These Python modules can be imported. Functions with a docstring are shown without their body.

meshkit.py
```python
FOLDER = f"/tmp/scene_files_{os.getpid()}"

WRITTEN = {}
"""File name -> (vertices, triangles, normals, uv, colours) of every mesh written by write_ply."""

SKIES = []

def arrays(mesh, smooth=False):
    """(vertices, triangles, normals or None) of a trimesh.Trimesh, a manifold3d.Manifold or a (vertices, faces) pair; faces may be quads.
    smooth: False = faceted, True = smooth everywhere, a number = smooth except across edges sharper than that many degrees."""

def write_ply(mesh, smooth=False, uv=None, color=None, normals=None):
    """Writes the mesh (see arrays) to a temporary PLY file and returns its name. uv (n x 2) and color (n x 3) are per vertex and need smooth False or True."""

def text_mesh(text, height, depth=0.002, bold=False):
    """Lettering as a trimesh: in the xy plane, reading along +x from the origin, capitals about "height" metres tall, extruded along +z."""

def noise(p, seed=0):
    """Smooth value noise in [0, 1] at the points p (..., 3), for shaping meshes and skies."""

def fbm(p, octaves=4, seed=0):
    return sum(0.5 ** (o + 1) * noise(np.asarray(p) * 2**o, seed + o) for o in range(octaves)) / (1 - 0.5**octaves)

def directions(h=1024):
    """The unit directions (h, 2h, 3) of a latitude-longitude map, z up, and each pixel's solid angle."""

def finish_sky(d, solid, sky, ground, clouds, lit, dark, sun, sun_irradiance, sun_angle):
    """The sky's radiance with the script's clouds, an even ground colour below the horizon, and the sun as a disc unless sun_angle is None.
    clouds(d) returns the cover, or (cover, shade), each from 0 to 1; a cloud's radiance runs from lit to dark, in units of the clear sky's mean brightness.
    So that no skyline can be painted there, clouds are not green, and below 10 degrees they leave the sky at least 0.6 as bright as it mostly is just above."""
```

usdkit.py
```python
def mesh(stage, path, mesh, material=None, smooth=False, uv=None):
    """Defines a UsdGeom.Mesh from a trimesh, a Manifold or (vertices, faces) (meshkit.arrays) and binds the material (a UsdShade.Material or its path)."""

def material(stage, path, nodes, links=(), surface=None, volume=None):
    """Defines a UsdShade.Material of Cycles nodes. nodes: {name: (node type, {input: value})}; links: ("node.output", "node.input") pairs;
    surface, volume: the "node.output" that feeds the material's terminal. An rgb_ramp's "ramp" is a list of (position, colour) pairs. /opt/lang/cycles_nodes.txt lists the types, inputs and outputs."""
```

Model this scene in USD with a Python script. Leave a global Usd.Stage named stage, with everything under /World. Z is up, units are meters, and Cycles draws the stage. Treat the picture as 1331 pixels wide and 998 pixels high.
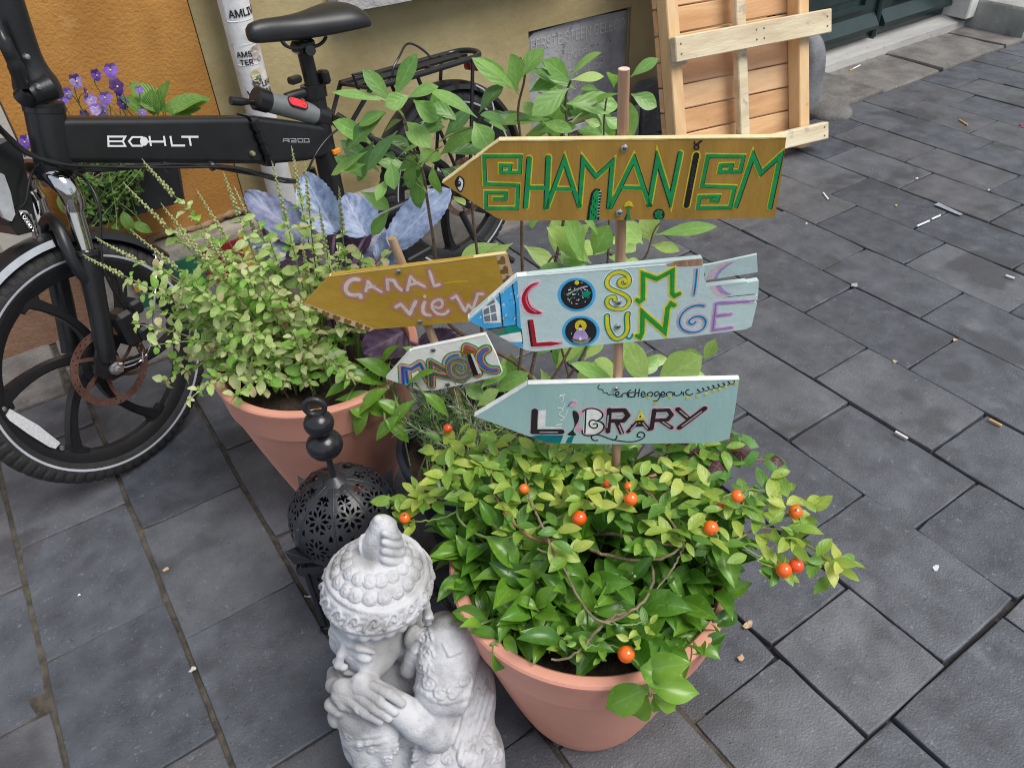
import math, random
import numpy as np, trimesh, manifold3d, shapely
from shapely.geometry import LineString, Polygon, Point, MultiPolygon
from shapely.ops import unary_union
from shapely import affinity
import usdkit, meshkit
from pxr import Usd, UsdGeom, UsdLux, UsdShade, Gf, Sdf

stage = Usd.Stage.CreateInMemory()
UsdGeom.SetStageUpAxis(stage, UsdGeom.Tokens.z); UsdGeom.SetStageMetersPerUnit(stage, 1.0)
world = UsdGeom.Xform.Define(stage, '/World'); stage.SetDefaultPrim(world.GetPrim())
UsdGeom.Scope.Define(stage, '/World/Looks')
rng = np.random.default_rng(7); random.seed(7)

# ---------------------------------------------------------------- camera
CAM_H, FPX, PITCH, ROLL, YAW = 1.18, 1003.2, math.radians(39.4354), math.radians(-3.2733), math.radians(32.318)
_fwd = np.array([math.sin(YAW)*math.cos(PITCH), math.cos(YAW)*math.cos(PITCH), -math.sin(PITCH)])
_r0 = np.array([math.cos(YAW), -math.sin(YAW), 0]); _u0 = np.cross(_r0, _fwd)
CR = math.cos(ROLL)*_r0 + math.sin(ROLL)*_u0; CU = -math.sin(ROLL)*_r0 + math.cos(ROLL)*_u0
EYE = np.array([0, 0, CAM_H])
cam = UsdGeom.Camera.Define(stage, '/World/camera')
m = np.eye(4); m[0, :3], m[1, :3], m[2, :3], m[3, :3] = CR, CU, -_fwd, EYE
cam.AddTransformOp().Set(Gf.Matrix4d(*m.ravel().tolist()))
cam.CreateHorizontalApertureAttr(36.0); cam.CreateVerticalApertureAttr(36.0*767/1024)
cam.CreateFocalLengthAttr(FPX/1331*36.0); cam.CreateClippingRangeAttr(Gf.Vec2f(0.02, 1000))
cam.CreateFStopAttr(0.0)
cam.CreateExposureAttr(1.15)

# ---------------------------------------------------------------- light: soft overcast day in a narrow street
SUN_EL, SUN_AZ = math.radians(58), math.radians(150)      # azimuth = atan2(x, y) of the direction towards the sun
usdkit.material(stage, '/World/Looks/sky_look', {
    'sky': ('sky_texture', {'sky_type': 'single_scattering', 'sun_disc': False, 'sun_elevation': SUN_EL, 'sun_rotation': SUN_AZ, 'altitude': 10.0, 'aerosol_density': 2.0}),
    'tc': ('texture_coordinate', {}),
    'cl': ('noise_texture', {'scale': 2.2, 'detail': 5.0, 'roughness': 0.55}),
    'cov': ('rgb_ramp', {'ramp': [(0.25, (0.55,)*3), (0.7, (0.95,)*3)]}),

    'mx': ('mix_color', {'use_clamp_result': False, 'b': (4.15, 4.5, 5.05)}),
    'bg': ('background_shader', {'strength': 0.075})},
    [('tc.generated', 'cl.vector'), ('cl.fac', 'cov.fac'), ('cov.color', 'mx.fac'), ('sky.color', 'mx.a'), ('mx.result', 'bg.color')], surface='bg.background')
dome = UsdLux.DomeLight.Define(stage, '/World/sky'); dome.CreateIntensityAttr(1.0)
UsdShade.MaterialBindingAPI.Apply(dome.GetPrim()).Bind(UsdShade.Material.Get(stage, '/World/Looks/sky_look'))
sun = UsdLux.DistantLight.Define(stage, '/World/sun')
sun.CreateIntensityAttr(0.42); sun.CreateAngleAttr(35.0); sun.CreateColorAttr(Gf.Vec3f(1.0, 0.96, 0.9)); sun.CreateNormalizeAttr(True)
sun.AddRotateXYZOp().Set(Gf.Vec3f(math.degrees(math.pi/2 - SUN_EL), 0, 180 - math.degrees(SUN_AZ)))

# ---------------------------------------------------------------- points on real surfaces, read off the calibrated view
def ray(px, py):
    return CR*(px-665.5)/FPX - CU*(py-499)/FPX + _fwd
def onz(px, py, z=0.0):
    d = ray(px, py); return EYE + d*(z-CAM_H)/d[2]
def ony(px, py, y):
    d = ray(px, py); return EYE + d*y/d[1]
HD = np.array([math.sin(YAW), math.cos(YAW), 0]); SD = _r0.copy(); ZU = np.array([0, 0, 1.0])
def ond(px, py, dist):                                     # on the upright plane this far ahead of the photographer
    d = ray(px, py); return EYE + d*dist/(d@HD)
class Plane:
    """An upright or leaning plane with axes e (along), u (up), n (towards the street)."""
    def __init__(self, o, e, u):
        self.o = np.array(o, float); self.e = np.array(e, float)/np.linalg.norm(e)
        u = np.array(u, float); u -= self.e*(u@self.e); self.u = u/np.linalg.norm(u); self.n = np.cross(self.e, self.u)
    def loc(self, px, py, w=0.0):
        d = ray(px, py); p0 = self.o + self.n*w
        g = EYE + d*((p0-EYE)@self.n)/(d@self.n) - self.o
        return np.array([g@self.e, g@self.u])
    def pt(self, a, b, w=0.0):
        return self.o + self.e*a + self.u*b + self.n*w
    def pts(self, arr, w=0.0):
        arr = np.asarray(arr, float)
        return self.o + arr[:, :1]*self.e + arr[:, 1:2]*self.u + self.n*(arr[:, 2:3] if arr.shape[1] > 2 else w)

# ---------------------------------------------------------------- prims
used = {}
def unique(parent, name):
    k = used.setdefault((parent, name), 0); used[(parent, name)] += 1
    return f'{parent}/{name}' if k == 0 else f'{parent}/{name}_{k:03d}'
origins = {}
def tag(prim, label=None, cat=None, group=None, kind=None):
    p = prim.GetPrim() if hasattr(prim, 'GetPrim') else stage.GetPrimAtPath(prim)
    for k, v in (('label', label), ('category', cat), ('group', group), ('kind', kind)):
        if v: p.SetCustomDataByKey(k, v)
    return p
def thing(name, label, cat, loc=(0, 0, 0), group=None, kind=None):
    path = unique('/World', name)
    x = UsdGeom.Xform.Define(stage, path); x.AddTranslateOp().Set(Gf.Vec3d(*map(float, loc)))
    origins[path] = np.array(loc, float); tag(x, label, cat, group, kind)
    return path
def origin_of(path):
    while path not in origins:
        path = path.rsplit('/', 1)[0]
        if path in ('/World', ''): return np.zeros(3)
    return origins[path]
def put(parent, name, mesh, mat, smooth=30, uv=None, label=None, kind=None):
    """One mesh prim in world coordinates under its thing."""
    path = unique(parent, name)
    if hasattr(mesh, 'to_mesh'):
        mm = mesh.to_mesh(); mesh = (mm.vert_properties[:, :3], mm.tri_verts)
    if isinstance(mesh, trimesh.Trimesh): mesh = (np.array(mesh.vertices), np.array(mesh.faces))
    v, f = mesh
    g = usdkit.mesh(stage, path, (np.asarray(v)-origin_of(parent), f), mat, smooth=smooth, uv=uv)
    if label: g.GetPrim().SetCustomDataByKey('label', label)
    if kind: g.GetPrim().SetCustomDataByKey('kind', kind)
    return path
def solo(name, mesh, mat, label, cat, group=None, kind=None, smooth=30, uv=None):
    p = put('/World', name, mesh, mat, smooth, uv); tag(p, label, cat, group, kind); return p
def dup(src, loc, label, rotz=0.0, group=None, name=None):
    sp = stage.GetPrimAtPath(src); base = name or src.split('/')[-1]
    path = unique('/World', base)
    x = UsdGeom.Xform.Define(stage, path)
    x.GetPrim().GetReferences().AddInternalReference(src)
    x.ClearXformOpOrder()
    x.AddTranslateOp().Set(Gf.Vec3d(*map(float, loc)))
    if rotz: x.AddRotateZOp().Set(math.degrees(rotz))
    d = sp.GetCustomData(); tag(x, label, d.get('category'), group or d.get('group'))
    x.GetPrim().SetInstanceable(True)
    return path

# ---------------------------------------------------------------- meshes
def cat(*ms):
    V, F, n = [], [], 0
    for v, f in ms:
        v = np.asarray(v, float); f = np.asarray(f, int)
        if f.shape[1] == 4: f = np.vstack([f[:, [0, 1, 2]], f[:, [0, 2, 3]]])
        V.append(v); F.append(f+n); n += len(v)
    return np.vstack(V), np.vstack(F)
def tm(t): return np.array(t.vertices), np.array(t.faces)
def grid_faces(r, c, wrap=False):
    i, j = np.meshgrid(np.arange(r-1), np.arange(c if wrap else c-1), indexing='ij')
    j2 = (j+1) % c
    return np.stack([i*c+j, i*c+j2, (i+1)*c+j2, (i+1)*c+j], -1).reshape(-1, 4)
def tube(pts, rad, sides=10, caps=True, flat=None):
    p = np.asarray(pts, float); n = len(p)
    rad = np.broadcast_to(np.asarray(rad, float), (n,))
    t = np.gradient(p, axis=0); t /= np.linalg.norm(t, axis=1, keepdims=True)+1e-12
    a = np.cross(t[0], [0, 0, 1.0] if abs(t[0][2]) < .9 else [1.0, 0, 0]); a /= np.linalg.norm(a)
    A = []
    for k in range(n):
        a = a - t[k]*(a@t[k]); a /= np.linalg.norm(a)+1e-12; A.append(a)
    A = np.array(A); B = np.cross(t, A); ang = np.arange(sides)*2*np.pi/sides
    v = p[:, None] + rad[:, None, None]*(np.cos(ang)[None, :, None]*A[:, None]+np.sin(ang)[None, :, None]*B[:, None])
    v = v.reshape(-1, 3); f = grid_faces(n, sides, True); f = np.vstack([f[:, [0, 1, 2]], f[:, [0, 2, 3]]])
    if caps:
        v = np.vstack([v, p[:1], p[-1:]]); k = np.arange(sides); k2 = (k+1) % sides
        f = np.vstack([f, np.stack([np.full(sides, len(v)-2), k2, k], 1), np.stack([np.full(sides, len(v)-1), (n-1)*sides+k, (n-1)*sides+k2], 1)])
    return v, f[:, ::-1]
def smooth_path(pts, n=24):
    from scipy.interpolate import CubicSpline
    p = np.asarray(pts, float); d = np.r_[0, np.cumsum(np.linalg.norm(np.diff(p, axis=0), axis=1))]
    if len(p) < 3: return np.linspace(p[0], p[-1], n)
    return CubicSpline(d, p)(np.linspace(0, d[-1], n))
def revolve(profile, center, axis, sides=48, start=None, arc=None):
    """profile: (radius, height along axis); a closed band if the first point equals the last."""
    pr = np.asarray(profile, float); axis = np.asarray(axis, float)/np.linalg.norm(axis)
    a = np.cross(axis, [0, 0, 1.0] if abs(axis[2]) < .9 else [1.0, 0, 0]) if start is None else np.asarray(start, float)
    a = a - axis*(a@axis); a /= np.linalg.norm(a); b = np.cross(axis, a)
    ang = np.arange(sides)*2*np.pi/sides if arc is None else np.linspace(arc[0], arc[1], sides)
    d = np.cos(ang)[:, None]*a + np.sin(ang)[:, None]*b
    v = np.asarray(center, float) + pr[:, None, :1]*d[None] + pr[:, None, 1:2]*axis
    return v.reshape(-1, 3), grid_faces(len(pr), sides, arc is None)
def box(center, size, axes=None, bevel=0.0):
    s = np.asarray(size, float)/2
    if bevel > 0:
        pts = np.array([[sx*(s[0]-bevel*(k != 0)), sy*(s[1]-bevel*(k != 1)), sz*(s[2]-bevel*(k != 2))] for k in range(3) for sx in (-1, 1) for sy in (-1, 1) for sz in (-1, 1)])
        v, f = tm(trimesh.Trimesh(pts).convex_hull)
    else: v, f = tm(trimesh.creation.box(2*s))
    ax = np.eye(3) if axes is None else np.array(axes)
    return np.asarray(center, float) + v@ax, f
def hull(pts): return tm(trimesh.Trimesh(np.asarray(pts, float)).convex_hull)
def slab_poly(poly, pl, w0, w1):
    """A 2D outline in a plane's axes, extruded from w0 to w1 along its normal."""
    out = []
    for g in getattr(poly, 'geoms', [poly]):
        if g.is_empty or g.area < 1e-9: continue
        t = trimesh.creation.extrude_polygon(g, w1-w0, engine='earcut')
        v = np.array(t.vertices); out.append((pl.pts(np.c_[v[:, :2], v[:, 2]+w0]), np.array(t.faces)))
    return cat(*out)
def ico(c, r, sub=2, scale=(1, 1, 1)):
    t = trimesh.creation.icosphere(sub, 1.0); return np.asarray(c)+np.array(t.vertices)*np.asarray(scale)*r, np.array(t.faces)

# ---------------------------------------------------------------- materials
mats = {}
def M(name, c1, c2=None, scale=12.0, detail=5.0, rough=.6, bump=0.0, bscale=90.0, metallic=0.0, spec=.5, ramp=(.35, .65), spots=None, rough2=None, stretch=None, coat=0.0, distort=0.0, extra_bump=None):
    if name in mats: return mats[name]
    n = {'g': ('geometry', {}), 'p': ('principled_bsdf', {'roughness': rough, 'metallic': metallic, 'specular_ior_level': spec, 'coat_weight': coat, 'coat_roughness': .15})}
    l = []; pos = 'g.position'
    if stretch is not None:
        n['map'] = ('mapping', {'scale': stretch[:3], 'rotation': stretch[3] if len(stretch) > 3 else (0, 0, 0)}); l.append((pos, 'map.vector')); pos = 'map.vector'
    if c2 is None: n['p'][1]['base_color'] = c1
    else:
        n['n1'] = ('noise_texture', {'scale': scale, 'detail': detail, 'roughness': .6, 'distortion': distort})
        n['r1'] = ('rgb_ramp', {'ramp': [(ramp[0], c1), (ramp[1], c2)]})
        l += [(pos, 'n1.vector'), ('n1.fac', 'r1.fac')]
        last = 'r1.color'
        for k, (sc, thr, col, amt) in enumerate(spots or ()):
            n[f's{k}'] = ('noise_texture', {'scale': sc, 'detail': 3.0, 'roughness': .6})
            n[f't{k}'] = ('rgb_ramp', {'ramp': [(thr, (0, 0, 0)), (min(thr+.07, 1), (amt,)*3)]})
            n[f'x{k}'] = ('mix_color', {'b': col})
            l += [('g.position', f's{k}.vector'), (f's{k}.fac', f't{k}.fac'), (f't{k}.color', f'x{k}.fac'), (last, f'x{k}.a')]
            last = f'x{k}.result'
        l.append((last, 'p.base_color'))
        if rough2 is not None:
            n['rr'] = ('map_range', {'from_min': .3, 'from_max': .7, 'to_min': rough, 'to_max': rough2}); l += [('n1.fac', 'rr.value'), ('rr.result', 'p.roughness')]
    if bump:
        n['n2'] = ('noise_texture', {'scale': bscale, 'detail': 4.0, 'roughness': .6})
        n['b'] = ('bump', {'strength': min(1.0, bump), 'distance': .003 if bump <= 1 else .003*bump})
        l += [(pos, 'n2.vector'), ('n2.fac', 'b.height'), ('b.normal', 'p.normal')]
    mats[name] = usdkit.material(stage, '/World/Looks/'+name, n, l, surface='p.BSDF')
    return mats[name]
def leaf_mat(name, base, dark, light, rib, rough=.4, trans=.35, nscale=9.0, vein=9.0, edge=None, spec=.5, bump=.5, center=None, veins=.16):
    """Leaf: uv u along the blade (0..1), v across (-1..1 stored as 0..1)."""
    if name in mats: return mats[name]
    n = {'g': ('geometry', {}), 'tc': ('texture_coordinate', {}), 'sx': ('separate_xyz', {}),
         'n1': ('noise_texture', {'scale': nscale, 'detail': 3.0, 'roughness': .6}), 'r1': ('rgb_ramp', {'ramp': [(.3, dark), (.5, base), (.72, light)]}),
         'v1': ('math', {'math_type': 'multiply_add', 'value2': 2.0, 'value3': -1.0}), 'va': ('math', {'math_type': 'absolute'}),
         'rib': ('rgb_ramp', {'ramp': [(0.0, (.75,)*3), (.07, (.0,)*3)]}), 'mr': ('mix_color', {'b': rib}),
         'k': ('math', {'math_type': 'multiply_add', 'value2': -.45}), 'kk': ('math', {'math_type': 'multiply', 'value2': vein*6.283}), 'sn': ('math', {'math_type': 'sine'}),
         'sr': ('rgb_ramp', {'ramp': [(.86, (0,)*3), (1.0, (veins,)*3)]}), 'mv': ('mix_color', {'b': rib}),
         'hgt': ('math', {'math_type': 'multiply_add', 'value2': -.5, 'value3': .5}),
         'b': ('bump', {'strength': bump, 'distance': .0012}),
         'p': ('principled_bsdf', {'roughness': rough, 'specular_ior_level': spec}), 'tr': ('translucent_bsdf', {}), 'mxs': ('mix_closure', {'fac': trans}),
         'hs': ('hsv', {'saturation': 1.15, 'value': 1.6})}
    l = [('g.position', 'n1.vector'), ('n1.fac', 'r1.fac'), ('tc.UV', 'sx.vector'), ('sx.y', 'v1.value1'), ('v1.value', 'va.value1'),
         ('va.value', 'rib.fac'), ('rib.color', 'mr.fac'), ('va.value', 'k.value1'), ('sx.x', 'k.value3'), ('k.value', 'kk.value1'), ('kk.value', 'sn.value1'),
         ('sn.value', 'sr.fac'), ('sr.color', 'mv.fac'), ('sn.value', 'hgt.value1'), ('hgt.value', 'b.height'), ('b.normal', 'p.normal')]
    n['n3'] = ('noise_texture', {'scale': 130.0, 'detail': 3.0, 'roughness': .6}); n['r3'] = ('rgb_ramp', {'ramp': [(.52, (0, 0, 0)), (.72, (.5,)*3)]}); n['m3'] = ('mix_color', {'b': tuple(np.array(light)*.9+np.array(rib)*.2)})
    l += [('g.position', 'n3.vector'), ('n3.fac', 'r3.fac'), ('r3.color', 'm3.fac'), ('r1.color', 'm3.a')]
    last = 'm3.result'
    if edge is not None:
        n['ed'] = ('rgb_ramp', {'ramp': [(edge[1], (0,)*3), (min(edge[1]+.3, 1.0), (edge[2],)*3)]}); n['me'] = ('mix_color', {'b': edge[0]})
        l += [('va.value', 'ed.fac'), ('ed.color', 'me.fac'), (last, 'me.a')]; last = 'me.result'
    if center is not None:
        n['ce'] = ('rgb_ramp', {'ramp': [(center[1], (1,)*3), (center[1]+.08, (0,)*3)]}); n['mc'] = ('mix_color', {'b': center[0]})
        l += [('sx.x', 'ce.fac'), ('ce.color', 'mc.fac'), (last, 'mc.a')]; last = 'mc.result'
    l += [(last, 'mv.a'), ('mv.result', 'mr.a'), ('mr.result', 'p.base_color'), ('mr.result', 'hs.color'), ('hs.color', 'tr.color'), ('p.BSDF', 'mxs.closure1'), ('tr.BSDF', 'mxs.closure2')]
    mats[name] = usdkit.material(stage, '/World/Looks/'+name, n, l, surface='mxs.closure')
    return mats[name]
# ================================================================= THE SETTING: paving
WALL_Y, PLINTH_Y, STRIP_Y = 2.19, 2.13, 1.845
sand = M('joint_sand', (.035, .03, .025), (.10, .085, .065), scale=40, rough=.95, bump=1, bscale=300, spots=[(9, .62, (.05, .075, .02), .7)])
sand2 = M('joint_dirt', (.016, .014, .013), (.05, .043, .036), scale=30, rough=.95, bump=1, bscale=300)
ground = thing('ground', 'sandy bed under the paving', None, kind='structure')
gx = np.array([[-40, -40, -.013], [40, -40, -.013], [40, 12, -.013], [-40, 12, -.013]], float)
put(ground, 'joint_bed', (gx, np.array([[0, 1, 2, 3]])), sand2, smooth=False)
put(ground, 'joint_sand', (np.array([[-3, -1, -.0045], [.5, -1, -.0045], [.62, 2.2, -.0045], [-3, 2.2, -.0045]], float), np.array([[0, 1, 2, 3]])), sand, smooth=False)
slab_mats = [M(f'slate_{k}', c1, c2, scale=sc, detail=8, rough=.60, rough2=.38, bump=.55, bscale=260, ramp=(.3, .72), spec=.55,
               spots=[(260, .64, (.27, .28, .31), .5), (75, .64, (.20, .21, .25), .45), (4, .56, (.040, .040, .046), .7), (140, .64, (.025, .025, .03), .8), (9, .64, (.17, .175, .19), .3)])
             for k, (c1, c2, sc) in enumerate([((.043, .048, .058), (.105, .113, .133), 14), ((.056, .061, .072), (.130, .137, .154), 10), ((.035, .039, .049), (.088, .096, .115), 18), ((.053, .055, .062), (.122, .124, .137), 12)])]
def paver(x0, x1, y0, y1, z, r, tilt=None, bev=.0026, depth=.03, chip=.8):
    """One stone: worn uneven rim, rounded arris, slightly hollow top."""
    w, h = x1-x0, y1-y0; nx, ny = 5, 7
    per = [(x0+w*i/nx, y0) for i in range(nx)] + [(x1, y0+h*i/ny) for i in range(ny)] + [(x1-w*i/nx, y1) for i in range(nx)] + [(x0, y1-h*i/ny) for i in range(ny)]
    P = np.array(per); C = np.array([(x0+x1)/2, (y0+y1)/2]); n = len(P)
    inw = np.sign(C-P)*((np.abs(C-P) > .98*np.array([w, h])/2))
    wob = r.uniform(0, .0015*chip, n); P = P + inw*wob[:, None]
    for c in (0, nx, nx+ny, 2*nx+ny): P[c] += (np.sign(C-P[c]))*r.uniform(.0005, .0035*chip)
    tx, ty = tilt if tilt is not None else (r.normal(0, .006), r.normal(0, .006))
    def zz(Q): return z + (Q[:, 0]-C[0])*tx + (Q[:, 1]-C[1])*ty
    b = bev*r.uniform(.6, 1.5, n)[:, None]
    r0 = np.c_[P, zz(P)-depth]; r1 = np.c_[P, zz(P)-b[:, 0]*.9]; Q = P+inw*b*.35; r2 = np.c_[Q, zz(Q)-b[:, 0]*.3]; Q = P+inw*b*1.3; r3 = np.c_[Q, zz(Q)+r.uniform(-.0006, .0004, n)]
    v = np.vstack([r0, r1, r2, r3, [[C[0], C[1], z-.0004]]]); f = grid_faces(4, n, True); f = np.vstack([f[:, [0, 1, 2]], f[:, [0, 2, 3]]])
    k = np.arange(n); f = np.vstack([f, np.stack([3*n+k, 3*n+(k+1) % n, np.full(n, 4*n)], 1)])
    return v, f
paving = thing('paving', 'dark grey slate pavers laid in staggered rows', None, kind='structure')
S_ = CAM_H/1.55
cols = [(-1.76, .088), (-1.49, .22), (-1.22, .088), (-.95, .25), (-.67, .088), (-.40, .22), (-.12, .09), (.16, .25), (.425, .19), (.685, .47-.4), (.948, .095), (1.212, .253), (1.488, .108), (1.763, .242), (2.03, .1), (2.304, .24), (2.563, .08), (2.832, .22), (3.102, .07), (3.352, .22), (3.606, .09)]
cols += [(3.606+.258*k, .22 if k % 2 else .09) for k in range(1, 16)]
prng = np.random.default_rng(11); stones = []
for (xa, off), (xb, _) in zip(cols[:-1], cols[1:]):
    j = off - .4*3
    while j < 2.43:
        y0, y1 = max(j, .247 if xa > .6 else j), min(j+.4, STRIP_Y/S_)
        if y1-y0 > .03 and y1 > -.3: stones.append((xa*S_, xb*S_, y0*S_, y1*S_))
        j += .4
for k in range(-1, 12):                                    # the row laid the other way, near corner
    xa = (.62+.4*k)*S_
    if k >= 0: stones += [(xa, xa+.4*S_, -.02*S_, .247*S_), (xa-.2*S_, xa+.2*S_, -.29*S_, -.02*S_)]
for k, (x0, x1, y0, y1) in enumerate(stones):
    gap = .0017*prng.uniform(.7, 1.5) if x0 > .55 else .0040
    put(paving, 'slab', paver(x0+gap, x1-gap*.7, y0+.0008, y1-.0008, prng.normal(0, .0013), prng), slab_mats[prng.integers(4)], smooth=13)
# worn stone strip against the house fronts
strip_m = M('strip_stone', (.10, .092, .088), (.19, .178, .168), scale=9, detail=8, rough=.75, bump=1.2, bscale=110, spots=[(60, .64, (.28, .27, .25), .5), (5, .58, (.08, .07, .065), .7)])
strip = thing('stone_strip', 'worn brownish stone strip along the house fronts', None, kind='structure')
for xa, xb in [(-2.2, -1.1), (-1.1, -.12), (-.12, .62), (.62, 1.4), (1.4, 2.1), (2.1, 2.62), (2.62, 3.1), (3.1, 3.52), (3.52, 4.02), (4.02, 4.6), (4.6, 5.3), (5.3, 6.2)]:
    put(strip, 'slab', paver(xa+.004, xb-.002, STRIP_Y+.008, WALL_Y+.3, .006+prng.normal(0, .002), prng, bev=.012, chip=3), strip_m, smooth=40)

# ================================================================= house fronts
stucco_o = M('orange_stucco', (.36, .160, .032), (.47, .228, .055), scale=5, detail=6, rough=.9, bump=.85, bscale=120, spots=[(3, .60, (.31, .135, .028), .6), (55, .72, (.10, .05, .02), .6), (8, .64, (.50, .27, .09), .5)])
stucco_g = M('olive_plaster', (.31, .245, .115), (.42, .345, .18), scale=4, detail=7, rough=.7, bump=.7, bscale=45, spots=[(2.5, .6, (.18, .14, .06), .6), (30, .74, (.6, .55, .4), .5), (90, .76, (.06, .05, .03), .6)])
plinth_m = M('plinth_stone', (.27, .235, .19), (.42, .385, .33), scale=7, detail=7, rough=.85, bump=1.3, bscale=60, spots=[(6, .58, (.13, .11, .09), .7)])
bluestone = M('bluestone', (.10, .105, .115), (.20, .205, .215), scale=8, detail=7, rough=.6, bump=.8, bscale=80, spots=[(70, .66, (.33, .33, .33), .5), (4, .6, (.07, .07, .075), .6)])
def rough_wall(x0, x1, z0, z1, y, thick, r, amp=.0025, step=.06):
    nx, nz = max(2, int((x1-x0)/step)), max(2, int(min(z1, 1.2)/step))
    xs = np.linspace(x0, x1, nx+1); zs = np.r_[np.linspace(z0, min(z1, 1.2), nz+1), [z1]] if z1 > 1.2 else np.linspace(z0, z1, nz+1)
    X, Z = np.meshgrid(xs, zs); p = np.stack([X, np.full_like(X, y), Z], -1)
    p[..., 1] += amp*(meshkit.fbm(p*7, 3, seed=3)-.5)*2
    v = p.reshape(-1, 3); f = grid_faces(len(zs), len(xs))
    back = box(((x0+x1)/2, y+thick/2+.01, (z0+z1)/2), (x1-x0, thick, z1-z0))
    return cat((v, f), back)
seam = .5*(ony(245, 0, WALL_Y)[0]+ony(312, 250, WALL_Y)[0])
oleft = ony(28, 190, WALL_Y)[0]
house = thing('orange_house_front', 'orange rough stucco house wall behind the front of the bicycle', 'wall', (0, WALL_Y, 0))
put(house, 'stucco', rough_wall(oleft, seam, .165, 6.5, WALL_Y, .3, rng, .004), stucco_o, smooth=60)
pl_v = paver(oleft-.02, seam+.015, PLINTH_Y-.004, WALL_Y+.1, .15, np.random.default_rng(3), bev=.02, depth=.15, chip=4, tilt=(0, 0))
put(house, 'plinth', pl_v, plinth_m, smooth=40)
put(house, 'worn_edge', tube([(x, WALL_Y-.002, .162+.006*math.sin(x*31)) for x in np.linspace(oleft, seam, 30)], [.009+.003*math.sin(k*2.7) for k in range(30)], 6), M('bare_render', (.20, .105, .04), (.34, .24, .15), scale=20, rough=.95, bump=1, bscale=90), smooth=60)
red_p = M('dark_red_paint', (.20, .012, .016), (.27, .02, .022), scale=14, rough=.5, spots=[(35, .7, (.02, .08, .03), .8)])
gold_p = M('ochre_paint', (.42, .24, .03), (.55, .33, .06), scale=14, rough=.5)
green_p = M('bottle_green_paint', (.012, .10, .06), (.02, .15, .09), scale=14, rough=.5)
white_p = M('cream_paint', (.6, .57, .5), (.72, .68, .6), scale=14, rough=.6)
pf = Plane((0, PLINTH_Y-.006, 0), (1, 0, 0), (0, 0, 1))
def patch(x0, x1, z0, z1, m, lab, w=.0):
    put(house, 'painted_panel', slab_poly(Polygon([(x0, z0), (x1, z0), (x1, z1), (x0, z1)]), pf, w, w+.008), m, smooth=False, label=lab)
rx0, rx1 = pf.loc(266, 320)[0], pf.loc(308, 310)[0]
patch(rx0-.02, rx1, .005, .118, red_p, 'dark red painted panel on the plinth')
patch(rx1+.004, rx1+.03, .005, .125, gold_p, 'ochre painted panel beside the red one')
patch(rx0-.13, rx0-.026, .004, .11, green_p, 'green painted panel on the plinth')
patch(rx0-.21, rx0-.136, .004, .055, green_p, 'small green painted panel behind the front wheel')
patch(rx0-.215, rx0-.131, .06, .115, gold_p, 'ochre painted panel behind the front wheel')
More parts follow.
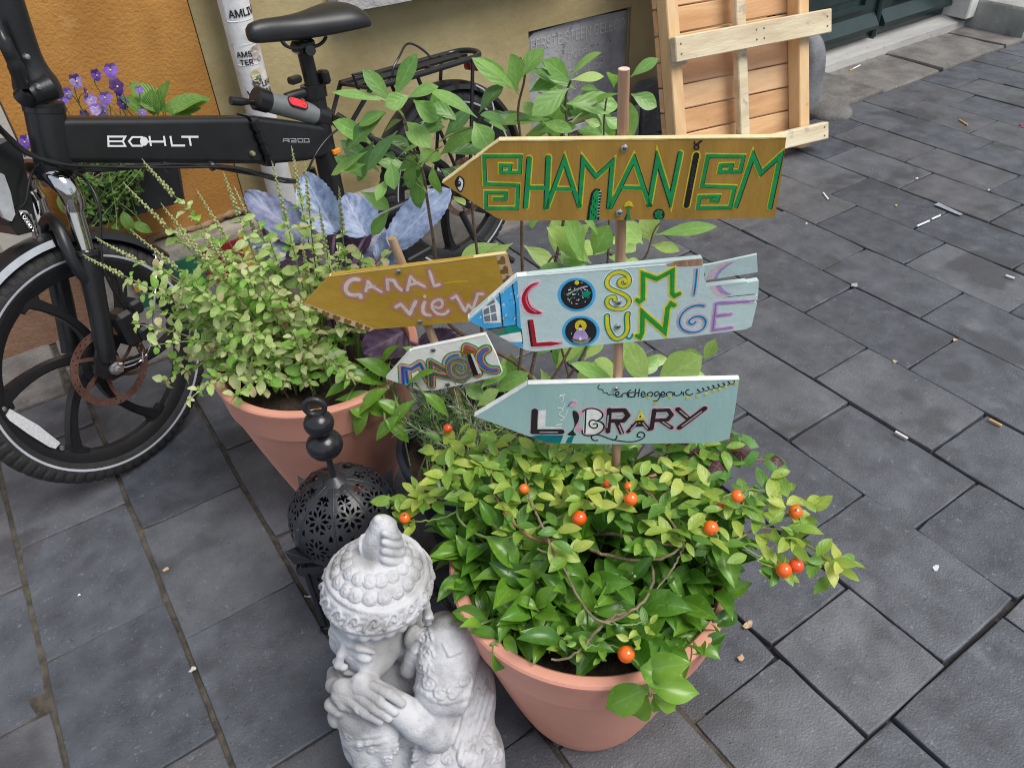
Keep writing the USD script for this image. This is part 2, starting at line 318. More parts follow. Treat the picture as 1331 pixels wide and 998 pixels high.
# grey frame and brown step left of the orange wall
jamb = thing('grey_door_frame', 'light grey painted door frame at the left end of the orange wall', 'door frame', (oleft, WALL_Y, 0))
put(jamb, 'post', box((oleft-.075, WALL_Y-.01, 1.15), (.14, .12, 2.0), bevel=.008), M('grey_paint', (.40, .375, .33), (.48, .455, .41), scale=9, rough=.6, bump=.3), smooth=30)
put(jamb, 'lintel', box((oleft-.65, WALL_Y-.01, 2.2), (1.29, .12, .1), bevel=.008), mats['grey_paint'], smooth=30)
put(jamb, 'door_leaf', box((oleft-.65, WALL_Y+.08, 1.15), (1.0, .05, 2.0), bevel=.006), M('brown_door', (.13, .05, .025), (.19, .08, .04), scale=8, rough=.5), smooth=30)
put(jamb, 'threshold', paver(oleft-1.3, oleft-.006, PLINTH_Y-.03, WALL_Y+.1, .17, np.random.default_rng(5), bev=.015, depth=.17, chip=3, tilt=(0, 0)), M('brown_stone', (.16, .085, .05), (.24, .135, .085), scale=9, rough=.8, bump=1), smooth=40)

olive = thing('olive_house_front', 'olive plastered house wall behind the saddle, with a stone sill', 'wall', (seam, WALL_Y, 0))
DOOR_X0, DOOR_X1 = 2.70, ony(1240, 15, WALL_Y)[0]
NICHE = (ony(688, 42, WALL_Y)[0], ony(820, 50, WALL_Y)[0], ony(690, 165, WALL_Y)[2]-.03, ony(750, 27, WALL_Y)[2])
nx0, nx1, nz0, nz1 = NICHE
for a, b, c, d in [(seam+.004, nx0, 0, 6.5), (nx0, nx1, nz1, 6.5), (nx0, nx1, 0, nz0), (nx1, DOOR_X0, 0, 6.5), (DOOR_X0, DOOR_X1, 2.3, 6.5)]:
    put(olive, 'plaster', rough_wall(a, b, c, d, WALL_Y+.006, .3, rng, .0022), stucco_g, smooth=60)
for zq in (nz0-.004, nz1+.004): put(olive, 'plaster_reveal', box(((nx0+nx1)/2, WALL_Y+.05, zq), (nx1-nx0, .09, .008)), stucco_g, smooth=False)
l0, l1 = ony(440, 18, PLINTH_Y), ony(580, -3, PLINTH_Y)
put(olive, 'window_sill', paver(l0[0], l1[0]+.5, PLINTH_Y-.02, WALL_Y+.05, l0[2]+.075, np.random.default_rng(9), bev=.012, depth=.075, chip=3, tilt=(0, 0)), M('sill_stone', (.33, .33, .32), (.5, .5, .48), scale=10, rough=.85, bump=1.6, bscale=60, spots=[(40, .65, (.16, .16, .15), .7)]), smooth=40)
put(olive, 'plinth', cat(paver(ony(838, 150, PLINTH_Y)[0], DOOR_X0, PLINTH_Y, WALL_Y+.05, .195, np.random.default_rng(4), bev=.014, depth=.19, chip=2, tilt=(0, 0))), bluestone, smooth=40)
put(olive, 'plinth', paver(seam+.03, nx0+.03, PLINTH_Y+.03, WALL_Y+.05, .11, np.random.default_rng(6), bev=.014, depth=.11, chip=3, tilt=(0, 0)), M('plinth_grey', (.20, .19, .17), (.30, .285, .26), scale=9, rough=.85, bump=1.2), smooth=40)

# foundation stone with cut lettering
def letters(text, pl, a0, b0, height, w, depth=.0015, slant=0.0, bold=False, width=None):
    t = meshkit.text_mesh(text, height, depth, bold); v = np.array(t.vertices)
    if width: v[:, 0] *= width/max(v[:, 0].max(), 1e-6)
    c, s = math.cos(slant), math.sin(slant)
    x, y = v[:, 0]*c - v[:, 1]*s + a0, v[:, 0]*s + v[:, 1]*c + b0
    return pl.pts(np.c_[x, y, v[:, 2]+w]), np.array(t.faces)
fs = thing('foundation_stone', 'grey inscribed foundation stone set into the olive wall', 'stone plaque', ((nx0+nx1)/2, WALL_Y, nz0))
fp = Plane((nx0, WALL_Y+.018, nz0), (1, 0, 0), (0, 0, 1)); W_, H_ = nx1-nx0, nz1-nz0
put(fs, 'stone', slab_poly(Polygon([(.004, .004), (W_-.004, .004), (W_-.004, H_-.012), (W_*.5, H_-.004), (.03, H_-.012), (.004, H_-.03)]), fp, -.05, 0), M('plaque_stone', (.24, .235, .25), (.37, .365, .375), scale=11, detail=8, rough=.65, bump=.9, bscale=70, spots=[(30, .62, (.085, .085, .095), .7), (90, .68, (.34, .34, .33), .5)]), smooth=20)
eng = M('cut_letter', (.33, .325, .33), (.45, .44, .44), scale=50, rough=.8)
for txt, fx, fz, hh, ww in [('EERSTE STEEN GELEGD', .03, .80, .036, .93), ('DOOR', .38, .63, .024, .2), ('J.H. KLEP', .30, .46, .04, .46), ('OUD', .46, .33, .02, .1)]:
    put(fs, 'inscription', letters(txt, fp, W_*fx, H_*fz, hh, -.0008, .002, 0, width=W_*ww), eng, smooth=False)
# perforated vent plate below the stone
vx0, vx1 = ony(742, 140, PLINTH_Y)[0], ony(832, 120, PLINTH_Y)[0]
vt = thing('vent_grille', 'dark perforated metal vent grille below the inscribed stone', 'vent', ((vx0+vx1)/2, PLINTH_Y, .03))
vp = Plane((vx0, PLINTH_Y+.02, .015), (1, 0, 0), (0, 0, 1)); VW, VH = vx1-vx0, nz0-.02
holes = [Point(.018+i*.0155+(.00775 if j % 2 else 0), .016+j*.0135).buffer(.0052, 4) for i in range(int((VW-.03)/.0155)) for j in range(int((VH-.02)/.0135))]
put(vt, 'plate', slab_poly(Polygon([(0, 0), (VW, 0), (VW, VH), (0, VH)]).difference(unary_union(holes)), vp, 0, .003), M('vent_metal', (.13, .125, .115), (.22, .21, .19), scale=30, rough=.5, metallic=.6), smooth=False)
put(vt, 'duct', slab_poly(Polygon([(0, 0), (VW, 0), (VW, VH), (0, VH)]), vp, -.03, -.02), M('vent_dark', (.012, .012, .012)), smooth=False)
put(vt, 'frame', slab_poly(Polygon([(-.02, -.012), (VW+.012, -.012), (VW+.012, VH+.014), (-.02, VH+.014)]).difference(Polygon([(.004, .004), (VW-.004, .004), (VW-.004, VH-.004), (.004, VH-.004)])), vp, .0032, .012), M('worn_zinc', (.3, .31, .33), (.52, .53, .54), scale=18, rough=.5, bump=.4), smooth=False)

# stickered downpipe
pa, pb = ony(303, 0, WALL_Y-.06), ony(334, 126, WALL_Y-.06)
PX = .5*(pa[0]+pb[0]); PR = .038
dp = thing('downpipe', 'white downpipe covered in stickers between the orange and olive walls', 'pipe', (PX, WALL_Y-.06, 0))
put(dp, 'pipe', tube([(PX, WALL_Y-.06, z) for z in np.linspace(.1, 4, 12)], PR, 28), M('white_pipe', (.55, .55, .56), (.72, .72, .72), scale=16, rough=.45, bump=.4, bscale=40, spots=[(24, .62, (.3, .29, .27), .5), (9, .62, (.42, .41, .40), .6)]), smooth=50)
def wrap(poly, z0, a0, lift, m, nm='sticker', lab=None):
    out = []
    for g in getattr(poly, 'geoms', [poly]):
        g = g.segmentize(.004); t = trimesh.creation.extrude_polygon(g, .0004, engine='earcut'); v = np.array(t.vertices)
        th = a0 + v[:, 0]/PR; rr = PR + lift + v[:, 2]
        out.append((np.c_[PX+rr*np.sin(th), WALL_Y-.06-rr*np.cos(th), z0+v[:, 1]], np.array(t.faces)))
    put(dp, nm, cat(*out), m, smooth=False, label=lab)
def text_poly(text, h, bold=True):
    t = meshkit.text_mesh(text, h, .001, bold); v, f = np.array(t.vertices), np.array(t.faces)
    tri = [Polygon(v[q][:, :2]) for q in f if abs(np.cross(v[q][1]-v[q][0], v[q][2]-v[q][0])[2]) > 1e-10 and v[q][:, 2].max() < 1e-6]
    return unary_union([t_.buffer(1e-5) for t_ in tri])
ink = M('black_ink', (.012, .012, .014), rough=.5); paper = M('white_sticker', (.66, .66, .68), (.78, .78, .8), scale=20, rough=.4)
pz = lambda py, px=318: ony(px, py, WALL_Y-.1)[2]
R_ = lambda w, h: Polygon([(0, 0), (w, 0), (w, h), (0, h)])
wrap(R_(.075, .06), pz(30, 305), -1.0, .0006, paper)
wrap(affinity.scale(text_poly('AMLIVE', .017), .95, 1), pz(24, 305), -.85, .0012, ink, 'sticker_print')
wrap(R_(.06, .05), pz(88, 315), -1.05, .0006, paper)
wrap(text_poly('AMS', .013), pz(76, 315), -.95, .0012, ink, 'sticker_print')
wrap(text_poly('TER', .013), pz(87, 315), -.85, .0012, ink, 'sticker_print')
srng = np.random.default_rng(21)
blob = lambda s: Point(0, 0).buffer(s).union(Point(s*.9, s*.5).buffer(s*.7)).union(Point(-s*.3, -s*.9).buffer(s*.6)).union(Point(s*.6, -s*1.5).buffer(s*.5))
for sc, zc, aa, mm in [(.013, 70, .35, ('torn_brown', (.33, .28, .25))), (.012, 100, .0, ('torn_yellow', (.52, .46, .30))), (.006, 106, .1, ('torn_green', (.12, .2, .1))), (.010, 112, -.1, ('torn_dark', (.06, .06, .07)))]:
    wrap(blob(sc), pz(zc), aa, .0014+sc*.01, M(mm[0], mm[1], tuple(np.array(mm[1])*1.3), scale=50, rough=.7), lab='torn leftover of a sticker')
wrap(text_poly('LIVE', .012), pz(112, 345), .25, .0020, ink, 'sticker_print')
wrap(R_(.075, .05), pz(138, 330), -.9, .0006, paper)
wrap(affinity.scale(text_poly('VWAV', .02), 1, 1), pz(130, 330), -.9, .0012, ink, 'sticker_print')

# doorway
dgreen = M('door_green', (.010, .022, .020), (.016, .032, .029), scale=10, rough=.22, spec=.6, bump=.15, bscale=20)
door = thing('entrance_door', 'dark green panelled double door above a pale threshold', 'door', (3.3, WALL_Y+.05, 0))
DY = WALL_Y+.05
mx = ony(1133, 50, DY)[0]
for xa, xb in [(DOOR_X0, mx-.012), (mx+.012, DOOR_X1)]:
    lf = put(door, 'door_leaf', box(((xa+xb)/2, DY+.03, 1.18), (xb-xa, .05, 2.25), bevel=.004), dgreen, smooth=30)
    for za, zb in [(.20, .62), (.75, 2.1)]:
        for k, (ins, pr) in enumerate([(0, .016), (.022, .005)]):
            P_ = Plane((0, DY+.005, 0), (1, 0, 0), (0, 0, 1))
            o_ = Polygon([(xa+.10+ins, za+ins), (xb-.10-ins, za+ins), (xb-.10-ins, zb-ins), (xa+.10+ins, zb-ins)])
            put(lf, 'panel_moulding' if k == 0 else 'raised_panel', slab_poly(o_.difference(o_.buffer(-.018, join_style=2)) if k == 0 else o_.buffer(-.03, join_style=2), P_, -.001, pr), dgreen, smooth=20)
    put(lf, 'weather_bar', hull([(x, y, z) for x in (xa+.01, xb-.01) for y, z in ((DY+.003, .17), (DY+.003, .10), (DY-.035, .105), (DY-.035, .12))]), dgreen, smooth=20)
put(door, 'cover_strip', tube([(mx, DY-.002, .06), (mx, DY-.002, 2.3)], .016, 10), dgreen)
t0, t1 = onz(1070, 98, .0), onz(1257, 37, .0)
put(door, 'threshold', hull([(x, y, z) for x in (DOOR_X0-.02, t1[0]) for y, z in ((t0[1], .0), (t0[1]+.005, .034), (DY+.03, .06), (DY+.03, .0))]), M('worn_wood_sill', (.28, .275, .265), (.44, .43, .41), scale=6, detail=8, rough=.7, bump=.8, bscale=60, stretch=(.25, 1.6, 1.6), spots=[(30, .64, (.2, .18, .16), .6)]), smooth=20)
# grey return wall at the right
grey_w = M('grey_render', (.22, .225, .215), (.34, .345, .325), scale=6, detail=7, rough=.85, bump=1.0, bscale=50, spots=[(5, .6, (.14, .145, .14), .6), (16, .66, (.45, .45, .42), .4)])
rw = thing('grey_house_front', 'grey rendered wall corner right of the green door', 'wall', (t1[0], WALL_Y, 0))
put(rw, 'render', box((t1[0]+1.5, WALL_Y+.09, 3.2), (2.96, .3, 6.4), bevel=.02), grey_w, smooth=30)
put(rw, 'plinth', paver(t1[0]+.01, t1[0]+3.2, onz(1290, 62)[1]-.02, WALL_Y-.02, .14, np.random.default_rng(8), bev=.03, depth=.14, chip=4, tilt=(0, 0)), grey_w, smooth=40)
put(rw, 'door_jamb', box((t1[0]-.02, WALL_Y+.0, 1.2), (.07, .14, 2.3), bevel=.006), M('pale_jamb', (.5, .5, .48), (.62, .61, .58), scale=14, rough=.6), smooth=30)
# guard stone at the door jamb
gp = thing('guard_stone', 'rounded grey guard stone beside the door, right of the leaning pallet', 'stone', (2.74, 2.02, 0))
t = trimesh.creation.icosphere(4, 1.0); v = np.array(t.vertices)
v = np.sign(v)*np.abs(v)**.55*np.array([.072, .14, .25]); v[:, 0] *= 1-.25*np.clip(v[:, 2]/.27, 0, 1)**2
v += .008*(meshkit.fbm(v*14, 3, seed=2)-.5)[:, None]; v += np.array([2.675, 2.02, .05])
put(gp, 'stone', (v, np.array(t.faces)), bluestone, smooth=60)
t = trimesh.creation.icosphere(3, 1.0); v = np.array(t.vertices)*np.array([.10, .11, .05]); v += .012*(meshkit.fbm(v*18, 3, seed=5)-.5)[:, None]; v += np.array([2.74, 1.87, .0])
put(gp, 'foot', (v, np.array(t.faces)), strip_m, smooth=60)

# ================================================================= wooden pallet leaning on the wall
pal_m = [M(f'pine_{k}', c1, c2, scale=9, detail=7, rough=.65, bump=.35, bscale=50, stretch=st, spots=[(22, .71, (.22, .10, .04), .6)], distort=.6)
         for k, (c1, c2, st) in enumerate([((.56, .31, .14), (.72, .46, .24), (.25, 1.5, 2.4)), ((.50, .27, .12), (.66, .40, .20), (.25, 1.5, 2.4)), ((.60, .35, .18), (.74, .50, .28), (.3, 1.5, 2.2)), ((.54, .29, .15), (.68, .41, .23), (.2, 1.4, 2.2))])]
rail_m = M('pine_rail', (.58, .36, .17), (.72, .50, .27), scale=9, detail=7, rough=.65, bump=.35, bscale=50, stretch=(2.2, 1.5, .25), spots=[(18, .7, (.25, .12, .05), .6)])
pale_m = M('weathered_pine', (.52, .42, .27), (.72, .63, .45), scale=10, detail=7, rough=.75, bump=.5, bscale=60, stretch=(.3, 1.5, 2.0), spots=[(16, .6, (.30, .26, .2), .6)])
pb0 = np.array([1.883, 1.775, .012]); ang = math.radians(-11)
pp = Plane(pb0, (math.cos(ang), math.sin(ang), 0), (0, .31, 1.0))
pallet = thing('wooden_pallet', 'pale wooden pallet leaning against the wall left of the door', 'pallet', pb0)
def beam(a0, a1, b0, b1, w0, w1, m, nm, bev=.003, parent=None, skew=0.0, jit=0.0):
    c = np.array([(a0+a1)/2, (b0+b1)/2, (w0+w1)/2]); s = np.array([a1-a0, b1-b0, w1-w0])
    v, f = box((0, 0, 0), s, bevel=bev); v = v + c; v[:, 1] += (v[:, 0]-c[0])*skew
    return put(parent or pallet, nm, (pp.pts(v), f), m, smooth=30)
la = pp.loc(869, 90)[0]; ra = pp.loc(1038, 90)[0]; ma = pp.loc(960, 90)[0]
rw_ = .036
for a, mm in ((la+.012, rail_m), (ma, pale_m), (ra, rail_m)):
    wd = .03 if mm is pale_m else rw_
    beam(a-wd/2-.004, a+wd/2+.004, .0, 1.3, -.03 if mm is not pale_m else -.005, .03 if mm is not pale_m else .026, mm, 'rail', skew=0)
yb = [pp.loc(886, y)[1] for y in (177, 147, 115, 43)]
b = yb[0]-(yb[1]-yb[0]); step_p = (yb[3]-yb[0])/4.0
edges = [yb[0]+step_p*(k-3) for k in range(25)]
kk = 0
for b0_, b1_ in zip(edges[:-1], edges[1:]):
    if b1_ > 1.28 or b0_ < -.02: continue
    beam(la-.012, ra+.012, b0_+.002, b1_-.002, -.055, -.032, pal_m[kk % 4], 'plank', skew=.0); kk += 1
bt = pp.loc(900, 62)[1]
for bc, hh, x0_, x1_, mm in ((pp.loc(1000, 42, .06)[1], .075, la-.01, pp.loc(1080, 20, .06)[0], pale_m), (pp.loc(1040, 178, .06)[1], .058, la-.01, pp.loc(1076, 170, .06)[0], pale_m), (.95, .07, la-.01, ra+.06, pale_m)):
    bp = beam(x0_, x1_, bc-hh/2, bc+hh/2, .034, .066, mm, 'batten')
    for q in (x0_+.02, x1_-.02, (x0_+x1_)/2, (x0_+x1_)/2+.03):
        for dz in (-.015, .015): put(bp, 'nail', (lambda v, f: (v, f))(*revolve([(0, .0015), (.003, .0012), (.0034, 0)], pp.pt(q, bc+dz, .066), pp.n, 8)), M('nail_steel', (.2, .17, .15), rough=.5, metallic=.8))
beam(la-.012, la+.05, bt-.045, bt+.045, .031, .0345, M('chipboard', (.42, .36, .24), (.56, .49, .34), scale=120, rough=.85), 'spacer_block')
# ================================================================= terracotta pots
terra = M('terracotta_plastic', (.53, .240, .172), (.59, .275, .200), scale=6, detail=6, rough=.55, bump=.18, bscale=150, spec=.35, spots=[(4, .60, (.48, .215, .155), .6), (60, .72, (.40, .20, .15), .4), (11, .66, (.62, .34, .27), .4)])
soil = M('potting_soil', (.018, .012, .008), (.06, .042, .028), scale=60, rough=.95, bump=2, bscale=150, spots=[(80, .68, (.2, .15, .1), .6)])
POT2, POT1, POT3 = np.array([.423, .499, 0]), np.array([.315, 1.168, 0]), np.array([.475, .86, 0])
def make_pot(loc, label, group):
    t = thing('terracotta_pot', label, 'plant pot', loc, group)
    R, H, r = .190, .338, .103
    prof = [(0, .004), (r-.012, .004), (r-.003, 0), (r, .006)]
    for k in range(1, 13):
        u = k/12; prof.append((r+(.175-r)*(u**.86), .006+u*(.270-.006)))
    prof += [(.1765, .2735), (.1795, .2755), (.183, .306), (.1862, .327), (.1885, .334), (.1885, .3385), (.186, .3415), (.181, .3425), (.174, .3415), (.1705, .338), (.1685, .330), (.164, .29), (.155, .27)]
    put(t, 'pot_body', revolve(prof, loc, (0, 0, 1), 96), terra, smooth=35)
    n = 40; ang = np.linspace(0, 2*np.pi, n, endpoint=False); rr = np.linspace(0.002, .163, 9)
    v = np.array([[loc[0]+q*math.cos(a), loc[1]+q*math.sin(a), .292] for q in rr for a in ang]); v[:, 2] += .018*(meshkit.fbm(v*40, 3, seed=1)-.5)
    put(t, 'soil', (v, grid_faces(9, n, True)), soil, smooth=60)
    return t
pot = make_pot(POT2, 'terracotta coloured pot beside the statue, holding the signpost with three boards', 'terracotta coloured pots')
dup(pot, POT1, 'terracotta coloured pot behind the black lantern, near the bicycle wheel')
dp3 = thing('dark_pot', 'dark blue-black plant pot squeezed between the two terracotta pots', 'plant pot', POT3)
blue_pl = M('dark_blue_glaze', (.012, .016, .028), (.02, .026, .04), scale=14, rough=.35)
put(dp3, 'pot_body', revolve([(0, .003), (.10, .003), (.104, 0), (.135, .22), (.146, .225), (.15, .25), (.147, .254), (.139, .252), (.137, .24), (.13, .2)], POT3, (0, 0, 1), 64), blue_pl, smooth=35)
ang = np.linspace(0, 2*np.pi, 32, endpoint=False)
v = np.array([[POT3[0]+q*math.cos(a), POT3[1]+q*math.sin(a), .222] for q in np.linspace(.002, .134, 7) for a in ang]); v[:, 2] += .015*(meshkit.fbm(v*40, 3, seed=4)-.5)
put(dp3, 'soil', (v, grid_faces(7, 32, True)), soil, smooth=60)

# ================================================================= painted direction signs
class Board:
    def __init__(s, thing_, pl, outline, thick, mat, name='arrow_board', label=None, edge_mat=None):
        s.pl, s.n = pl, 0
        s.poly = outline if isinstance(outline, Polygon) else Polygon([pl.loc(*q) for q in outline])
        s.path = put(thing_, name, slab_poly(s.poly, pl, -thick, 0), mat, smooth=False, label=label)
        s.mpp = None
    def P(s, pts, crop):
        ox, oy, sc = crop; return np.array([s.pl.loc(ox+x/sc, oy+y/sc) for x, y in pts])
    def mp(s, pts, crop):
        ox, oy, sc = crop; x, y = np.mean(pts, 0); a = s.pl.loc(ox+x/sc, oy+y/sc); b = s.pl.loc(ox+(x+10)/sc, oy+y/sc); return np.linalg.norm(b-a)/10
    def stroke(s, pts, w, crop, curve=False, cap=1, join=1, taper=None):
        p = s.P(pts, crop); w = w*s.mp(pts, crop)/2
        if curve and len(p) > 2: p = smooth_path(np.c_[p, np.zeros(len(p))], 10*len(p))[:, :2]
        if taper is None: return LineString(p).buffer(w, cap_style=cap, join_style=join, quad_segs=5)
        n = len(p); ws = np.interp(np.linspace(0, 1, n), np.linspace(0, 1, len(taper)), taper)*w
        return unary_union([unary_union([Point(p[i]).buffer(ws[i], 6), Point(p[i+1]).buffer(ws[i+1], 6)]).convex_hull for i in range(n-1)])
    def area(s, pts, crop, curve=False):
        p = s.P(pts, crop)
        if curve: p = smooth_path(np.c_[np.vstack([p, p[:1]]), np.zeros(len(p)+1)], 8*len(p))[:, :2]
        return Polygon(p).buffer(0)
    def disc(s, c, rx, ry, crop):
        return s.area([(c[0]+rx*math.cos(t), c[1]+ry*math.sin(t)) for t in np.linspace(0, 2*np.pi, 28, endpoint=False)], crop)
    def paint(s, name, poly, mat, lev, clip=True, label=None):
        if clip: poly = poly.intersection(s.poly.buffer(-.0004))
        poly = poly.simplify(.00012)
        if poly.is_empty: return
        put(s.path, name, slab_poly(poly, s.pl, -.0003, .00018*(lev+1)), mat, smooth=False, label=label)
def paintm(n, c, r=.5, var=.75): return M('paint_'+n, tuple(np.array(c)*var), c, scale=60, rough=r, bump=.15, bscale=200, spec=.4)
G_, Y_, K_, W__ = paintm('green', (.010, .29, .085)), paintm('yellow', (.72, .58, .02)), paintm('black', (.012, .012, .014), .5, .8), paintm('white', (.78, .78, .76))
BL_, TE_, PK_, PU_, RD_, OR_, CY_ = paintm('blue', (.06, .19, .52)), paintm('teal', (.0, .24, .16)), paintm('pink', (.66, .34, .45)), paintm('purple', (.42, .30, .58)), paintm('red', (.36, .008, .022)), paintm('orange', (.68, .26, .03)), paintm('sky_blue', (.06, .38, .72))
LG_, GY_, DT_, LP_ = paintm('leaf_green', (.03, .30, .02)), paintm('grey', (.35, .36, .38)), paintm('dark_teal', (.0, .16, .19)), paintm('pale_pink', (.68, .50, .56))
ochre = M('ochre_board', (.27, .145, .022), (.41, .232, .040), scale=16, detail=7, rough=.5, bump=.35, bscale=60, stretch=(1.0, 1.0, .22), spots=[(9, .62, (.29, .155, .022), .7), (120, .74, (.55, .42, .2), .5)])
mustard = M('mustard_board', (.36, .215, .02), (.44, .27, .035), scale=14, detail=7, rough=.5, bump=.3, bscale=60, stretch=(.3, 1, 1.0), spots=[(110, .74, (.55, .42, .2), .5)])
paleb = M('pale_blue_board', (.41, .53, .53), (.47, .59, .585), scale=10, detail=6, rough=.5, bump=.25, bscale=70, spots=[(14, .64, (.36, .47, .48), .6), (130, .74, (.62, .66, .62), .5)])
aqua = M('aqua_board', (.285, .44, .435), (.34, .50, .49), scale=10, detail=6, rough=.5, bump=.25, bscale=70, stretch=(1, 1, .4), spots=[(12, .64, (.25, .39, .40), .6)])
ivory = M('ivory_board', (.78, .76, .70), (.86, .84, .79), scale=12, detail=6, rough=.5, bump=.3, bscale=60)
edge_y = M('board_edge', (.62, .50, .24), (.74, .62, .36), scale=50, rough=.7, bump=.4)
edge_w = M('board_edge_pale', (.66, .70, .69), (.78, .80, .79), scale=50, rough=.6, bump=.4)
rawwood = M('raw_wood', (.26, .13, .065), (.46, .28, .17), scale=26, detail=6, rough=.75, bump=.6, bscale=90, stretch=(2.5, 2.5, .3))
stakew = M('dowel_wood', (.25, .14, .08), (.45, .28, .175), scale=30, detail=6, rough=.65, bump=.3, bscale=90, stretch=(3.2, 3.2, .12), spots=[(30, .68, (.20, .09, .055), .5)])
stakew2 = M('bamboo_stake', (.24, .15, .085), (.40, .27, .165), scale=26, detail=6, rough=.65, bump=.3, bscale=90, stretch=(3, 3, .2))
steel = M('screw_steel', (.45, .45, .46), rough=.3, metallic=.9); steel_d = M('screw_slot', (.05, .05, .055), rough=.5, metallic=.6)
def screw(parent, pl, px, py, r=.0036, w=.0012):
    a, b = pl.loc(px, py); c = pl.pt(a, b, 0)
    s_ = put(parent, 'screw', revolve([(0, .0016), (r*.7, .0014), (r, .0004), (r, -.001)], c+pl.n*w, pl.n, 16), steel, smooth=40)
    for k in (.6, .6+math.pi/2):
        d = pl.e*math.cos(k)+pl.u*math.sin(k); d2 = np.cross(pl.n, d)
        put(s_, 'screw_slot', box(c+pl.n*(w+.0016), (r*1.1, r*.22, .0004), (d, d2, pl.n)), steel_d, smooth=False)
def rim_strip(parent, b, q0, q1, th, m, nm='painted_edge'):
    """light band of paint along a board's top edge, as thick as the board"""
    a0, a1 = b.pl.loc(*q0), b.pl.loc(*q1); d = (a1-a0)/np.linalg.norm(a1-a0); nn = np.array([-d[1], d[0]])
    k = 14; t = np.linspace(0, 1, k); jit = np.random.default_rng(int(q0[0])).uniform(.0002, .0009, k)
    up, lo = a0+(a1-a0)*t[:, None]+nn*.0006, a0+(a1-a0)*t[:, None]-nn*jit[:, None]
    put(parent, nm, slab_poly(Polygon(np.vstack([up, lo[::-1]])).buffer(0), b.pl, -th-.0002, .0004), m, smooth=False)

post_lo, post_hi = ond(800, 640, .722), ond(811, 90, .722)
axis = (post_hi-post_lo)/np.linalg.norm(post_hi-post_lo)
sp = thing('signpost', 'round wooden post with three painted arrow boards, standing in the front pot', 'signpost', post_lo-axis*(post_lo[2]-.30)/axis[2])
foot = post_lo-axis*(post_lo[2]-.24)/axis[2]
pr = .0056
put(sp, 'post', tube([foot+(post_hi-foot)*t for t in np.linspace(0, 1, 24)], [pr*(1+.03*math.sin(k*1.9)) for k in range(24)], 20), stakew, smooth=50)
put(sp, 'post_end', revolve([(0, .0006), (pr*.92, .0005), (pr*.97, -.0005)], post_hi, axis, 20), M('end_grain', (.55, .42, .36), (.72, .6, .54), scale=150, rough=.8), smooth=False)
def sign_plane(ang_deg, px, py, w):
    c = ond(px, py, .722); a = YAW+math.radians(ang_deg); e = np.array([math.cos(a), -math.sin(a), 0])
    p = Plane(c, e, axis); return Plane(c+p.n*w, e, axis)
TH = .007
p1_ = sign_plane(7.1, 806, 235, pr+TH)
A1, B1 = (560, 160, 5.546), (790, 160, 5.324)
b1 = Board(sp, p1_, [(575, 238), (647, 183.5), (660, 182.8), (1022, 179), (1015, 235), (1007, 283.5), (820, 286), (657, 287), (645, 283)], TH, ochre, label='ochre arrow board lettered SHAMANISM')
rim_strip(b1.path, b1, (575, 238), (648, 183.3), TH, edge_y); rim_strip(b1.path, b1, (648, 182.8), (1022, 179), TH, edge_y)
def keyed(b, strokes, crop, fill, out, shadow, w, ow, name='letter', curve=False, sh=(-3.5, 1.5), join=2, cap=1):
    """letter: coloured outline, dark shadow on one side, fill"""
    polys = [b.stroke(s_, w, crop, curve, cap, join) for s_ in strokes]
    outl = unary_union([b.stroke(s_, w+ow*2, crop, curve, cap, join) for s_ in strokes]); f = unary_union(polys)
    b.paint(name+'_outline', outl, out, 0)
    if shadow is not None:
        mpp = b.mp(strokes[0], crop); off = affinity.translate(f, sh[0]*mpp, -sh[1]*mpp).union(f)
        b.paint(name+'_shadow', off.intersection(outl.buffer(-.0001)), shadow, 1)
    b.paint(name, f, fill, 2)
def S(pts): return [pts]
keyed(b1, S([(568, 332), (572, 303), (503, 302), (503, 355), (640, 355), (645, 238), (383, 238), (390, 437), (627, 447), (622, 612), (397, 612), (397, 497), (538, 500), (537, 545), (458, 545)]), A1, G_, Y_, K_, 24, 8, sh=(5, 4), cap=3)
keyed(b1, [[(712, 255), (686, 603)], [(850, 247), (834, 610)], [(712, 466), (835, 466)]], A1, G_, Y_, K_, 33, 9, sh=(-8, 1))
keyed(b1, [[(838, 608), (965, 265), (1072, 600)], [(905, 474), (1012, 476)]], A1, G_, Y_, K_, 29, 8, sh=(-7, 0))
keyed(b1, [[(1072, 595), (1100, 262), (1195, 385), (1312, 278), (1284, 608)]], A1, G_, Y_, K_, 29, 8, sh=(-8, 0))
keyed(b1, [[(14, 588), (180, 245), (288, 570)], [(108, 446), (228, 450)]], B1, G_, Y_, K_, 28, 8, sh=(7, 0))
keyed(b1, [[(288, 568), (345, 245), (436, 538), (505, 208)]], B1, G_, Y_, K_, 29, 8, sh=(-9, 0))
keyed(b1, [[(850, 312), (856, 287), (782, 290), (770, 335), (915, 333), (938, 230), (692, 227), (650, 435), (876, 442), (846, 583), (622, 585), (634, 508), (766, 505), (756, 537), (712, 532)]], B1, G_, Y_, K_, 24, 7, sh=(5, 4), cap=3)
keyed(b1, [[(884, 577), (1005, 222), (1056, 348), (1196, 220), (1120, 585)]], B1, G_, Y_, K_, 28, 8, sh=(8, 2))
fl = b1.stroke([(612, 222), (578, 400), (545, 570)], 40, B1); tipf = b1.area([(592, 240), (618, 205), (634, 240)], B1)
b1.paint('flute_outline', fl.union(tipf).buffer(.0013), Y_, 0); b1.paint('flute', fl.union(tipf), K_, 2)
for k in range(9): b1.paint('flute_mark', b1.stroke([(588-k*2.6+6*(k % 2), 300+k*20), (600-k*2.6, 292+k*20)], 3, B1), paintm('brown', (.16, .08, .05)), 3)
b1.paint('flute_ring', b1.disc((614, 167), 20, 20, B1).difference(b1.disc((614, 167), 10, 10, B1)), K_, 2)
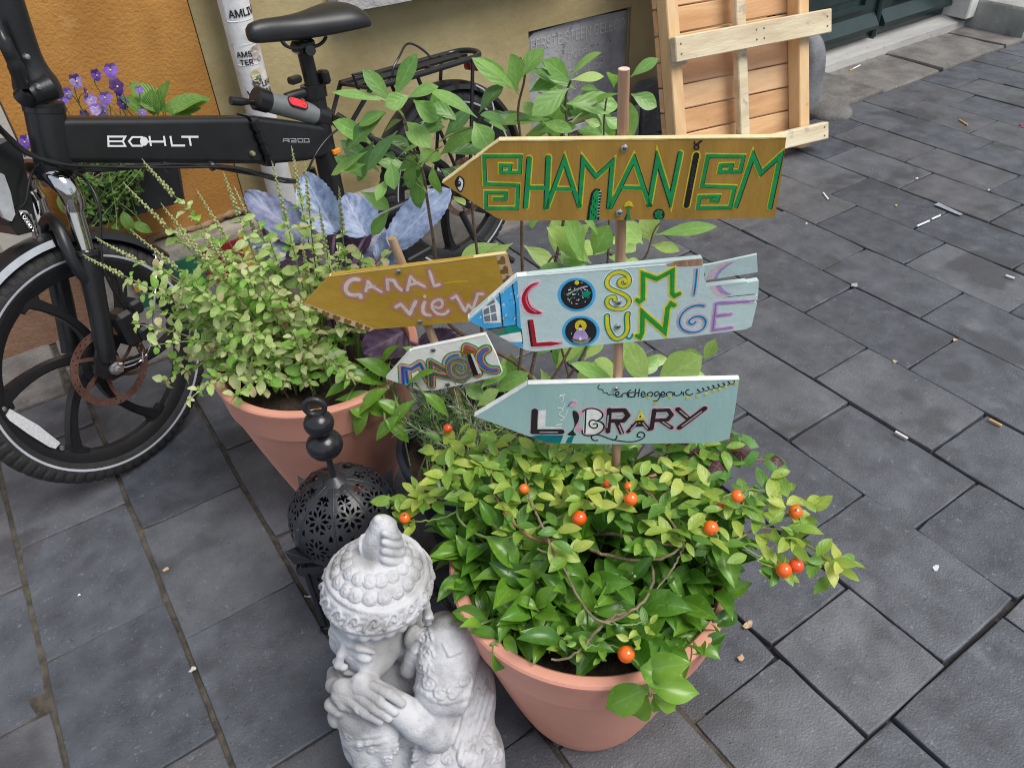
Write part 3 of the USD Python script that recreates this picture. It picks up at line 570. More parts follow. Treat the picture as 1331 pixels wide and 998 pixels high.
b1.paint('flute_knot', b1.stroke([(600, 128), (625, 142), (650, 122), (636, 128), (628, 150)], 8, B1, True), K_, 2)
ca = b1.area([(1128, 697), (1140, 600), (1160, 505), (1185, 475), (1215, 480), (1226, 510), (1215, 600), (1208, 697)], A1, False)
b1.paint('cactus_shade', ca.buffer(.0006), K_, 2); b1.paint('cactus', b1.area([(1142, 697), (1152, 600), (1172, 505), (1190, 482), (1210, 488), (1216, 515), (1206, 600), (1198, 697)], A1), G_, 3)
for k in range(9):
    b1.paint('cactus_spine', b1.stroke([(1212-k*1.5, 495+k*22), (1226-k*1.5, 490+k*22)], 4, A1), W__, 4)
    b1.paint('cactus_rib', b1.stroke([(1160+k % 3*14, 510+k*20), (1158+k % 3*14, 528+k*20)], 5, A1), K_, 4)
b1.paint('mushroom_stem', b1.area([(134, 580), (152, 580), (150, 620), (158, 668), (126, 668), (136, 620)], B1), G_, 3); b1.paint('mushroom_cap', b1.area([(110, 578), (122, 555), (145, 540), (168, 555), (177, 580), (145, 570)], B1), Y_, 4); b1.paint('mushroom_shadow', b1.area([(112, 668), (136, 620), (130, 668)], B1), K_, 2)
b1.paint('cactus_button_shade', b1.disc((354, 632), 40, 38, B1), K_, 2)
for k in range(7): b1.paint('cactus_button', b1.disc((354+18*math.cos(k*.9)*(k > 0), 632+18*math.sin(k*.9)*(k > 0)), 13, 13, B1), G_, 3)
b1.paint('eye_outline', b1.area([(206, 378), (240, 410), (240, 455), (212, 500), (182, 465), (172, 430), (182, 400)], A1, True), K_, 0)
b1.paint('eye_white', b1.area([(207, 390), (230, 415), (231, 452), (212, 488), (194, 465), (196, 425)], A1, True), W__, 1); b1.paint('eye_iris', b1.disc((200, 438), 19, 22, A1), K_, 2); b1.paint('eye_glint', b1.disc((206, 430), 5, 5, A1), W__, 3)
screw(b1.path, p1_, 790+115/5.324, 160+172/5.324); screw(b1.path, p1_, 790+80/5.324, 160+618/5.324)

# middle board, split and splintered at its right end
p2_ = sign_plane(-3.4, 803, 405, pr+TH)
C2, D2 = (600, 330, 6.05), (790, 320, 6.338)
d2 = lambda *q: [(790+x/6.338, 320+y/6.338) for x, y in q]
b2 = Board(sp, p2_, [(608, 416), (612, 410), (671, 360), (690, 357)] + d2((780, 98), (782, 160), (800, 188), (790, 248), (812, 262), (808, 330), (880, 322), (1145, 292), (1150, 300), (1244, 284), (1240, 388), (1000, 414), (925, 432), (1238, 404), (1232, 445), (900, 492), (1212, 458), (1230, 470), (1185, 660), (1140, 684), (700, 742), (0, 806)) + [(745, 451), (696, 457), (683, 455)], TH, paleb, label='pale blue arrow board lettered COSMIC LOUNGE, split at its right end')
rim_strip(b2.path, b2, (672, 359.5), (865, 344), TH, edge_w); rim_strip(b2.path, b2, (609, 414), (671, 360), TH, edge_w)
b2.paint('bare_wood', b2.area([(480, 155), (560, 122), (780, 104), (780, 158), (640, 168), (500, 165)], D2), rawwood, 0)
sp_pl = Plane(p2_.pt(*p2_.loc(*d2((800, 220))[0])), p2_.e*math.cos(.22)-p2_.n*math.sin(.22)*-1, axis)
sb = Board(sp, sp_pl, d2((782, 162), (860, 150), (1228, 70), (1236, 215), (1060, 242), (940, 262), (812, 280), (796, 250), (806, 236), (790, 205)), TH*.5, paleb, name='splinter', label='bent splinter torn from the pale blue board')
sb.paint('letter_c', sb.stroke([(840, 268), (870, 205), (960, 150), (1040, 122)], 44, D2, True, taper=(1, 1, .6, .15)), LP_, 0); sb.paint('letter_c_shade', sb.stroke([(890, 268), (915, 215), (980, 160), (1040, 126)], 26, D2, True, taper=(1, 1, .6, .2)), PU_, 1)
def halo(b, strokes, crop, layers, name='letter', curve=False, join=1):
    for k, (w, m_) in enumerate(layers): b.paint(name if k == len(layers)-1 else name+'_outline', unary_union([b.stroke(s_, w, crop, curve, 1, join) for s_ in strokes]), m_, k)
cres = b2.area([(612, 224), (545, 240), (490, 295), (472, 350), (488, 415), (545, 468), (632, 465), (570, 432), (528, 372), (522, 310), (555, 262)], C2, True)
b2.paint('letter_outline', cres.buffer(.0028), LP_, 0); b2.paint('letter', cres, RD_, 1); b2.paint('letter_light', b2.stroke([(590, 240), (520, 300), (508, 360), (540, 425), (585, 455)], 12, C2, True), paintm('rose', (.66, .14, .2)), 2)
for (cx, cy), rx, ry in (((905, 320), 150, 133), ((938, 607), 148, 122)):
    b2.paint('roundel_rim', b2.disc((cx, cy), rx, ry, C2), CY_, 0); b2.paint('roundel_field', b2.disc((cx, cy), rx*.84, ry*.86, C2), K_, 1)
b2.paint('moon', b2.disc((906, 225), 18, 17, C2), Y_, 2)
r3 = np.random.default_rng(5)
for k in range(46):
    x, y = r3.normal(905, 52), r3.normal(320, 40)
    if ((x-905)/118)**2+((y-320)/106)**2 < 1: b2.paint('star_speck', b2.stroke([(x, y), (x+r3.normal(0, 10), y+r3.normal(-4, 6))], r3.uniform(3, 8), C2), [W__, LG_, TE_, GY_, LP_][r3.integers(5)], 2+k % 3)
b2.paint('nebula', b2.stroke([(830, 320), (880, 290), (950, 262), (985, 255)], 14, C2, True), GY_, 2); b2.paint('planet', b2.area([(945, 305), (985, 292), (1012, 300), (985, 338), (950, 330)], C2, True), TE_, 3)
b2.paint('moon_disc', b2.disc((936, 563), 46, 44, C2), Y_, 2); b2.paint('robe', b2.area([(872, 660), (890, 618), (915, 595), (955, 595), (982, 622), (995, 660), (935, 675)], C2, True), PU_, 3); b2.paint('face', b2.disc((933, 582), 15, 20, C2), W__, 4); b2.paint('hair', b2.area([(918, 574), (932, 548), (948, 574)], C2), K_, 5); b2.paint('hands', b2.disc((933, 664), 9, 14, C2), W__, 4); b2.paint('meadow', b2.area([(862, 668), (900, 682), (960, 684), (1018, 655), (990, 700), (935, 712), (885, 698)], C2), paintm('dusk', (.25, .24, .16)), 2)
for k in range(16):
    x, y = r3.uniform(835, 1040), r3.uniform(530, 650)
    if ((x-938)/115)**2+((y-607)/95)**2 < 1 and not (875 < x < 1000 and 520 < y): b2.paint('star_speck', b2.disc((x, y), 4, 4, C2), W__, 2)
halo(b2, [[(1290, 218), (1268, 198), (1240, 215), (1255, 252), (1302, 246), (1316, 195), (1282, 152), (1212, 146), (1155, 185), (1142, 240), (1200, 288), (1285, 325), (1318, 375), (1282, 424), (1205, 432), (1146, 398), (1152, 348), (1192, 336), (1204, 362)]], C2, [(56, W__), (44, TE_), (26, Y_)], curve=True)
halo(b2, [[(1143, 488), (1146, 560), (1172, 630), (1225, 668), (1280, 640), (1303, 560), (1306, 470)]], C2, [(60, W__), (50, TE_), (28, Y_)], curve=True)
b2.paint('letter_tail', b2.stroke([(150, 745), (180, 760), (205, 725)], 16, D2, True), TE_, 1)
def green_y(strokes, curve=False): halo(b2, strokes, D2, [(70, paintm('pale_yellow', (.66, .62, .22))), (54, Y_), (38, LG_), (10, G_)], curve=curve, join=2)
green_y([[(242, 440), (262, 455), (288, 435), (290, 225), (405, 268), (532, 200), (528, 385), (552, 408), (585, 392)]])
green_y([[(240, 735), (265, 748), (282, 710), (287, 545), (468, 705), (492, 510), (520, 470), (545, 485)]])
halo(b2, [[(734, 188), (724, 300), (710, 398)]], D2, [(46, PK_), (30, paleb), (20, CY_), (8, DT_)])
halo(b2, [[(792, 490), (700, 492), (625, 540), (590, 610), (610, 675), (690, 706), (775, 685), (806, 625), (775, 580), (700, 585), (668, 620), (690, 640), (722, 622)]], D2, [(46, PK_), (30, LP_), (20, CY_), (8, DT_)], curve=True)
halo(b2, [[(1200, 452), (890, 470), (866, 690), (1022, 668)], [(880, 575), (1012, 558)]], D2, [(48, LP_), (32, PU_), (8, paintm('violet', (.3, .14, .42)))])
b2.paint('letter_outline', b2.stroke([(880, 318), (910, 370), (1005, 395)], 70, D2, True, taper=(.9, 1, .3)), LP_, 0); b2.paint('letter', b2.stroke([(908, 316), (935, 362), (1012, 394)], 36, D2, True, taper=(.9, 1, .3)), PU_, 1)
# little blue house painted on the arrow's tip
b2.paint('painted_house', b2.area([(62, 520), (438, 205), (468, 590), (170, 592), (120, 570)], C2), CY_, 0)
for k in range(34):
    x, y = r3.uniform(90, 440), r3.uniform(240, 575); b2.paint('shingle_light', b2.stroke([(x, y), (x+r3.normal(6, 5), y-14)], 7, C2), [W__, paintm('pale_blue', (.36, .60, .78)), BL_][k % 3], 1)
b2.paint('house_line', unary_union([b2.stroke(q, 8, C2) for q in ([(400, 240), (425, 400), (430, 560)], [(425, 560), (470, 605)], [(172, 595), (345, 572), (430, 560)], [(300, 310), (325, 565)], [(468, 590), (480, 700)])]), K_, 2)
b2.paint('house_window', b2.area([(160, 430), (262, 345), (300, 400), (310, 540), (175, 540)], C2), W__, 2); b2.paint('window_pane', unary_union([b2.area(q, C2) for q in ([(172, 440), (212, 415), (220, 465), (174, 478)], [(222, 408), (262, 395), (272, 452), (230, 462)], [(174, 490), (222, 476), (226, 528), (182, 530)], [(232, 474), (272, 462), (280, 522), (236, 526)], [(190, 405), (255, 352), (262, 380), (205, 405)])]), paintm('pane_grey', (.16, .2, .24)), 3)
b2.paint('house_base', b2.area([(175, 596), (340, 578), (340, 618), (250, 640)], C2), paintm('olive_grey', (.13, .15, .11)), 1); b2.paint('green_awning', b2.area([(340, 575), (430, 562), (470, 605), (370, 622), (338, 616)], C2), TE_, 3); b2.paint('house_door', b2.area([(295, 640), (470, 618), (478, 690), (330, 690)], C2), W__, 2); b2.paint('house_lower', b2.area([(345, 690), (478, 685), (486, 735)], C2), CY_, 1); b2.paint('green_awning', b2.stroke([(265, 640), (360, 620)], 16, C2), TE_, 3)
for q in ((790+85/6.338, 320+460/6.338), (790+80/6.338, 320+658/6.338)): screw(b2.path, p2_, *q)

# lowest board
p3_ = sign_plane(3.3, 800, 535, pr+TH)
E3 = (610, 480, 3.597)
b3 = Board(sp, p3_, [(617, 541), (684, 500.5), (692, 499), (961, 493), (955, 535), (948, 570), (930, 575.5), (800, 577), (712, 576)], TH, aqua, label='aqua arrow board lettered entheogenic LIBRARY')
rim_strip(b3.path, b3, (686, 499.3), (961, 493), TH, edge_w); rim_strip(b3.path, b3, (617, 541), (685, 500), TH, edge_w)
def ink_letter(strokes, w=24, out=36, curve=False, oc=PK_, light=None):
    b3.paint('letter_outline', unary_union([b3.stroke(s_, out, E3, curve, 1, 1) for s_ in strokes]), oc, 0)
    b3.paint('letter', unary_union([b3.stroke(s_, w, E3, curve, 1, 1) for s_ in strokes]), K_, 1)
    for q in light or (): b3.paint('letter_light', b3.stroke(q, 7, E3), GY_ if len(q) == 2 else W__, 2)
b3.paint('letter_shade', b3.area([(325, 195), (358, 190), (355, 270), (430, 268), (432, 285), (320, 285)], E3), W__, 0)
ink_letter([[(306, 194), (302, 285)], [(300, 291), (430, 291)]], 30, 36, light=[[(330, 292), (412, 292)]])
b3.paint('figure_body', b3.area([(484, 192), (505, 200), (513, 225), (498, 262), (492, 296), (500, 304), (460, 304), (474, 290), (490, 240)], E3, True), K_, 1); b3.paint('figure_head', b3.disc((488, 160), 19, 17, E3), LP_, 1); b3.paint('figure_head_swirl', b3.stroke([(478, 160), (490, 150), (500, 162), (488, 168)], 3, E3, True), PK_, 2); b3.paint('figure_hat', b3.stroke([(462, 172), (470, 160), (480, 150)], 5, E3), BL_, 2)
for q in ([(425, 120), (440, 135), (432, 150)], [(415, 180), (436, 190), (420, 210), (440, 222), (425, 240)], [(445, 160), (440, 180)], [(460, 190), (450, 215)], [(405, 262), (432, 256)], [(420, 128), (448, 118)]): b3.paint('smoke_swirl', b3.stroke(q, 4, E3, len(q) > 2), W__, 1)
b3.paint('letter_outline', b3.stroke([(545, 188), (535, 295), (590, 300), (625, 270), (595, 240), (622, 210), (590, 188), (545, 188)], 26, E3, True), PK_, 0)
b3.paint('letter', b3.area([(540, 184), (592, 182), (626, 208), (605, 240), (632, 270), (600, 304), (530, 300)], E3, False), W__, 1)
b3.paint('letter_line', unary_union([b3.stroke(q, 7, E3, True) for q in ([(530, 196), (545, 186), (590, 184), (622, 205), (600, 238)], [(600, 240), (630, 265), (600, 300), (535, 303), (528, 285)], [(545, 190), (540, 296)], [(596, 242), (565, 240), (568, 268), (592, 272), (598, 255), (580, 255)])]), K_, 2)
ink_letter([[(655, 188), (648, 290)], [(655, 192), (725, 190), (742, 215), (720, 240), (662, 240)], [(690, 245), (712, 295)]], 23, 36, light=[[(650, 215), (643, 270)], [(700, 262), (715, 300)], [(690, 215), (722, 212)]])
ink_letter([[(790, 240), (742, 290)], [(800, 235), (838, 280)], [(765, 262), (818, 258)]], 19, 32, light=[[(782, 252), (755, 282)], [(812, 250), (832, 276)]])
b3.paint('pyramid', b3.area([(800, 188), (824, 234), (778, 238)], E3), Y_, 3); b3.paint('pyramid_eye', b3.disc((799, 217), 11, 7, E3), W__, 4); b3.paint('pyramid_pupil', b3.disc((799, 217), 5, 5, E3), K_, 5)
ink_letter([[(865, 190), (852, 276)], [(865, 192), (930, 190), (946, 212), (925, 235), (870, 238)], [(895, 240), (945, 272)]], 21, 36, light=[[(880, 205), (925, 203)], [(905, 245), (938, 268)]])
ink_letter([[(975, 186), (1022, 228)], [(1100, 182), (982, 272)]], 26, 40, light=[[(985, 193), (1020, 222)], [(1085, 196), (995, 264)]])
b3.paint('scroll_line', unary_union([b3.stroke(q, 6, E3, True) for q in ([(600, 330), (580, 330), (572, 312), (590, 305), (640, 318), (720, 336), (800, 328), (820, 305), (800, 292), (785, 308), (800, 316)], [(690, 310), (684, 325), (670, 330)])]), K_, 1)
scr = [[(683, 117), (700, 113), (697, 105), (686, 108), (684, 122), (694, 128), (710, 122)], [(715, 128), (722, 112), (738, 112), (742, 130)], [(755, 95), (752, 128), (765, 128), (775, 110)], [(745, 110), (770, 106)], [(778, 92), (772, 128)], [(796, 92), (790, 126)], [(775, 112), (795, 108)], [(805, 116), (822, 112), (812, 104), (804, 122), (825, 124)], [(845, 108), (832, 118), (848, 126), (858, 112), (845, 106)], [(885, 106), (868, 110), (872, 126), (888, 112), (884, 140), (862, 146)], [(898, 118), (914, 112), (906, 104), (896, 122), (916, 124)], [(925, 124), (930, 106), (946, 106), (950, 122)], [(960, 106), (966, 122), (985, 118), (992, 104)], [(1000, 106), (1002, 120)], [(1028, 94), (1012, 104), (1020, 118), (1045, 112)]]
b3.paint('script_lettering', unary_union([b3.stroke(q, 5, E3, len(q) > 2) for q in scr]), K_, 1)
curl = []; xs = 1060
while xs < 1250: curl += [(xs, 112-(xs-1060)*.25), (xs+12, 96-(xs-1060)*.25), (xs+6, 92-(xs-1060)*.25)]; xs += 24
b3.paint('curl_line', b3.stroke(curl, 3, E3, True), K_, 1)
b3.paint('curl_line', b3.stroke([(608, 72), (612, 92), (625, 98), (628, 108), (645, 110), (650, 118), (668, 116), (676, 122)], 3.4, E3, True), K_, 1)
for x, y in ((840, 130), (870, 157), (940, 130), (1020, 132), (1065, 124), (1106, 116), (1142, 100), (1200, 80), (1245, 66), (1170, 92)): b3.paint('gold_dot', b3.disc((x, y), 7, 6, E3), Y_, 2)
b3.paint('painted_stain', b3.area([(262, 318), (330, 306), (440, 308), (425, 345), (300, 345)], E3), DT_, 0); b3.paint('painted_stain', b3.area([(462, 318), (492, 305), (478, 345), (450, 345)], E3), DT_, 0)
screw(b3.path, p3_, 610+685/3.597, 480+88/3.597, .0032)

# second sign: leaning stake with two boards
STK = 1.0
s_hi, s_lo = ond(509, 309, STK+.012), ond(604, 540, STK+.012); s_ax = (s_hi-s_lo)/np.linalg.norm(s_hi-s_lo)
s_foot = s_lo - s_ax*((s_lo[2]-.20)/s_ax[2])
s2 = thing('leaning_sign', 'leaning wooden stake with two small painted arrow boards, behind the lantern', 'sign', s_foot)
put(s2, 'stake', tube([s_foot+(s_hi-s_foot)*t for t in np.linspace(0, 1, 20)], .0066, 14), stakew2, smooth=50)
e4 = _r0*math.cos(.06)-HD*math.sin(.06)
p4_ = Plane(ond(550, 400, STK), e4, ZU)
F4, G4 = (390, 320, 4.59), (490, 425, 7.394)
b4 = Board(s2, p4_, [(394, 396), (427, 360), (432, 357), (655, 330), (659, 331), (668, 365), (674, 402), (640, 416), (487, 428), (480, 431), (440, 418)], .007, mustard, label='mustard arrow board lettered CANAL VIEW')
rim_strip(b4.path, b4, (428, 359), (657, 330), .007, edge_y, 'painted_edge')
beige = paintm('beige', (.56, .40, .30)); brown = paintm('heart_brown', (.22, .12, .02))
b4.paint('heart_border', b4.area([(10, 370), (35, 342), (440, 490), (415, 512)], F4), beige, 0); b4.paint('heart_border', b4.area([(1170, 62), (1228, 44), (1290, 210), (1295, 300), (1245, 320)], F4), beige, 0)
def heart(cx, cy, r, a):
    pts = []
    for t in np.linspace(0, 2*np.pi, 22, endpoint=False):
        x, y = 16*math.sin(t)**3, -(13*math.cos(t)-5*math.cos(2*t)-2*math.cos(3*t)-math.cos(4*t)); pts.append((cx+(x*math.cos(a)-y*math.sin(a))*r/16, cy+(x*math.sin(a)+y*math.cos(a))*r/16))
    return b4.area(pts, F4)
for cx, cy, r, a in ((80, 380, 24, .4), (150, 405, 24, .4), (216, 430, 24, .4), (282, 452, 24, .4), (350, 475, 24, .4), (400, 492, 18, .4), (1205, 88, 28, -.9), (1222, 145, 28, -.9), (1236, 200, 26, -.9)): b4.paint('heart', heart(cx, cy, r, a), brown, 1)
rose = paintm('dusty_rose', (.52, .22, .20)); cream = paintm('cream', (.66, .58, .50))
def canal(strokes, curve=True, w=24):
    f = unary_union([b4.stroke(q, w, F4, curve and len(q) > 2) for q in strokes]); o = unary_union([b4.stroke(q, w+26, F4, curve and len(q) > 2) for q in strokes])
    b4.paint('letter_outline', o, rose, 0); b4.paint('letter', f, cream, 1)
    ring = o.buffer(.0012).exterior if isinstance(o, Polygon) else o.convex_hull.exterior
    L = ring.length; n = int(L/.0030)
    b4.paint('letter_ray', unary_union([LineString([ring.interpolate(k*L/n), Point(ring.interpolate(k*L/n).x+(ring.interpolate(k*L/n).x-o.centroid.x)*.07, ring.interpolate(k*L/n).y+(ring.interpolate(k*L/n).y-o.centroid.y)*.07)]).buffer(.00035) for k in range(n)]), rose, 0)
canal([[(350, 200), (310, 200), (275, 235), (280, 275), (325, 292), (358, 290), (362, 305)]]); canal([[(392, 268), (405, 210), (430, 240), (485, 272)], [(400, 248), (442, 240)]], False, 17); canal([[(525, 258), (520, 200), (560, 205), (575, 235), (605, 262)]], False, 20); canal([[(640, 262), (660, 180), (690, 215), (742, 240)], [(650, 232), (705, 218)]], False, 18); canal([[(772, 148), (800, 238), (832, 228)]], False, 18)
canal([[(572, 362), (600, 345), (655, 405), (690, 330)]], False, 20); canal([[(742, 335), (755, 410), (775, 412)]], True, 20); b4.paint('letter_dot', b4.disc((744, 300), 10, 9, F4), cream, 1); canal([[(805, 362), (850, 345), (840, 322), (800, 330), (792, 375), (830, 405), (885, 385)]], True, 17); canal([[(905, 312), (932, 298), (985, 388), (1005, 350), (1030, 378), (1060, 285), (1088, 285)]], False, 18)
b4.paint('brush_mark', b4.stroke([(860, 222), (920, 212), (1000, 210)], 4, F4), Y_, 0)
screw(b4.path, p4_, 390+590/4.59, 320+150/4.59, .0042); screw(b4.path, p4_, 390+716/4.59, 320+450/4.59, .0042)
p5_ = Plane(ond(585, 470, STK-.002), e4, ZU)
b5 = Board(s2, p5_, [(501.5, 492), (532, 456.5), (540, 454), (629, 435), (632.5, 437), (645, 462), (653, 484), (650, 488), (600, 500), (566, 507), (548, 508)], .007, ivory, label='ivory arrow board lettered MAGIC in rainbow colours')
rim_strip(b5.path, b5, (502, 491.5), (533, 456), .007, edge_w); rim_strip(b5.path, b5, (536, 455), (632, 435), .007, edge_w)
def rainbow(strokes, cols_, curve=False, join=1, lev=0):
    for k, (w, m_) in enumerate(cols_): b5.paint('letter' if k == len(cols_)-1 else 'letter_band', unary_union([b5.stroke(q, w, G4, curve, 1, join) for q in strokes]), m_, lev+k)
OR2 = paintm('amber', (.78, .42, .04)); MG = paintm('magenta', (.5, .08, .2)); NV = paintm('navy', (.04, .07, .25))
rainbow([[(255, 555), (245, 385), (330, 402), (415, 350), (500, 520)], [(280, 420), (300, 560)]], [(96, TE_), (78, OR2), (56, PK_), (34, BL_), (10, NV)])
rainbow([[(525, 560), (515, 330), (650, 410), (820, 505), (480, 430)]], [(86, TE_), (66, OR2), (46, MG), (26, NV), (10, LG_)], lev=5)
rainbow([[(665, 350), (700, 285), (780, 262)]], [(84, TE_), (66, OR2), (46, LP_), (28, BL_)], True, lev=6)
sw = [(900, 430), (870, 475), (790, 495), (720, 460), (690, 390), (720, 320), (800, 300), (870, 330), (880, 400), (830, 450), (760, 430), (740, 380), (780, 350), (815, 375), (800, 400)]
rainbow([sw], [(60, TE_), (48, OR2), (36, LG_), (22, BL_), (9, MG)], True, lev=10)
rainbow([[(860, 235), (865, 190), (925, 215)], [(895, 250), (940, 350), (965, 440)]], [(110, TE_), (88, OR2), (66, MG)], lev=8)
b5.paint('mushroom_cap', b5.area([(822, 238), (860, 182), (940, 222), (920, 248), (860, 245)], G4), brown, 16); b5.paint('mushroom_stem', b5.area([(865, 262), (905, 250), (980, 440), (930, 460)], G4), K_, 16); b5.paint('mushroom_light', b5.area([(900, 245), (920, 250), (1000, 430), (975, 440)], G4), W__, 17)
rainbow([[(1055, 205), (1000, 245), (990, 310), (1040, 380), (1145, 405)]], [(104, TE_), (80, OR2), (56, MG), (36, BL_)], True, lev=12)
screw(b5.path, p5_, 490+540/7.394, 425+218/7.394, .0042); screw(b5.path, p5_, 490+680/7.394, 425+548/7.394, .0042)
# ================================================================= folding bicycle
b2.paint('letter_outline', unary_union([b2.stroke([(538, 520), (562, 718), (790, 702)], 62, C2, cap=2, join=2)]), LP_, 0); b2.paint('letter_shadow', b2.stroke([(530, 520), (556, 716), (700, 708)], 26, C2, cap=2, join=2), K_, 1); b2.paint('letter', unary_union([b2.area([(530, 516), (562, 516), (590, 700), (562, 728)], C2), b2.area([(565, 700), (700, 690), (795, 700), (700, 720), (562, 726)], C2)]), RD_, 2)
def lean_plane(c, phi, psi):
    p, q = math.radians(phi), math.radians(psi); e = np.array([math.cos(p), math.sin(p), 0]); n0 = np.array([math.sin(p), -math.cos(p), 0])
    return Plane(c, e, ZU*math.cos(q)+n0*math.sin(q))
FC = np.array([-.032, 1.53, .25])
FW = lean_plane(FC, 25, -8)                                 # front wheel, turned a little
BP = lean_plane(FC, 14, -5); BP = Plane(FC-BP.u*.25, BP.e, BP.u)
matte = M('matte_black_frame', (.0085, .0088, .010), (.012, .0125, .014), scale=20, rough=.38, spec=.45, bump=.08, bscale=300)
gloss = M('black_plastic', (.008, .008, .009), (.012, .012, .013), scale=20, rough=.28)
rubber = M('tyre_rubber', (.012, .012, .0125), (.024, .023, .023), scale=30, rough=.75, bump=.5, bscale=250)
chrome = M('chrome', (.62, .60, .58), rough=.07, metallic=1.0)
silver = M('silver_metal', (.42, .42, .43), (.55, .55, .55), scale=40, rough=.3, metallic=.9)
stripe = M('reflective_stripe', (.34, .36, .40), (.42, .44, .48), scale=30, rough=.35)
rust = M('brake_disc_metal', (.16, .085, .065), (.28, .16, .125), scale=25, rough=.35, metallic=.7)
decal = M('white_decal', (.66, .67, .69), rough=.4); decal2 = M('grey_decal', (.28, .29, .31), rough=.4)
bike = thing('folding_bicycle', 'matte black folding electric bicycle parked along the orange wall', 'bicycle', FC-FW.u*.25)
def at_c(pl, c, r, th): return c + (pl.e*math.cos(th)+pl.u*math.sin(th))*r
def angle(pl, c, px, py, w=0):
    a = pl.loc(px, py, w); o = np.array([(c-pl.o)@pl.e, (c-pl.o)@pl.u]); d = a-o; return math.atan2(d[1], d[0])
def wheel(name, label, pl, c, phase, fender_arc, side_stripe=True):
    w = unique(bike, name); UsdGeom.Xform.Define(stage, w); origins[w] = origin_of(bike)
    if label: tag(w, label)
    ns, na = 20, 420; th = np.linspace(0, 2*np.pi, ns, endpoint=False)
    A = np.arange(na)*2*np.pi/na; rr = np.zeros((ns, na)); ww = np.zeros((ns, na))
    for i, t in enumerate(th):
        rad = .027; rr[i] = .225+rad*np.cos(t)*1.0; ww[i] = .027*np.sin(t)
        if abs(math.sin(t)) < .97 and math.cos(t) > .15:
            sh = 2 if math.sin(t) > 0 else 0
            grv = ((np.arange(na)+sh+int(4*abs(math.sin(t)))) % 6 < 2) if abs(math.sin(t)) > .3 else ((np.arange(na)+sh) % 12 < 2)
            k = np.where(grv, -.0024, .0003); rr[i] += k*math.cos(t); ww[i] += k*math.sin(t)
    d = np.cos(A)[:, None]*pl.e+np.sin(A)[:, None]*pl.u
    v = c + rr[..., None]*d[None] + ww[..., None]*pl.n; f = grid_faces(ns, na, True)
    k = np.arange(na); last = np.stack([(ns-1)*na+k, (ns-1)*na+(k+1) % na, (k+1) % na, k], 1)
    put(w, 'tyre', (v.reshape(-1, 3), np.vstack([f, last])[:, ::-1]), rubber, smooth=35)
    for s_ in (1, -1):
        put(w, 'reflective_band', revolve([(.2168, s_*.0264), (.2190, s_*.0275), (.2215, s_*.0275), (.2212, s_*.0262)], c, pl.n, 120), stripe, smooth=60)
    put(w, 'rim', revolve([(.207, .015), (.210, .018), (.204, .019), (.190, .014), (.182, .009), (.180, 0), (.182, -.009), (.190, -.014), (.204, -.019), (.210, -.018), (.207, -.015), (.198, 0), (.207, .015)], c, pl.n, 120), matte, smooth=40)
    cp = Plane(c, pl.e, pl.u)
    for k in range(6):
        th0 = phase+k*math.pi/3; ctr = []
        for u in np.linspace(0, 1, 14):
            r = .022+u*.166; t = th0-.62+.62*u**1.35+.10*math.sin(u*math.pi); ctr.append((r*math.cos(t), r*math.sin(t)))
        ctr = np.array(ctr); sp_ = unary_union([unary_union([Point(ctr[i]).buffer(.0125-.0045*math.sin(math.pi*i/13.)), Point(ctr[i+1]).buffer(.0125-.0045*math.sin(math.pi*(i+1)/13.))]).convex_hull for i in range(13)])
        fl = Point(ctr[-1]).buffer(.024).intersection(Point(0, 0).buffer(.188)).difference(Point(0, 0).buffer(.176)); sp_ = sp_.union(fl)
        v1 = slab_poly(sp_.simplify(.0004), cp, -.010, .010); v2 = slab_poly(sp_.buffer(-.003).simplify(.0004), cp, -.0125, .0125)
        put(w, 'spoke', cat(v1, v2), matte, smooth=30)
    put(w, 'hub', revolve([(.0, .048), (.024, .048), (.027, .042), (.027, .022), (.040, .018), (.042, 0), (.040, -.018), (.027, -.022), (.027, -.042), (.0, -.048)], c, pl.n, 40), gloss, smooth=35)
    ring = Point(0, 0).buffer(.0805, 40).difference(Point(0, 0).buffer(.0655, 40))
    hl = unary_union([Point(r*math.cos(a), r*math.sin(a)).buffer(.0021, 4) for k in range(30) for r, a in ((.0695, k*.2094), (.0768, k*.2094+.1))])
    arms = unary_union([LineString([(.022*math.cos(a-.55), .022*math.sin(a-.55)), (.045*math.cos(a-.18), .045*math.sin(a-.18)), (.068*math.cos(a), .068*math.sin(a))]).buffer(.0034) for a in np.arange(6)*math.pi/3+.3])
    put(w, 'brake_disc', slab_poly(ring.difference(hl).union(arms).union(Point(0, 0).buffer(.026)).difference(Point(0, 0).buffer(.014)), Plane(c, pl.e, pl.u), .0485, .0505), rust, smooth=False)
    return w
for_ang = [angle(FW, FC, *q) for q in ((24, 405), (0, 515), (96, 592), (203, 543))]
ph = math.atan2(np.mean(np.sin(np.array(for_ang)*6)), np.mean(np.cos(np.array(for_ang)*6)))/6
fw = wheel('front_wheel', 'front wheel with curved spokes and white side stripe', FW, FC, ph, None)
RC = BP.pt(1.03, .25)
rw2 = wheel('rear_wheel', 'rear wheel half hidden by the shrub', BP, RC, .3, None)
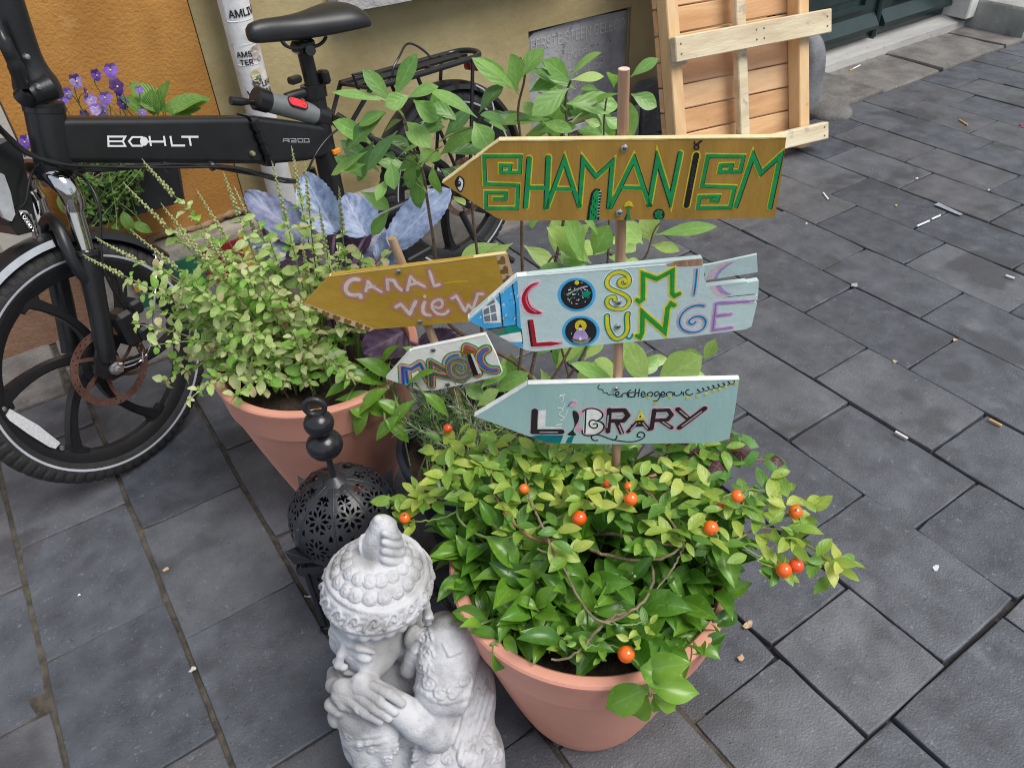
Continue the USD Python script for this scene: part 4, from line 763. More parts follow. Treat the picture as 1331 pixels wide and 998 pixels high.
# wheel reflector
ra_, rb_ = FW.loc(10, 535, .014), FW.loc(74, 578, .014); d = (rb_-ra_)/np.linalg.norm(rb_-ra_); nn = np.array([-d[1], d[0]])
clear = M('clear_reflector', (.50, .50, .52), (.62, .62, .64), scale=200, rough=.15, spec=.8, bump=.6, bscale=700)
L_ = np.linalg.norm(rb_-ra_); prof = [(0, -.008), (.012, -.0115), (L_/2, -.013), (L_-.012, -.0115), (L_, -.008), (L_, .006), (L_/2, .010), (0, .006)]
put(fw, 'wheel_reflector', slab_poly(Polygon([ra_+d*x+nn*y for x, y in prof]), FW, .010, .019), clear, smooth=False)
for q in (ra_-d*.010, rb_+d*.012): put(fw, 'reflector_bolt', revolve([(0, .004), (.0045, .003), (.005, 0)], FW.pt(q[0], q[1], .014), FW.n, 12), silver)
put(fw, 'axle_nut', cat(revolve([(0, .016), (.005, .016), (.006, .013), (.006, .006), (.011, .006), (.011, -.004)], FC+FW.n*.072, FW.n, 6, ), revolve([(.0, -.001), (.013, -.001), (.014, -.006)], FC+FW.n*.072, FW.n, 24)), silver, smooth=20)
# fork
F = lambda px, py, w: FW.pt(*FW.loc(px, py, w), w)
leg = [F(113, 328, .062), F(120, 365, .062), F(131, 420, .062), F(139, 470, .062)]
put(bike, 'fork_leg', tube(smooth_path(leg, 14), [.0215, .022, .0215, .021, .020, .0195, .019, .019, .019, .019, .019, .0185, .017, .013], 18), matte, smooth=50)
off = -FW.n*.124; put(bike, 'fork_leg', tube(smooth_path([p+off for p in leg], 14), .020, 18), matte, smooth=50)
put(bike, 'fork_seal', revolve([(.017, .006), (.0235, .004), (.0245, -.004), (.02, -.008)], leg[0], leg[0]-leg[1], 24), gloss)
st_top = F(93, 262, .062)
for o_ in (np.zeros(3), off):
    put(bike, 'stanchion', tube([st_top+o_, leg[0]+o_], .0145, 20), chrome, smooth=60)
crown = [st_top+off+FW.u*-.01, st_top+off+FW.u*.035, st_top+off*.75+FW.u*.055, st_top+off*.5+FW.u*.062, st_top+off*.25+FW.u*.055, st_top+FW.u*.035, st_top-FW.u*.01]
put(bike, 'fork_crown', tube(smooth_path(crown, 24), [.019]*4+[.021]*16+[.019]*4, 18), chrome, smooth=60)
arch = [leg[1]+FW.n*.004-FW.e*.004, F(103, 352, .066), F(88, 325, .06), F(76, 296, .04), F(62, 285, -.02), leg[0]+off-FW.e*.02]
put(bike, 'fork_brace', tube(smooth_path(arch, 24), .0115, 12), matte, smooth=60)
put(bike, 'dropout', slab_poly(Polygon([FW.loc(128, 455, .062), FW.loc(146, 455, .062), FW.loc(150, 478, .062), FW.loc(172, 466, .062), FW.loc(176, 474, .062), FW.loc(146, 492, .062), FW.loc(126, 485, .062)]).buffer(.004), FW, .056, .064), matte, smooth=False)
cal = F(163, 425, .055); put(bike, 'brake_caliper', cat(box(cal, (.038, .075, .05), (FW.e, FW.u, FW.n), .008), box(cal+FW.e*.02-FW.u*.02+FW.n*.02, (.03, .03, .03), (FW.e, FW.u, FW.n), .006), box(F(172, 398, .05), (.03, .03, .04), (FW.e, FW.u, FW.n), .006)), gloss, smooth=20)
put(bike, 'caliper_bolt', revolve([(0, .008), (.004, .008), (.006, .005), (.006, -.004)], F(157, 474, .068), FW.n, 14), chrome)
put(bike, 'bolt_pin', tube([F(158, 474, .07), F(192, 462, .075)], .0022, 8), silver); put(bike, 'bolt_pin', tube([F(185, 457, .074), F(186, 470, .076)], .0016, 8), silver)
# mudguards
def mudguard(par, pl, c, a0, a1, R=.268, nm='mudguard'):
    prof = [(R-.016, .033), (R-.004, .030), (R+.003, .018), (R+.005, 0), (R+.003, -.018), (R-.004, -.030), (R-.016, -.033), (R-.017, -.031), (R-.006, -.028), (R+.001, -.017), (R+.003, 0), (R+.001, .017), (R-.006, .028), (R-.017, .031), (R-.016, .033)]
    return put(par, nm, revolve(prof, c, pl.n, 60, start=pl.e, arc=(-a1, -a0) if np.cross(pl.n, pl.e)@pl.u < 0 else (a0, a1)), gloss, smooth=40)
fg = mudguard(bike, FW, FC, angle(FW, FC, 207, 356, .03), math.radians(165))
put(fg, 'mudguard_stripe', revolve([(.2525, .0335), (.2645, .0315), (.2655, .0312), (.2525, .0330)], FC, FW.n, 40, start=FW.e, arc=(angle(FW, FC, 66, 308, .03), math.radians(164))), stripe, smooth=60)
mudguard(bike, BP, RC, math.radians(8), math.radians(150))
for s_ in (.05, -.05):
    put(bike, 'mudguard_stay', tube(smooth_path([F(202, 333, s_*.6), F(203, 360, s_), F(200, 405, s_*1.3), F(193, 455, s_*1.4), FC+FW.n*s_*1.4], 20), .0022, 8), chrome)
    put(bike, 'mudguard_stay', tube(smooth_path([BP.pt(1.14, .49, s_*.6), BP.pt(1.17, .45, s_), BP.pt(1.11, .33, s_*1.3), BP.pt(1.03, .25, s_*1.4)], 16), .0022, 8), stripe)
# frame
B_ = lambda px, py, w=0.0: BP.pt(*BP.loc(px, py, w), w)
hb, ht = B_(74, 232), B_(56, 132)
put(bike, 'head_tube', tube([hb, hb+(ht-hb)*.02, hb+(ht-hb)*.5, hb+(ht-hb)*.98, ht], [.0315, .033, .0325, .033, .0315], 28), matte, smooth=40)
put(bike, 'headset_ring', revolve([(.030, -.004), (.0345, -.003), (.0345, .006), (.030, .008)], ht-(ht-hb)*.10, ht-hb, 32), gloss)
put(bike, 'headset_ring', revolve([(.02, -.012), (.027, -.012), (.030, 0), (.02, .002)], hb, ht-hb, 32), silver)
sm = [ht+(ht-hb)*.02, B_(50, 118), B_(32, 75), B_(12, 15), B_(-12, -60), B_(-30, -120)]
put(bike, 'folding_stem', tube(smooth_path(sm, 20), [.036, .0375, .036, .031, .028]+[.027]*15, 24), matte, smooth=50)
put(bike, 'stem_hinge', cat(tube([B_(40, 124, .03), B_(66, 112, .03)], [.017, .021], 16), tube([B_(34, 128, .012), B_(40, 116, .03)], [.02, .016], 16)), matte, smooth=50)
put(bike, 'stem_latch', tube(smooth_path([B_(30, 112, .03), B_(20, 85, .038), B_(6, 55, .038), B_(0, 40, .034), B_(-4, 28, .03)], 16), [.013]*6+[.011]*6+[.008]*4, 12), gloss, smooth=60)
for q in ((35, 74, .036), (50, 113, .052)): put(bike, 'stem_bolt', revolve([(0, .004), (.004, .0035), (.0052, 0), (.0052, -.006)], B_(*q), BP.n, 12), silver)
hbr = B_(-30, -120); put(bike, 'handlebar', tube(smooth_path([hbr+FW.n*.30-FW.e*.03, hbr+FW.n*.1, hbr-FW.n*.1, hbr-FW.n*.30-FW.e*.03], 20), .013, 14), gloss, smooth=60)
def beam_loft(secs, wd, mat, nm, parent=bike, r=.012):
    V = []
    for (t_, b_), w_ in zip(secs, wd):
        t_, b_ = np.array(t_), np.array(b_); c_ = (t_+b_)/2; h = np.linalg.norm(t_-b_); d_ = (t_-b_)/h
        q = Polygon([(-h/2+r, -w_/2+r), (h/2-r, -w_/2+r), (h/2-r, w_/2-r), (-h/2+r, w_/2-r)]).buffer(r, quad_segs=4); cc = np.array(q.exterior.coords)[:-1]
        V.append([BP.pt(*(c_+d_*x), y) for x, y in cc])
    n = len(V[0]); V = np.array(V).reshape(-1, 3); f = grid_faces(len(secs), n, True); f = np.vstack([f[:, [0, 1, 2]], f[:, [0, 2, 3]]])
    k = np.arange(1, n-1); e0 = np.stack([np.zeros(n-2, int), k, k+1], 1); e1 = e0[:, ::-1]+(len(secs)-1)*n
    t = trimesh.Trimesh(V, np.vstack([f, e0, e1]), process=False); t.fix_normals(); return put(parent, nm, tm(t), mat, smooth=32)
BW = .052
lc = lambda x, y: BP.loc(x, y, BW/2)
mb = beam_loft([(lc(70, 155), lc(86, 211)), (lc(90, 154), lc(96, 213)), (lc(200, 154), lc(215, 214)), (lc(322, 153), lc(345, 214))], [.055, BW, BW, BW], matte, 'main_beam')
put(bike, 'beam_weld', tube(smooth_path([BP.pt(*lc(72+k*3.2, 152+k*14.5), BW/2+.0) for k in range(5)], 60), [.0035+.0012*math.sin(k*2.1) for k in range(60)], 8), matte, smooth=60)
beam_loft([(lc(324, 151), lc(348, 217)), (lc(333, 151), lc(358, 217))], [.062, .062], gloss, 'beam_hinge')
for k in range(4): put(bike, 'hinge_knuckle', tube([BP.pt(*BP.loc(330+k*6, 158+k*15, .034), .034), BP.pt(*BP.loc(334.5+k*6, 169+k*15, .034), .034)], .0085, 14), gloss)
put(bike, 'hinge_bolt', revolve([(0, .004), (.004, .0035), (.0058, .0), (.006, -.005)], BP.pt(*BP.loc(329, 200, .032), .032), BP.n, 12), M('brass_bolt', (.45, .42, .2), rough=.35, metallic=.7))
beam_loft([(lc(334, 152), lc(357, 214)), (lc(380, 158), lc(400, 210)), (lc(424, 164), lc(428, 204))], [BW, BW, .05], matte, 'rear_beam')
ZB = (0, 0, 2.936)
class Decal(Board):
    def __init__(s, pl, path): s.pl, s.path, s.poly = pl, path, None
    def paint(s, name, poly, mat, lev, clip=False, label=None): put(s.path, name, slab_poly(poly.simplify(.0001), s.pl, -.0005, .0004+.0002*lev), mat, smooth=False)
DP = Plane(BP.o+BP.n*(BW/2), BP.e, BP.u); dc = Decal(DP, mb)
for q in ([[(412, 522), (478, 522), (468, 540), (478, 558), (414, 558), (412, 522)], [(414, 540), (470, 540)]], [[(545, 524), (505, 524), (492, 540), (505, 557), (545, 557)]], [[(570, 520), (576, 558)], [(560, 541), (628, 541)], [(625, 520), (631, 558)]], [[(650, 520), (656, 556), (706, 556)]], [[(692, 523), (757, 523)], [(722, 523), (728, 557)]]):
    dc.paint('decal_letter', unary_union([dc.stroke(s_, 7, ZB, False, 2, 2) for s_ in q]), decal, 0)
dc.paint('decal_dot', dc.disc((549, 540), 15, 17, ZB), decal, 1)
for q in ([[(1080, 543), (1082, 530), (1102, 530), (1104, 536), (1084, 537)], [(1094, 537), (1106, 543)]], [[(1108, 530), (1128, 530), (1130, 536), (1112, 538), (1112, 543), (1132, 543)]], [[(1136, 530), (1154, 530), (1156, 543), (1138, 543), (1136, 530)]], [[(1160, 530), (1178, 530), (1180, 543), (1162, 543), (1160, 530)]]):
    dc.paint('decal_number', unary_union([dc.stroke(s_, 2.6, ZB, False, 2, 2) for s_ in q]), decal2, 0)
# grey tube lamp with red window on the beam
ta, tb = B_(333, 128, .005), B_(420, 152, .005); tx = (tb-ta)/np.linalg.norm(tb-ta); LL = np.linalg.norm(tb-ta)
put(bike, 'tube_lock', revolve([(.0, .02), (.0215, .022), (.0225, .026), (.0225, LL-.026), (.0215, LL-.022), (0, LL-.02)], ta, tx, 40), M('grey_alloy', (.17, .18, .175), (.21, .22, .215), scale=30, rough=.38, metallic=.3), smooth=35, label='grey tube with a red window clamped on the frame')
for z0_, z1_ in ((-.004, .028), (LL-.026, LL+.008)): put(bike, 'tube_end_cap', revolve([(.0, z0_), (.021, z0_), (.0245, z0_+.003), (.0245, z1_-.002), (.023, z1_), (.0, z1_)], ta, tx, 40), gloss, smooth=35)
wp = Plane(ta+BP.n*.0, tx, BP.n*-.55+BP.u*.83); wp = Plane(ta+wp.n*.0216, tx, wp.u)
win = LineString([(LL*.44, .0), (LL*.60, .0)]).buffer(.0095)
put(bike, 'tube_window', slab_poly(win.buffer(.003), wp, -.002, .0012), gloss, smooth=False); put(bike, 'red_window', slab_poly(win, wp, -.001, .0022), M('red_plastic', (.62, .02, .03), (.75, .05, .06), scale=60, rough=.15), smooth=False)
put(bike, 'red_button', revolve([(0, .004), (.004, .003), (.006, 0)], wp.pt(LL*.60, 0, .002), wp.n, 16), mats['red_plastic'])
put(bike, 'tube_lever', tube(smooth_path([B_(300, 131, .0), B_(312, 132, .0), B_(334, 133, .0)], 8), [.009, .0095, .0095, .009, .007, .006, .006, .006], 12), gloss, smooth=50)
# seat tube, post, saddle
sta, stb = B_(408, 118), B_(444, 300)
put(bike, 'seat_tube', tube([sta, B_(413, 150), B_(430, 235), stb], [.0235, .025, .026, .027], 24), matte, smooth=50)
put(bike, 'seat_clamp', cat(revolve([(.02, -.014), (.0285, -.013), (.0285, .013), (.02, .014)], sta, sta-stb, 28), box(B_(421, 100, .01), (.02, .03, .03), (BP.e, BP.u, BP.n), .005), box(B_(383, 104, .0), (.03, .016, .02), (BP.e, BP.u, BP.n), .004)), gloss, smooth=30)
sp_top = B_(392, 52); put(bike, 'seat_post', tube([sta, sp_top], .0165, 20), gloss, smooth=60)
put(bike, 'saddle_clamp', cat(box(B_(394, 60), (.045, .026, .04), (BP.e, BP.u, BP.n), .006), tube([B_(404, 66, -.03), B_(404, 66, .035)], .011, 14)), gloss, smooth=30)
for s_ in (.022, -.022):
    put(bike, 'saddle_rail', tube(smooth_path([B_(364, 48, s_*.6), B_(376, 62, s_), B_(394, 62, s_), B_(416, 58, s_), B_(424, 48, s_*1.3)], 18), .0036, 8), gloss)
sec = [(.548, .747, .010, .018), (.556, .750, .019, .040), (.59, .752, .024, .047), (.64, .750, .030, .049), (.69, .752, .044, .052), (.73, .757, .063, .056), (.77, .762, .075, .058), (.80, .762, .076, .054), (.822, .757, .066, .042), (.832, .75, .045, .022)]
S0 = []
sd0 = BP.loc(321, 42); sdl = BP.loc(464, 22)
for s_, z_, hw, th_ in sec:
    k = (s_-.548)/(.832-.548); a_ = sd0[0]+(sdl[0]-sd0[0])*k; zc = sd0[1]-.004+(BP.loc(455, 26)[1]+.002-sd0[1])*k + (z_-.75)
    ring = []
    for t in np.linspace(0, 2*np.pi, 24, endpoint=False):
        cx, sy = math.cos(t), math.sin(t); ring.append(BP.pt(a_, zc+(th_*.5*abs(sy)**.8*np.sign(sy) - .012*(abs(cx)**2)*(hw/.076)), hw*np.sign(cx)*abs(cx)**.85))
    S0.append(ring)
S0 = np.array(S0).reshape(-1, 3); fsad = grid_faces(len(sec), 24, True); fsad = np.vstack([fsad[:, [0, 1, 2]], fsad[:, [0, 2, 3]]]); k = np.arange(1, 23); e0 = np.stack([np.zeros(22, int), k, k+1], 1)
t = trimesh.Trimesh(S0, np.vstack([fsad, e0, e0[:, ::-1]+(len(sec)-1)*24]), process=False); t.fix_normals(); t = trimesh.Trimesh(*trimesh.remesh.subdivide_loop(t.vertices, t.faces, 1), process=False)
put(bike, 'saddle', tm(t), M('saddle_vinyl', (.010, .010, .012), (.015, .015, .017), scale=30, rough=.42, bump=.1, bscale=400), smooth=True)
# rear triangle, drive, stand
for s_ in (.06, -.06):
    put(bike, 'seat_stay', tube(smooth_path([BP.pt(*BP.loc(432, 150), s_*.25), BP.pt(*BP.loc(490, 192), s_), RC+BP.n*s_], 14), .0105, 12), matte, smooth=60)
    put(bike, 'chain_stay', tube(smooth_path([stb+BP.n*s_*.4, BP.pt(.83, .285, s_*.9), RC+BP.n*s_], 14), .011, 12), matte, smooth=60)
put(bike, 'frame_gusset', tube(smooth_path([B_(372, 128), B_(390, 122), B_(404, 120)], 10), .011, 12), matte, smooth=60)
put(bike, 'chain_ring', slab_poly(Point(0, 0).buffer(.082).difference(unary_union([Point(.05*math.cos(k), .05*math.sin(k)).buffer(.018) for k in np.arange(5)*1.257])), Plane(stb, BP.e, BP.u), .045, .049), gloss, smooth=False)
put(bike, 'crank_arm', tube([stb+BP.n*.06, stb+BP.n*.065+BP.e*.12-BP.u*.09], [.014, .011], 10), gloss); pc = stb+BP.n*.105+BP.e*.12-BP.u*.09
put(bike, 'pedal', box(pc, (.085, .022, .07), (BP.e, BP.u, BP.n), .004), gloss); put(bike, 'crank_arm', tube([stb-BP.n*.06, stb-BP.n*.065-BP.e*.0+BP.u*.15], [.014, .011], 10), gloss)
put(bike, 'frame_reflector', box(B_(437, 197, .03), (.022, .012, .010), (BP.e, BP.u, BP.n), .002), M('orange_reflector', (.65, .22, .02), rough=.15))
put(bike, 'rear_axle', tube([RC+BP.n*.062, RC+BP.n*.095], [.012, .010], 14), gloss); put(bike, 'kickstand', tube([BP.pt(.98, .20, .075), BP.pt(1.0, .12, .09), BP.pt(1.09, .02, .14)], .009, 10), gloss); put(bike, 'stay_brace', tube([RC+BP.n*.07-BP.e*.02-BP.u*.02, BP.pt(1.2, .19, .09)], .010, 10), gloss)
# carrier
R0, R1 = BP.loc(462, 112, .0), BP.loc(601, 72, .0)
for s_ in (.058, -.058):
    put(bike, 'carrier_rail', tube([BP.pt(*R0, s_), BP.pt(*(R0*.5+R1*.5), s_), BP.pt(*R1, s_*.9)], .0075, 12), gloss, smooth=50)
    put(bike, 'carrier_strut', tube([BP.pt(*(R1-(.02, 0)), s_), BP.pt(1.03, .255, s_*1.2)], .005, 8), gloss); put(bike, 'carrier_strut', tube([BP.pt(*(R0*.6+R1*.4), s_), BP.pt(1.01, .255, s_*1.2)], .005, 8), gloss)
    put(bike, 'carrier_strut', tube([BP.pt(*R0, s_), BP.pt(*BP.loc(440, 165), s_*.6)], .0055, 8), gloss)
put(bike, 'carrier_end', tube(smooth_path([BP.pt(*R1, .052), BP.pt(*(R1+(.028, .002)), .03), BP.pt(*(R1+(.034, .003)), 0), BP.pt(*(R1+(.028, .002)), -.03), BP.pt(*R1, -.052)], 20), .0075, 12), gloss, smooth=60)
for u in (.0, .3, .6, .9): put(bike, 'carrier_bar', tube([BP.pt(*(R0+(R1-R0)*u), .055), BP.pt(*(R0+(R1-R0)*u), -.055)], .005, 8), gloss)
put(bike, 'carrier_plate', slab_poly(Polygon([(-.0, -.02), (np.linalg.norm(R1-R0), -.02), (np.linalg.norm(R1-R0), .02), (0, .02)]), Plane(BP.pt(*R0, 0)+BP.u*.002, (BP.pt(*R1)-BP.pt(*R0)), BP.n), -.003, .003), gloss, smooth=False)
put(bike, 'carrier_loop', tube([BP.pt(*BP.loc(456, 116), .03), BP.pt(*BP.loc(448, 96), .03), BP.pt(*BP.loc(466, 92), .03), BP.pt(*BP.loc(473, 110), .03)], .004, 8), gloss)
put(bike, 'spring_clip', tube(smooth_path([B_(512, 108, .03), B_(511, 90, .03), B_(520, 72, .02), B_(534, 57, .0), B_(548, 64, .02), B_(560, 76, .045)], 24), .0028, 8), gloss)
put(bike, 'tail_light', box(BP.pt(*(R1+(.03, -.03)), 0), (.02, .03, .05), (BP.e, BP.u, BP.n), .004), M('dark_red_lens', (.2, .01, .01), rough=.15))
# cables
crng = np.random.default_rng(3)
for k in range(5):
    o = crng.uniform(-3.5, 3.5, 7); w = .036+.005*k
    pts = [B_(-40, 128+k*4, w+.02), B_(0, 168+o[0], w+.01), B_(30, 195+o[1], w), B_(62, 211+o[2], w), B_(110, 219+o[3], w-.004), B_(180, 217+o[4], w-.004), B_(255, 215+o[5]*.8, w-.002), B_(310, 222+o[6], w), B_(360, 232+o[5], w), B_(400, 238+o[3]*1.5, w)]
    put(bike, 'cable', tube(smooth_path(pts, 70), .0026+.0006*(k == 1), 7), gloss, smooth=60)
for k in range(3): put(bike, 'cable_tie', revolve([(.0, -.003), (.010, -.003), (.010, .003), (0, .003)], B_((105, 215, 275)[k], (219, 217, 216)[k], .04), BP.e, 16), gloss)
put(bike, 'brake_cable', tube(smooth_path([B_(96, 228, .045), F(112, 235, .07), F(127, 262, .085), F(131, 310, .085), F(137, 355, .085), F(152, 385, .08), F(164, 402, .07)], 40), .0027, 7), gloss, smooth=60)
put(bike, 'light_cable', tube(smooth_path([B_(52, 215, .04), F(42, 225, .05), F(36, 248, .05), F(32, 265, .045), F(26, 270, .04)], 24), .0025, 7), gloss, smooth=60)
put(bike, 'gear_cable', tube(smooth_path([B_(445, 165, .03), B_(424, 182, .04), B_(408, 205, .045), B_(398, 230, .04)], 24), .0025, 7), gloss, smooth=60)
# headlight with bracket and bell spring
hl_out = [(-12, 190), (4, 182), (14, 195), (32, 282), (28, 298), (12, 302), (4, 292), (-14, 235)]
put(bike, 'headlight', slab_poly(Polygon([FW.loc(*q, .0) for q in hl_out]).buffer(.003), FW, -.035, .032), gloss, smooth=30)
put(bike, 'headlight_lens', slab_poly(Polygon([FW.loc(*q, .034) for q in ((-12, 222), (2, 228), (10, 250), (16, 278), (12, 286), (4, 282), (-8, 255))]).buffer(.002), FW, .031, .040), M('lens_silver', (.5, .5, .58), (.62, .62, .7), scale=60, rough=.12, metallic=.5), smooth=False)
put(bike, 'headlight_bracket', tube(smooth_path([F(24, 276, .034), F(34, 276, .034), F(44, 290, .03), F(48, 304, .02)], 12), .0035, 8), chrome)
put(bike, 'headlight_spring', tube(smooth_path([F(28+2.2*math.cos(k*1.3)+k*.55, 277+3.5*math.sin(k*1.3)+k*.8, .036) for k in range(26)], 80), .0012, 5), chrome, smooth=60)
put(bike, 'mudguard_bracket', slab_poly(LineString([FW.loc(48, 296, .01), FW.loc(50, 312, .01), FW.loc(60, 312, .01)]).buffer(.005), FW, .0, .012), silver, smooth=False)
# ================================================================= pierced black lantern
black_m = M('lantern_black', (.014, .0145, .018), (.024, .025, .031), scale=16, rough=.36, bump=.25, bscale=120, spec=.5, spots=[(40, .67, (.05, .05, .055), .4)])
LC = ond(448, 672, .852); LC[2] = 0
lan = thing('metal_lantern', 'black pierced metal lantern with domed top, behind the statue', 'lantern', LC)
PZ, DR = .205, .0885
rotl = math.radians(-3); la_x = np.array([math.cos(YAW+rotl), -math.sin(YAW+rotl), 0]); la_y = np.array([-la_x[1], la_x[0], 0])
LP = lambda a, b, z: LC + la_x*a + la_y*b + ZU*z
# dome: eight gores, flowers of diamonds cut right through
cut = []
for g in range(8):
    p0 = (g+.5)*math.pi/4
    for th0, nrad, pet in ((.80, .0225, 8), (1.38, .0225, 8)):
        for k in range(pet):
            a = k*2*math.pi/pet; d_ = np.array([math.cos(a), math.sin(a)]); q_ = np.array([-d_[1], d_[0]])
            poly = [d_*.0052, d_*.0115+q_*.0031, d_*.0185, d_*.0115-q_*.0031]
            cut.append(Polygon([(p0+x/(DR*math.sin(th0)), th0+y/DR) for x, y in poly]))
            a2 = a+math.pi/pet; d_ = np.array([math.cos(a2), math.sin(a2)]); q_ = np.array([-d_[1], d_[0]])
            poly = [d_*.0150, d_*.0215+q_*.0040, d_*.0215-q_*.0040]
            cut.append(Polygon([(p0+x/(DR*math.sin(th0)), th0+y/DR) for x, y in poly]))
    for th0 in (.42, .50, 1.08, 1.12):
        for s_ in (-1, 1):
            c_ = (p0+s_*(.13 if th0 < .6 else .30), th0); w_ = .0042
            cut.append(Polygon([(c_[0]+x*w_/(DR*math.sin(th0)), c_[1]+y*w_/DR) for x, y in ((-1, .7), (1, .7), (0, -1))]))
    cut.append(Polygon([(p0+x/(DR*math.sin(.42)), .42+y/DR) for x, y in ((0, -.009), (.003, 0), (0, .009), (-.003, 0))]))
cut = [c if c.is_valid else c.buffer(0) for c in cut]; from shapely.strtree import STRtree
tree_ = STRtree(cut); V, Fc = [], []
NT, NP = 22, 112; T0, T1 = .16, 1.78
def sph(p, t, r): return np.array([r*math.sin(t)*math.cos(p), r*math.sin(t)*math.sin(p), r*math.cos(t)])
for i in range(NT):
    for j in range(NP):
        p0, p1, t0_, t1_ = j*2*math.pi/NP, (j+1)*2*math.pi/NP, T0+(T1-T0)*i/NT, T0+(T1-T0)*(i+1)/NT
        cell = shapely.box(p0, t0_, p1, t1_); hit = [cut[k] for k in tree_.query(cell)]
        rem = cell.difference(unary_union(hit)) if hit else cell
        for g in getattr(rem, 'geoms', [rem]):
            if g.is_empty or g.area < 1e-7 or g.geom_type != 'Polygon': continue
            if g.equals(cell): vv = np.array(cell.exterior.coords)[:4]; ff = np.array([[0, 1, 2], [0, 2, 3]])
            else: vv, ff = trimesh.creation.triangulate_polygon(g, engine='earcut')
            n0 = len(V); V += [sph(*(q), DR*(1+.012*abs(math.cos(4*q[0])))) for q in vv]; Fc += [tuple(f_+n0) for f_ in ff]
V = np.array(V); c_ = np.array([LC[0], LC[1], PZ+.012])
dome_v = c_ + V[:, :1]*la_x + V[:, 1:2]*la_y + V[:, 2:]*ZU
put(lan, 'pierced_dome', (dome_v, np.array(Fc)), black_m, smooth=False, label='pierced dome with flower cut-outs')
for g in range(8):
    a = g*math.pi/4; put(lan, 'dome_seam', tube([c_+la_x*sph(a, t, DR*1.016)[0]+la_y*sph(a, t, DR*1.016)[1]+ZU*sph(a, t, DR*1.016)[2] for t in np.linspace(.2, 1.7, 14)], .0012, 6), black_m, smooth=60)
tz = c_[2]+DR
put(lan, 'top_cap', revolve([(.0, .010), (.006, .008), (.012, .003), (.019, -.0015), (.0215, -.005), (.020, -.005)], (c_[0], c_[1], tz), ZU, 32), black_m, smooth=50)
def ball(z, r, sq, nm): put(lan, nm, revolve([(r*math.sin(t)+1e-6, -r*sq*math.cos(t)) for t in np.linspace(0, math.pi, 22)], (c_[0], c_[1], z), ZU, 36), M('lantern_ball', (.010, .010, .012), (.016, .016, .019), scale=30, rough=.24, bump=.15, bscale=60), smooth=60)
zb1 = ond(429, 577, .852)[2]; zb2 = ond(426, 549, .852)[2]; zr = ond(424, 528, .852)[2]
put(lan, 'stem', tube([(c_[0], c_[1], tz-.005), (c_[0], c_[1], zb1)], .005, 12), black_m)
ball(zb1, .0275, .86, 'lower_ball'); ball(zb2, .0225, .88, 'upper_ball')
put(lan, 'hanging_ring', tube([(c_+0*ZU)*[1, 1, 0]+ZU*zr+la_x*.0142*math.cos(t)+ZU*.0142*math.sin(t) for t in np.linspace(0, 2*np.pi, 33)], .0042, 10), black_m, smooth=60)
# box with pierced sides, flared top plate with upturned corners
HS, BS = .076, .066
top_ = shapely.box(-HS, -HS, HS, HS).difference(Point(0, 0).buffer(DR*.94))
lpz = Plane(LP(0, 0, PZ), la_x, la_y)
for g_ in getattr(top_, 'geoms', [top_]): put(lan, 'top_plate', slab_poly(g_, lpz, -.002, 0), black_m, smooth=False)
for sx in (-1, 1):
    for sy in (-1, 1):
        put(lan, 'corner_spike', hull([LP(sx*HS, sy*HS, PZ-.002), LP(sx*(HS-.034), sy*HS, PZ), LP(sx*HS, sy*(HS-.034), PZ), LP(sx*(HS+.006), sy*(HS+.006), PZ+.036), LP(sx*(HS+.004), sy*(HS+.004), PZ+.036), LP(sx*(HS-.004), sy*(HS-.004), PZ-.001)]), black_m, smooth=False)
        put(lan, 'foot', revolve([(0, 0), (.009, 0), (.010, .006), (.006, .018), (0, .018)], LP(sx*BS*.9, sy*BS*.9, 0), ZU, 14), black_m, smooth=40)
        put(lan, 'corner_post', box(LP(sx*BS, sy*BS, .106), (.008, .008, .184), (la_x, la_y, ZU), .001), black_m, smooth=20)
for k in range(4):
    e_ = [la_x, la_y, -la_x, -la_y][k]; n_ = [-la_y, la_x, la_y, -la_x][k]; sp_ = Plane(LP(0, 0, .014)+n_*BS, e_, ZU)
    if sp_.n@n_ < 0: sp_ = Plane(LP(0, 0, .014)+n_*BS, -e_, ZU)
    pan = shapely.box(-BS, 0, BS, .187); hs = []
    for i in range(5):
        for j in range(7):
            x, y = -BS+.016+i*.025, .016+j*.0232; r_ = .0062
            hs.append(Polygon([(x, y-r_), (x+r_*.55, y), (x, y+r_), (x-r_*.55, y)]) if (i+j) % 2 else Polygon([(x-r_*.6, y-r_*.5), (x+r_*.6, y-r_*.5), (x, y+r_*.7)]))
    put(lan, 'side_panel', slab_poly(pan.difference(unary_union(hs)), sp_, -.0012, 0), black_m, smooth=False)
    zig = Polygon([(-HS, 0)]+[(-HS+2*HS*i/18, -.010 if i % 2 else -.002) for i in range(19)]+[(HS, 0), (HS, .012), (-HS, .012)])
    p2z = Plane(LP(0, 0, PZ-.026)+n_*(HS-.0), sp_.e, ZU); put(lan, 'edge_fringe', slab_poly(zig, p2z, -.0012, .0), black_m, smooth=False)
    put(lan, 'base_rail', box(LP(0, 0, .014)+n_*(BS+.003), (2*BS+.014, .008, .010), (sp_.e, sp_.n, ZU), .001), black_m, smooth=20)
put(lan, 'base_plate', slab_poly(shapely.box(-BS, -BS, BS, BS), Plane(LP(0, 0, .012), la_x, la_y), -.002, 0), black_m, smooth=False)
put(lan, 'side_hook', tube([LP(-BS, -.03, .06), LP(-BS-.022, -.035, .062), LP(-BS-.03, -.03, .058)], .0016, 6), silver)

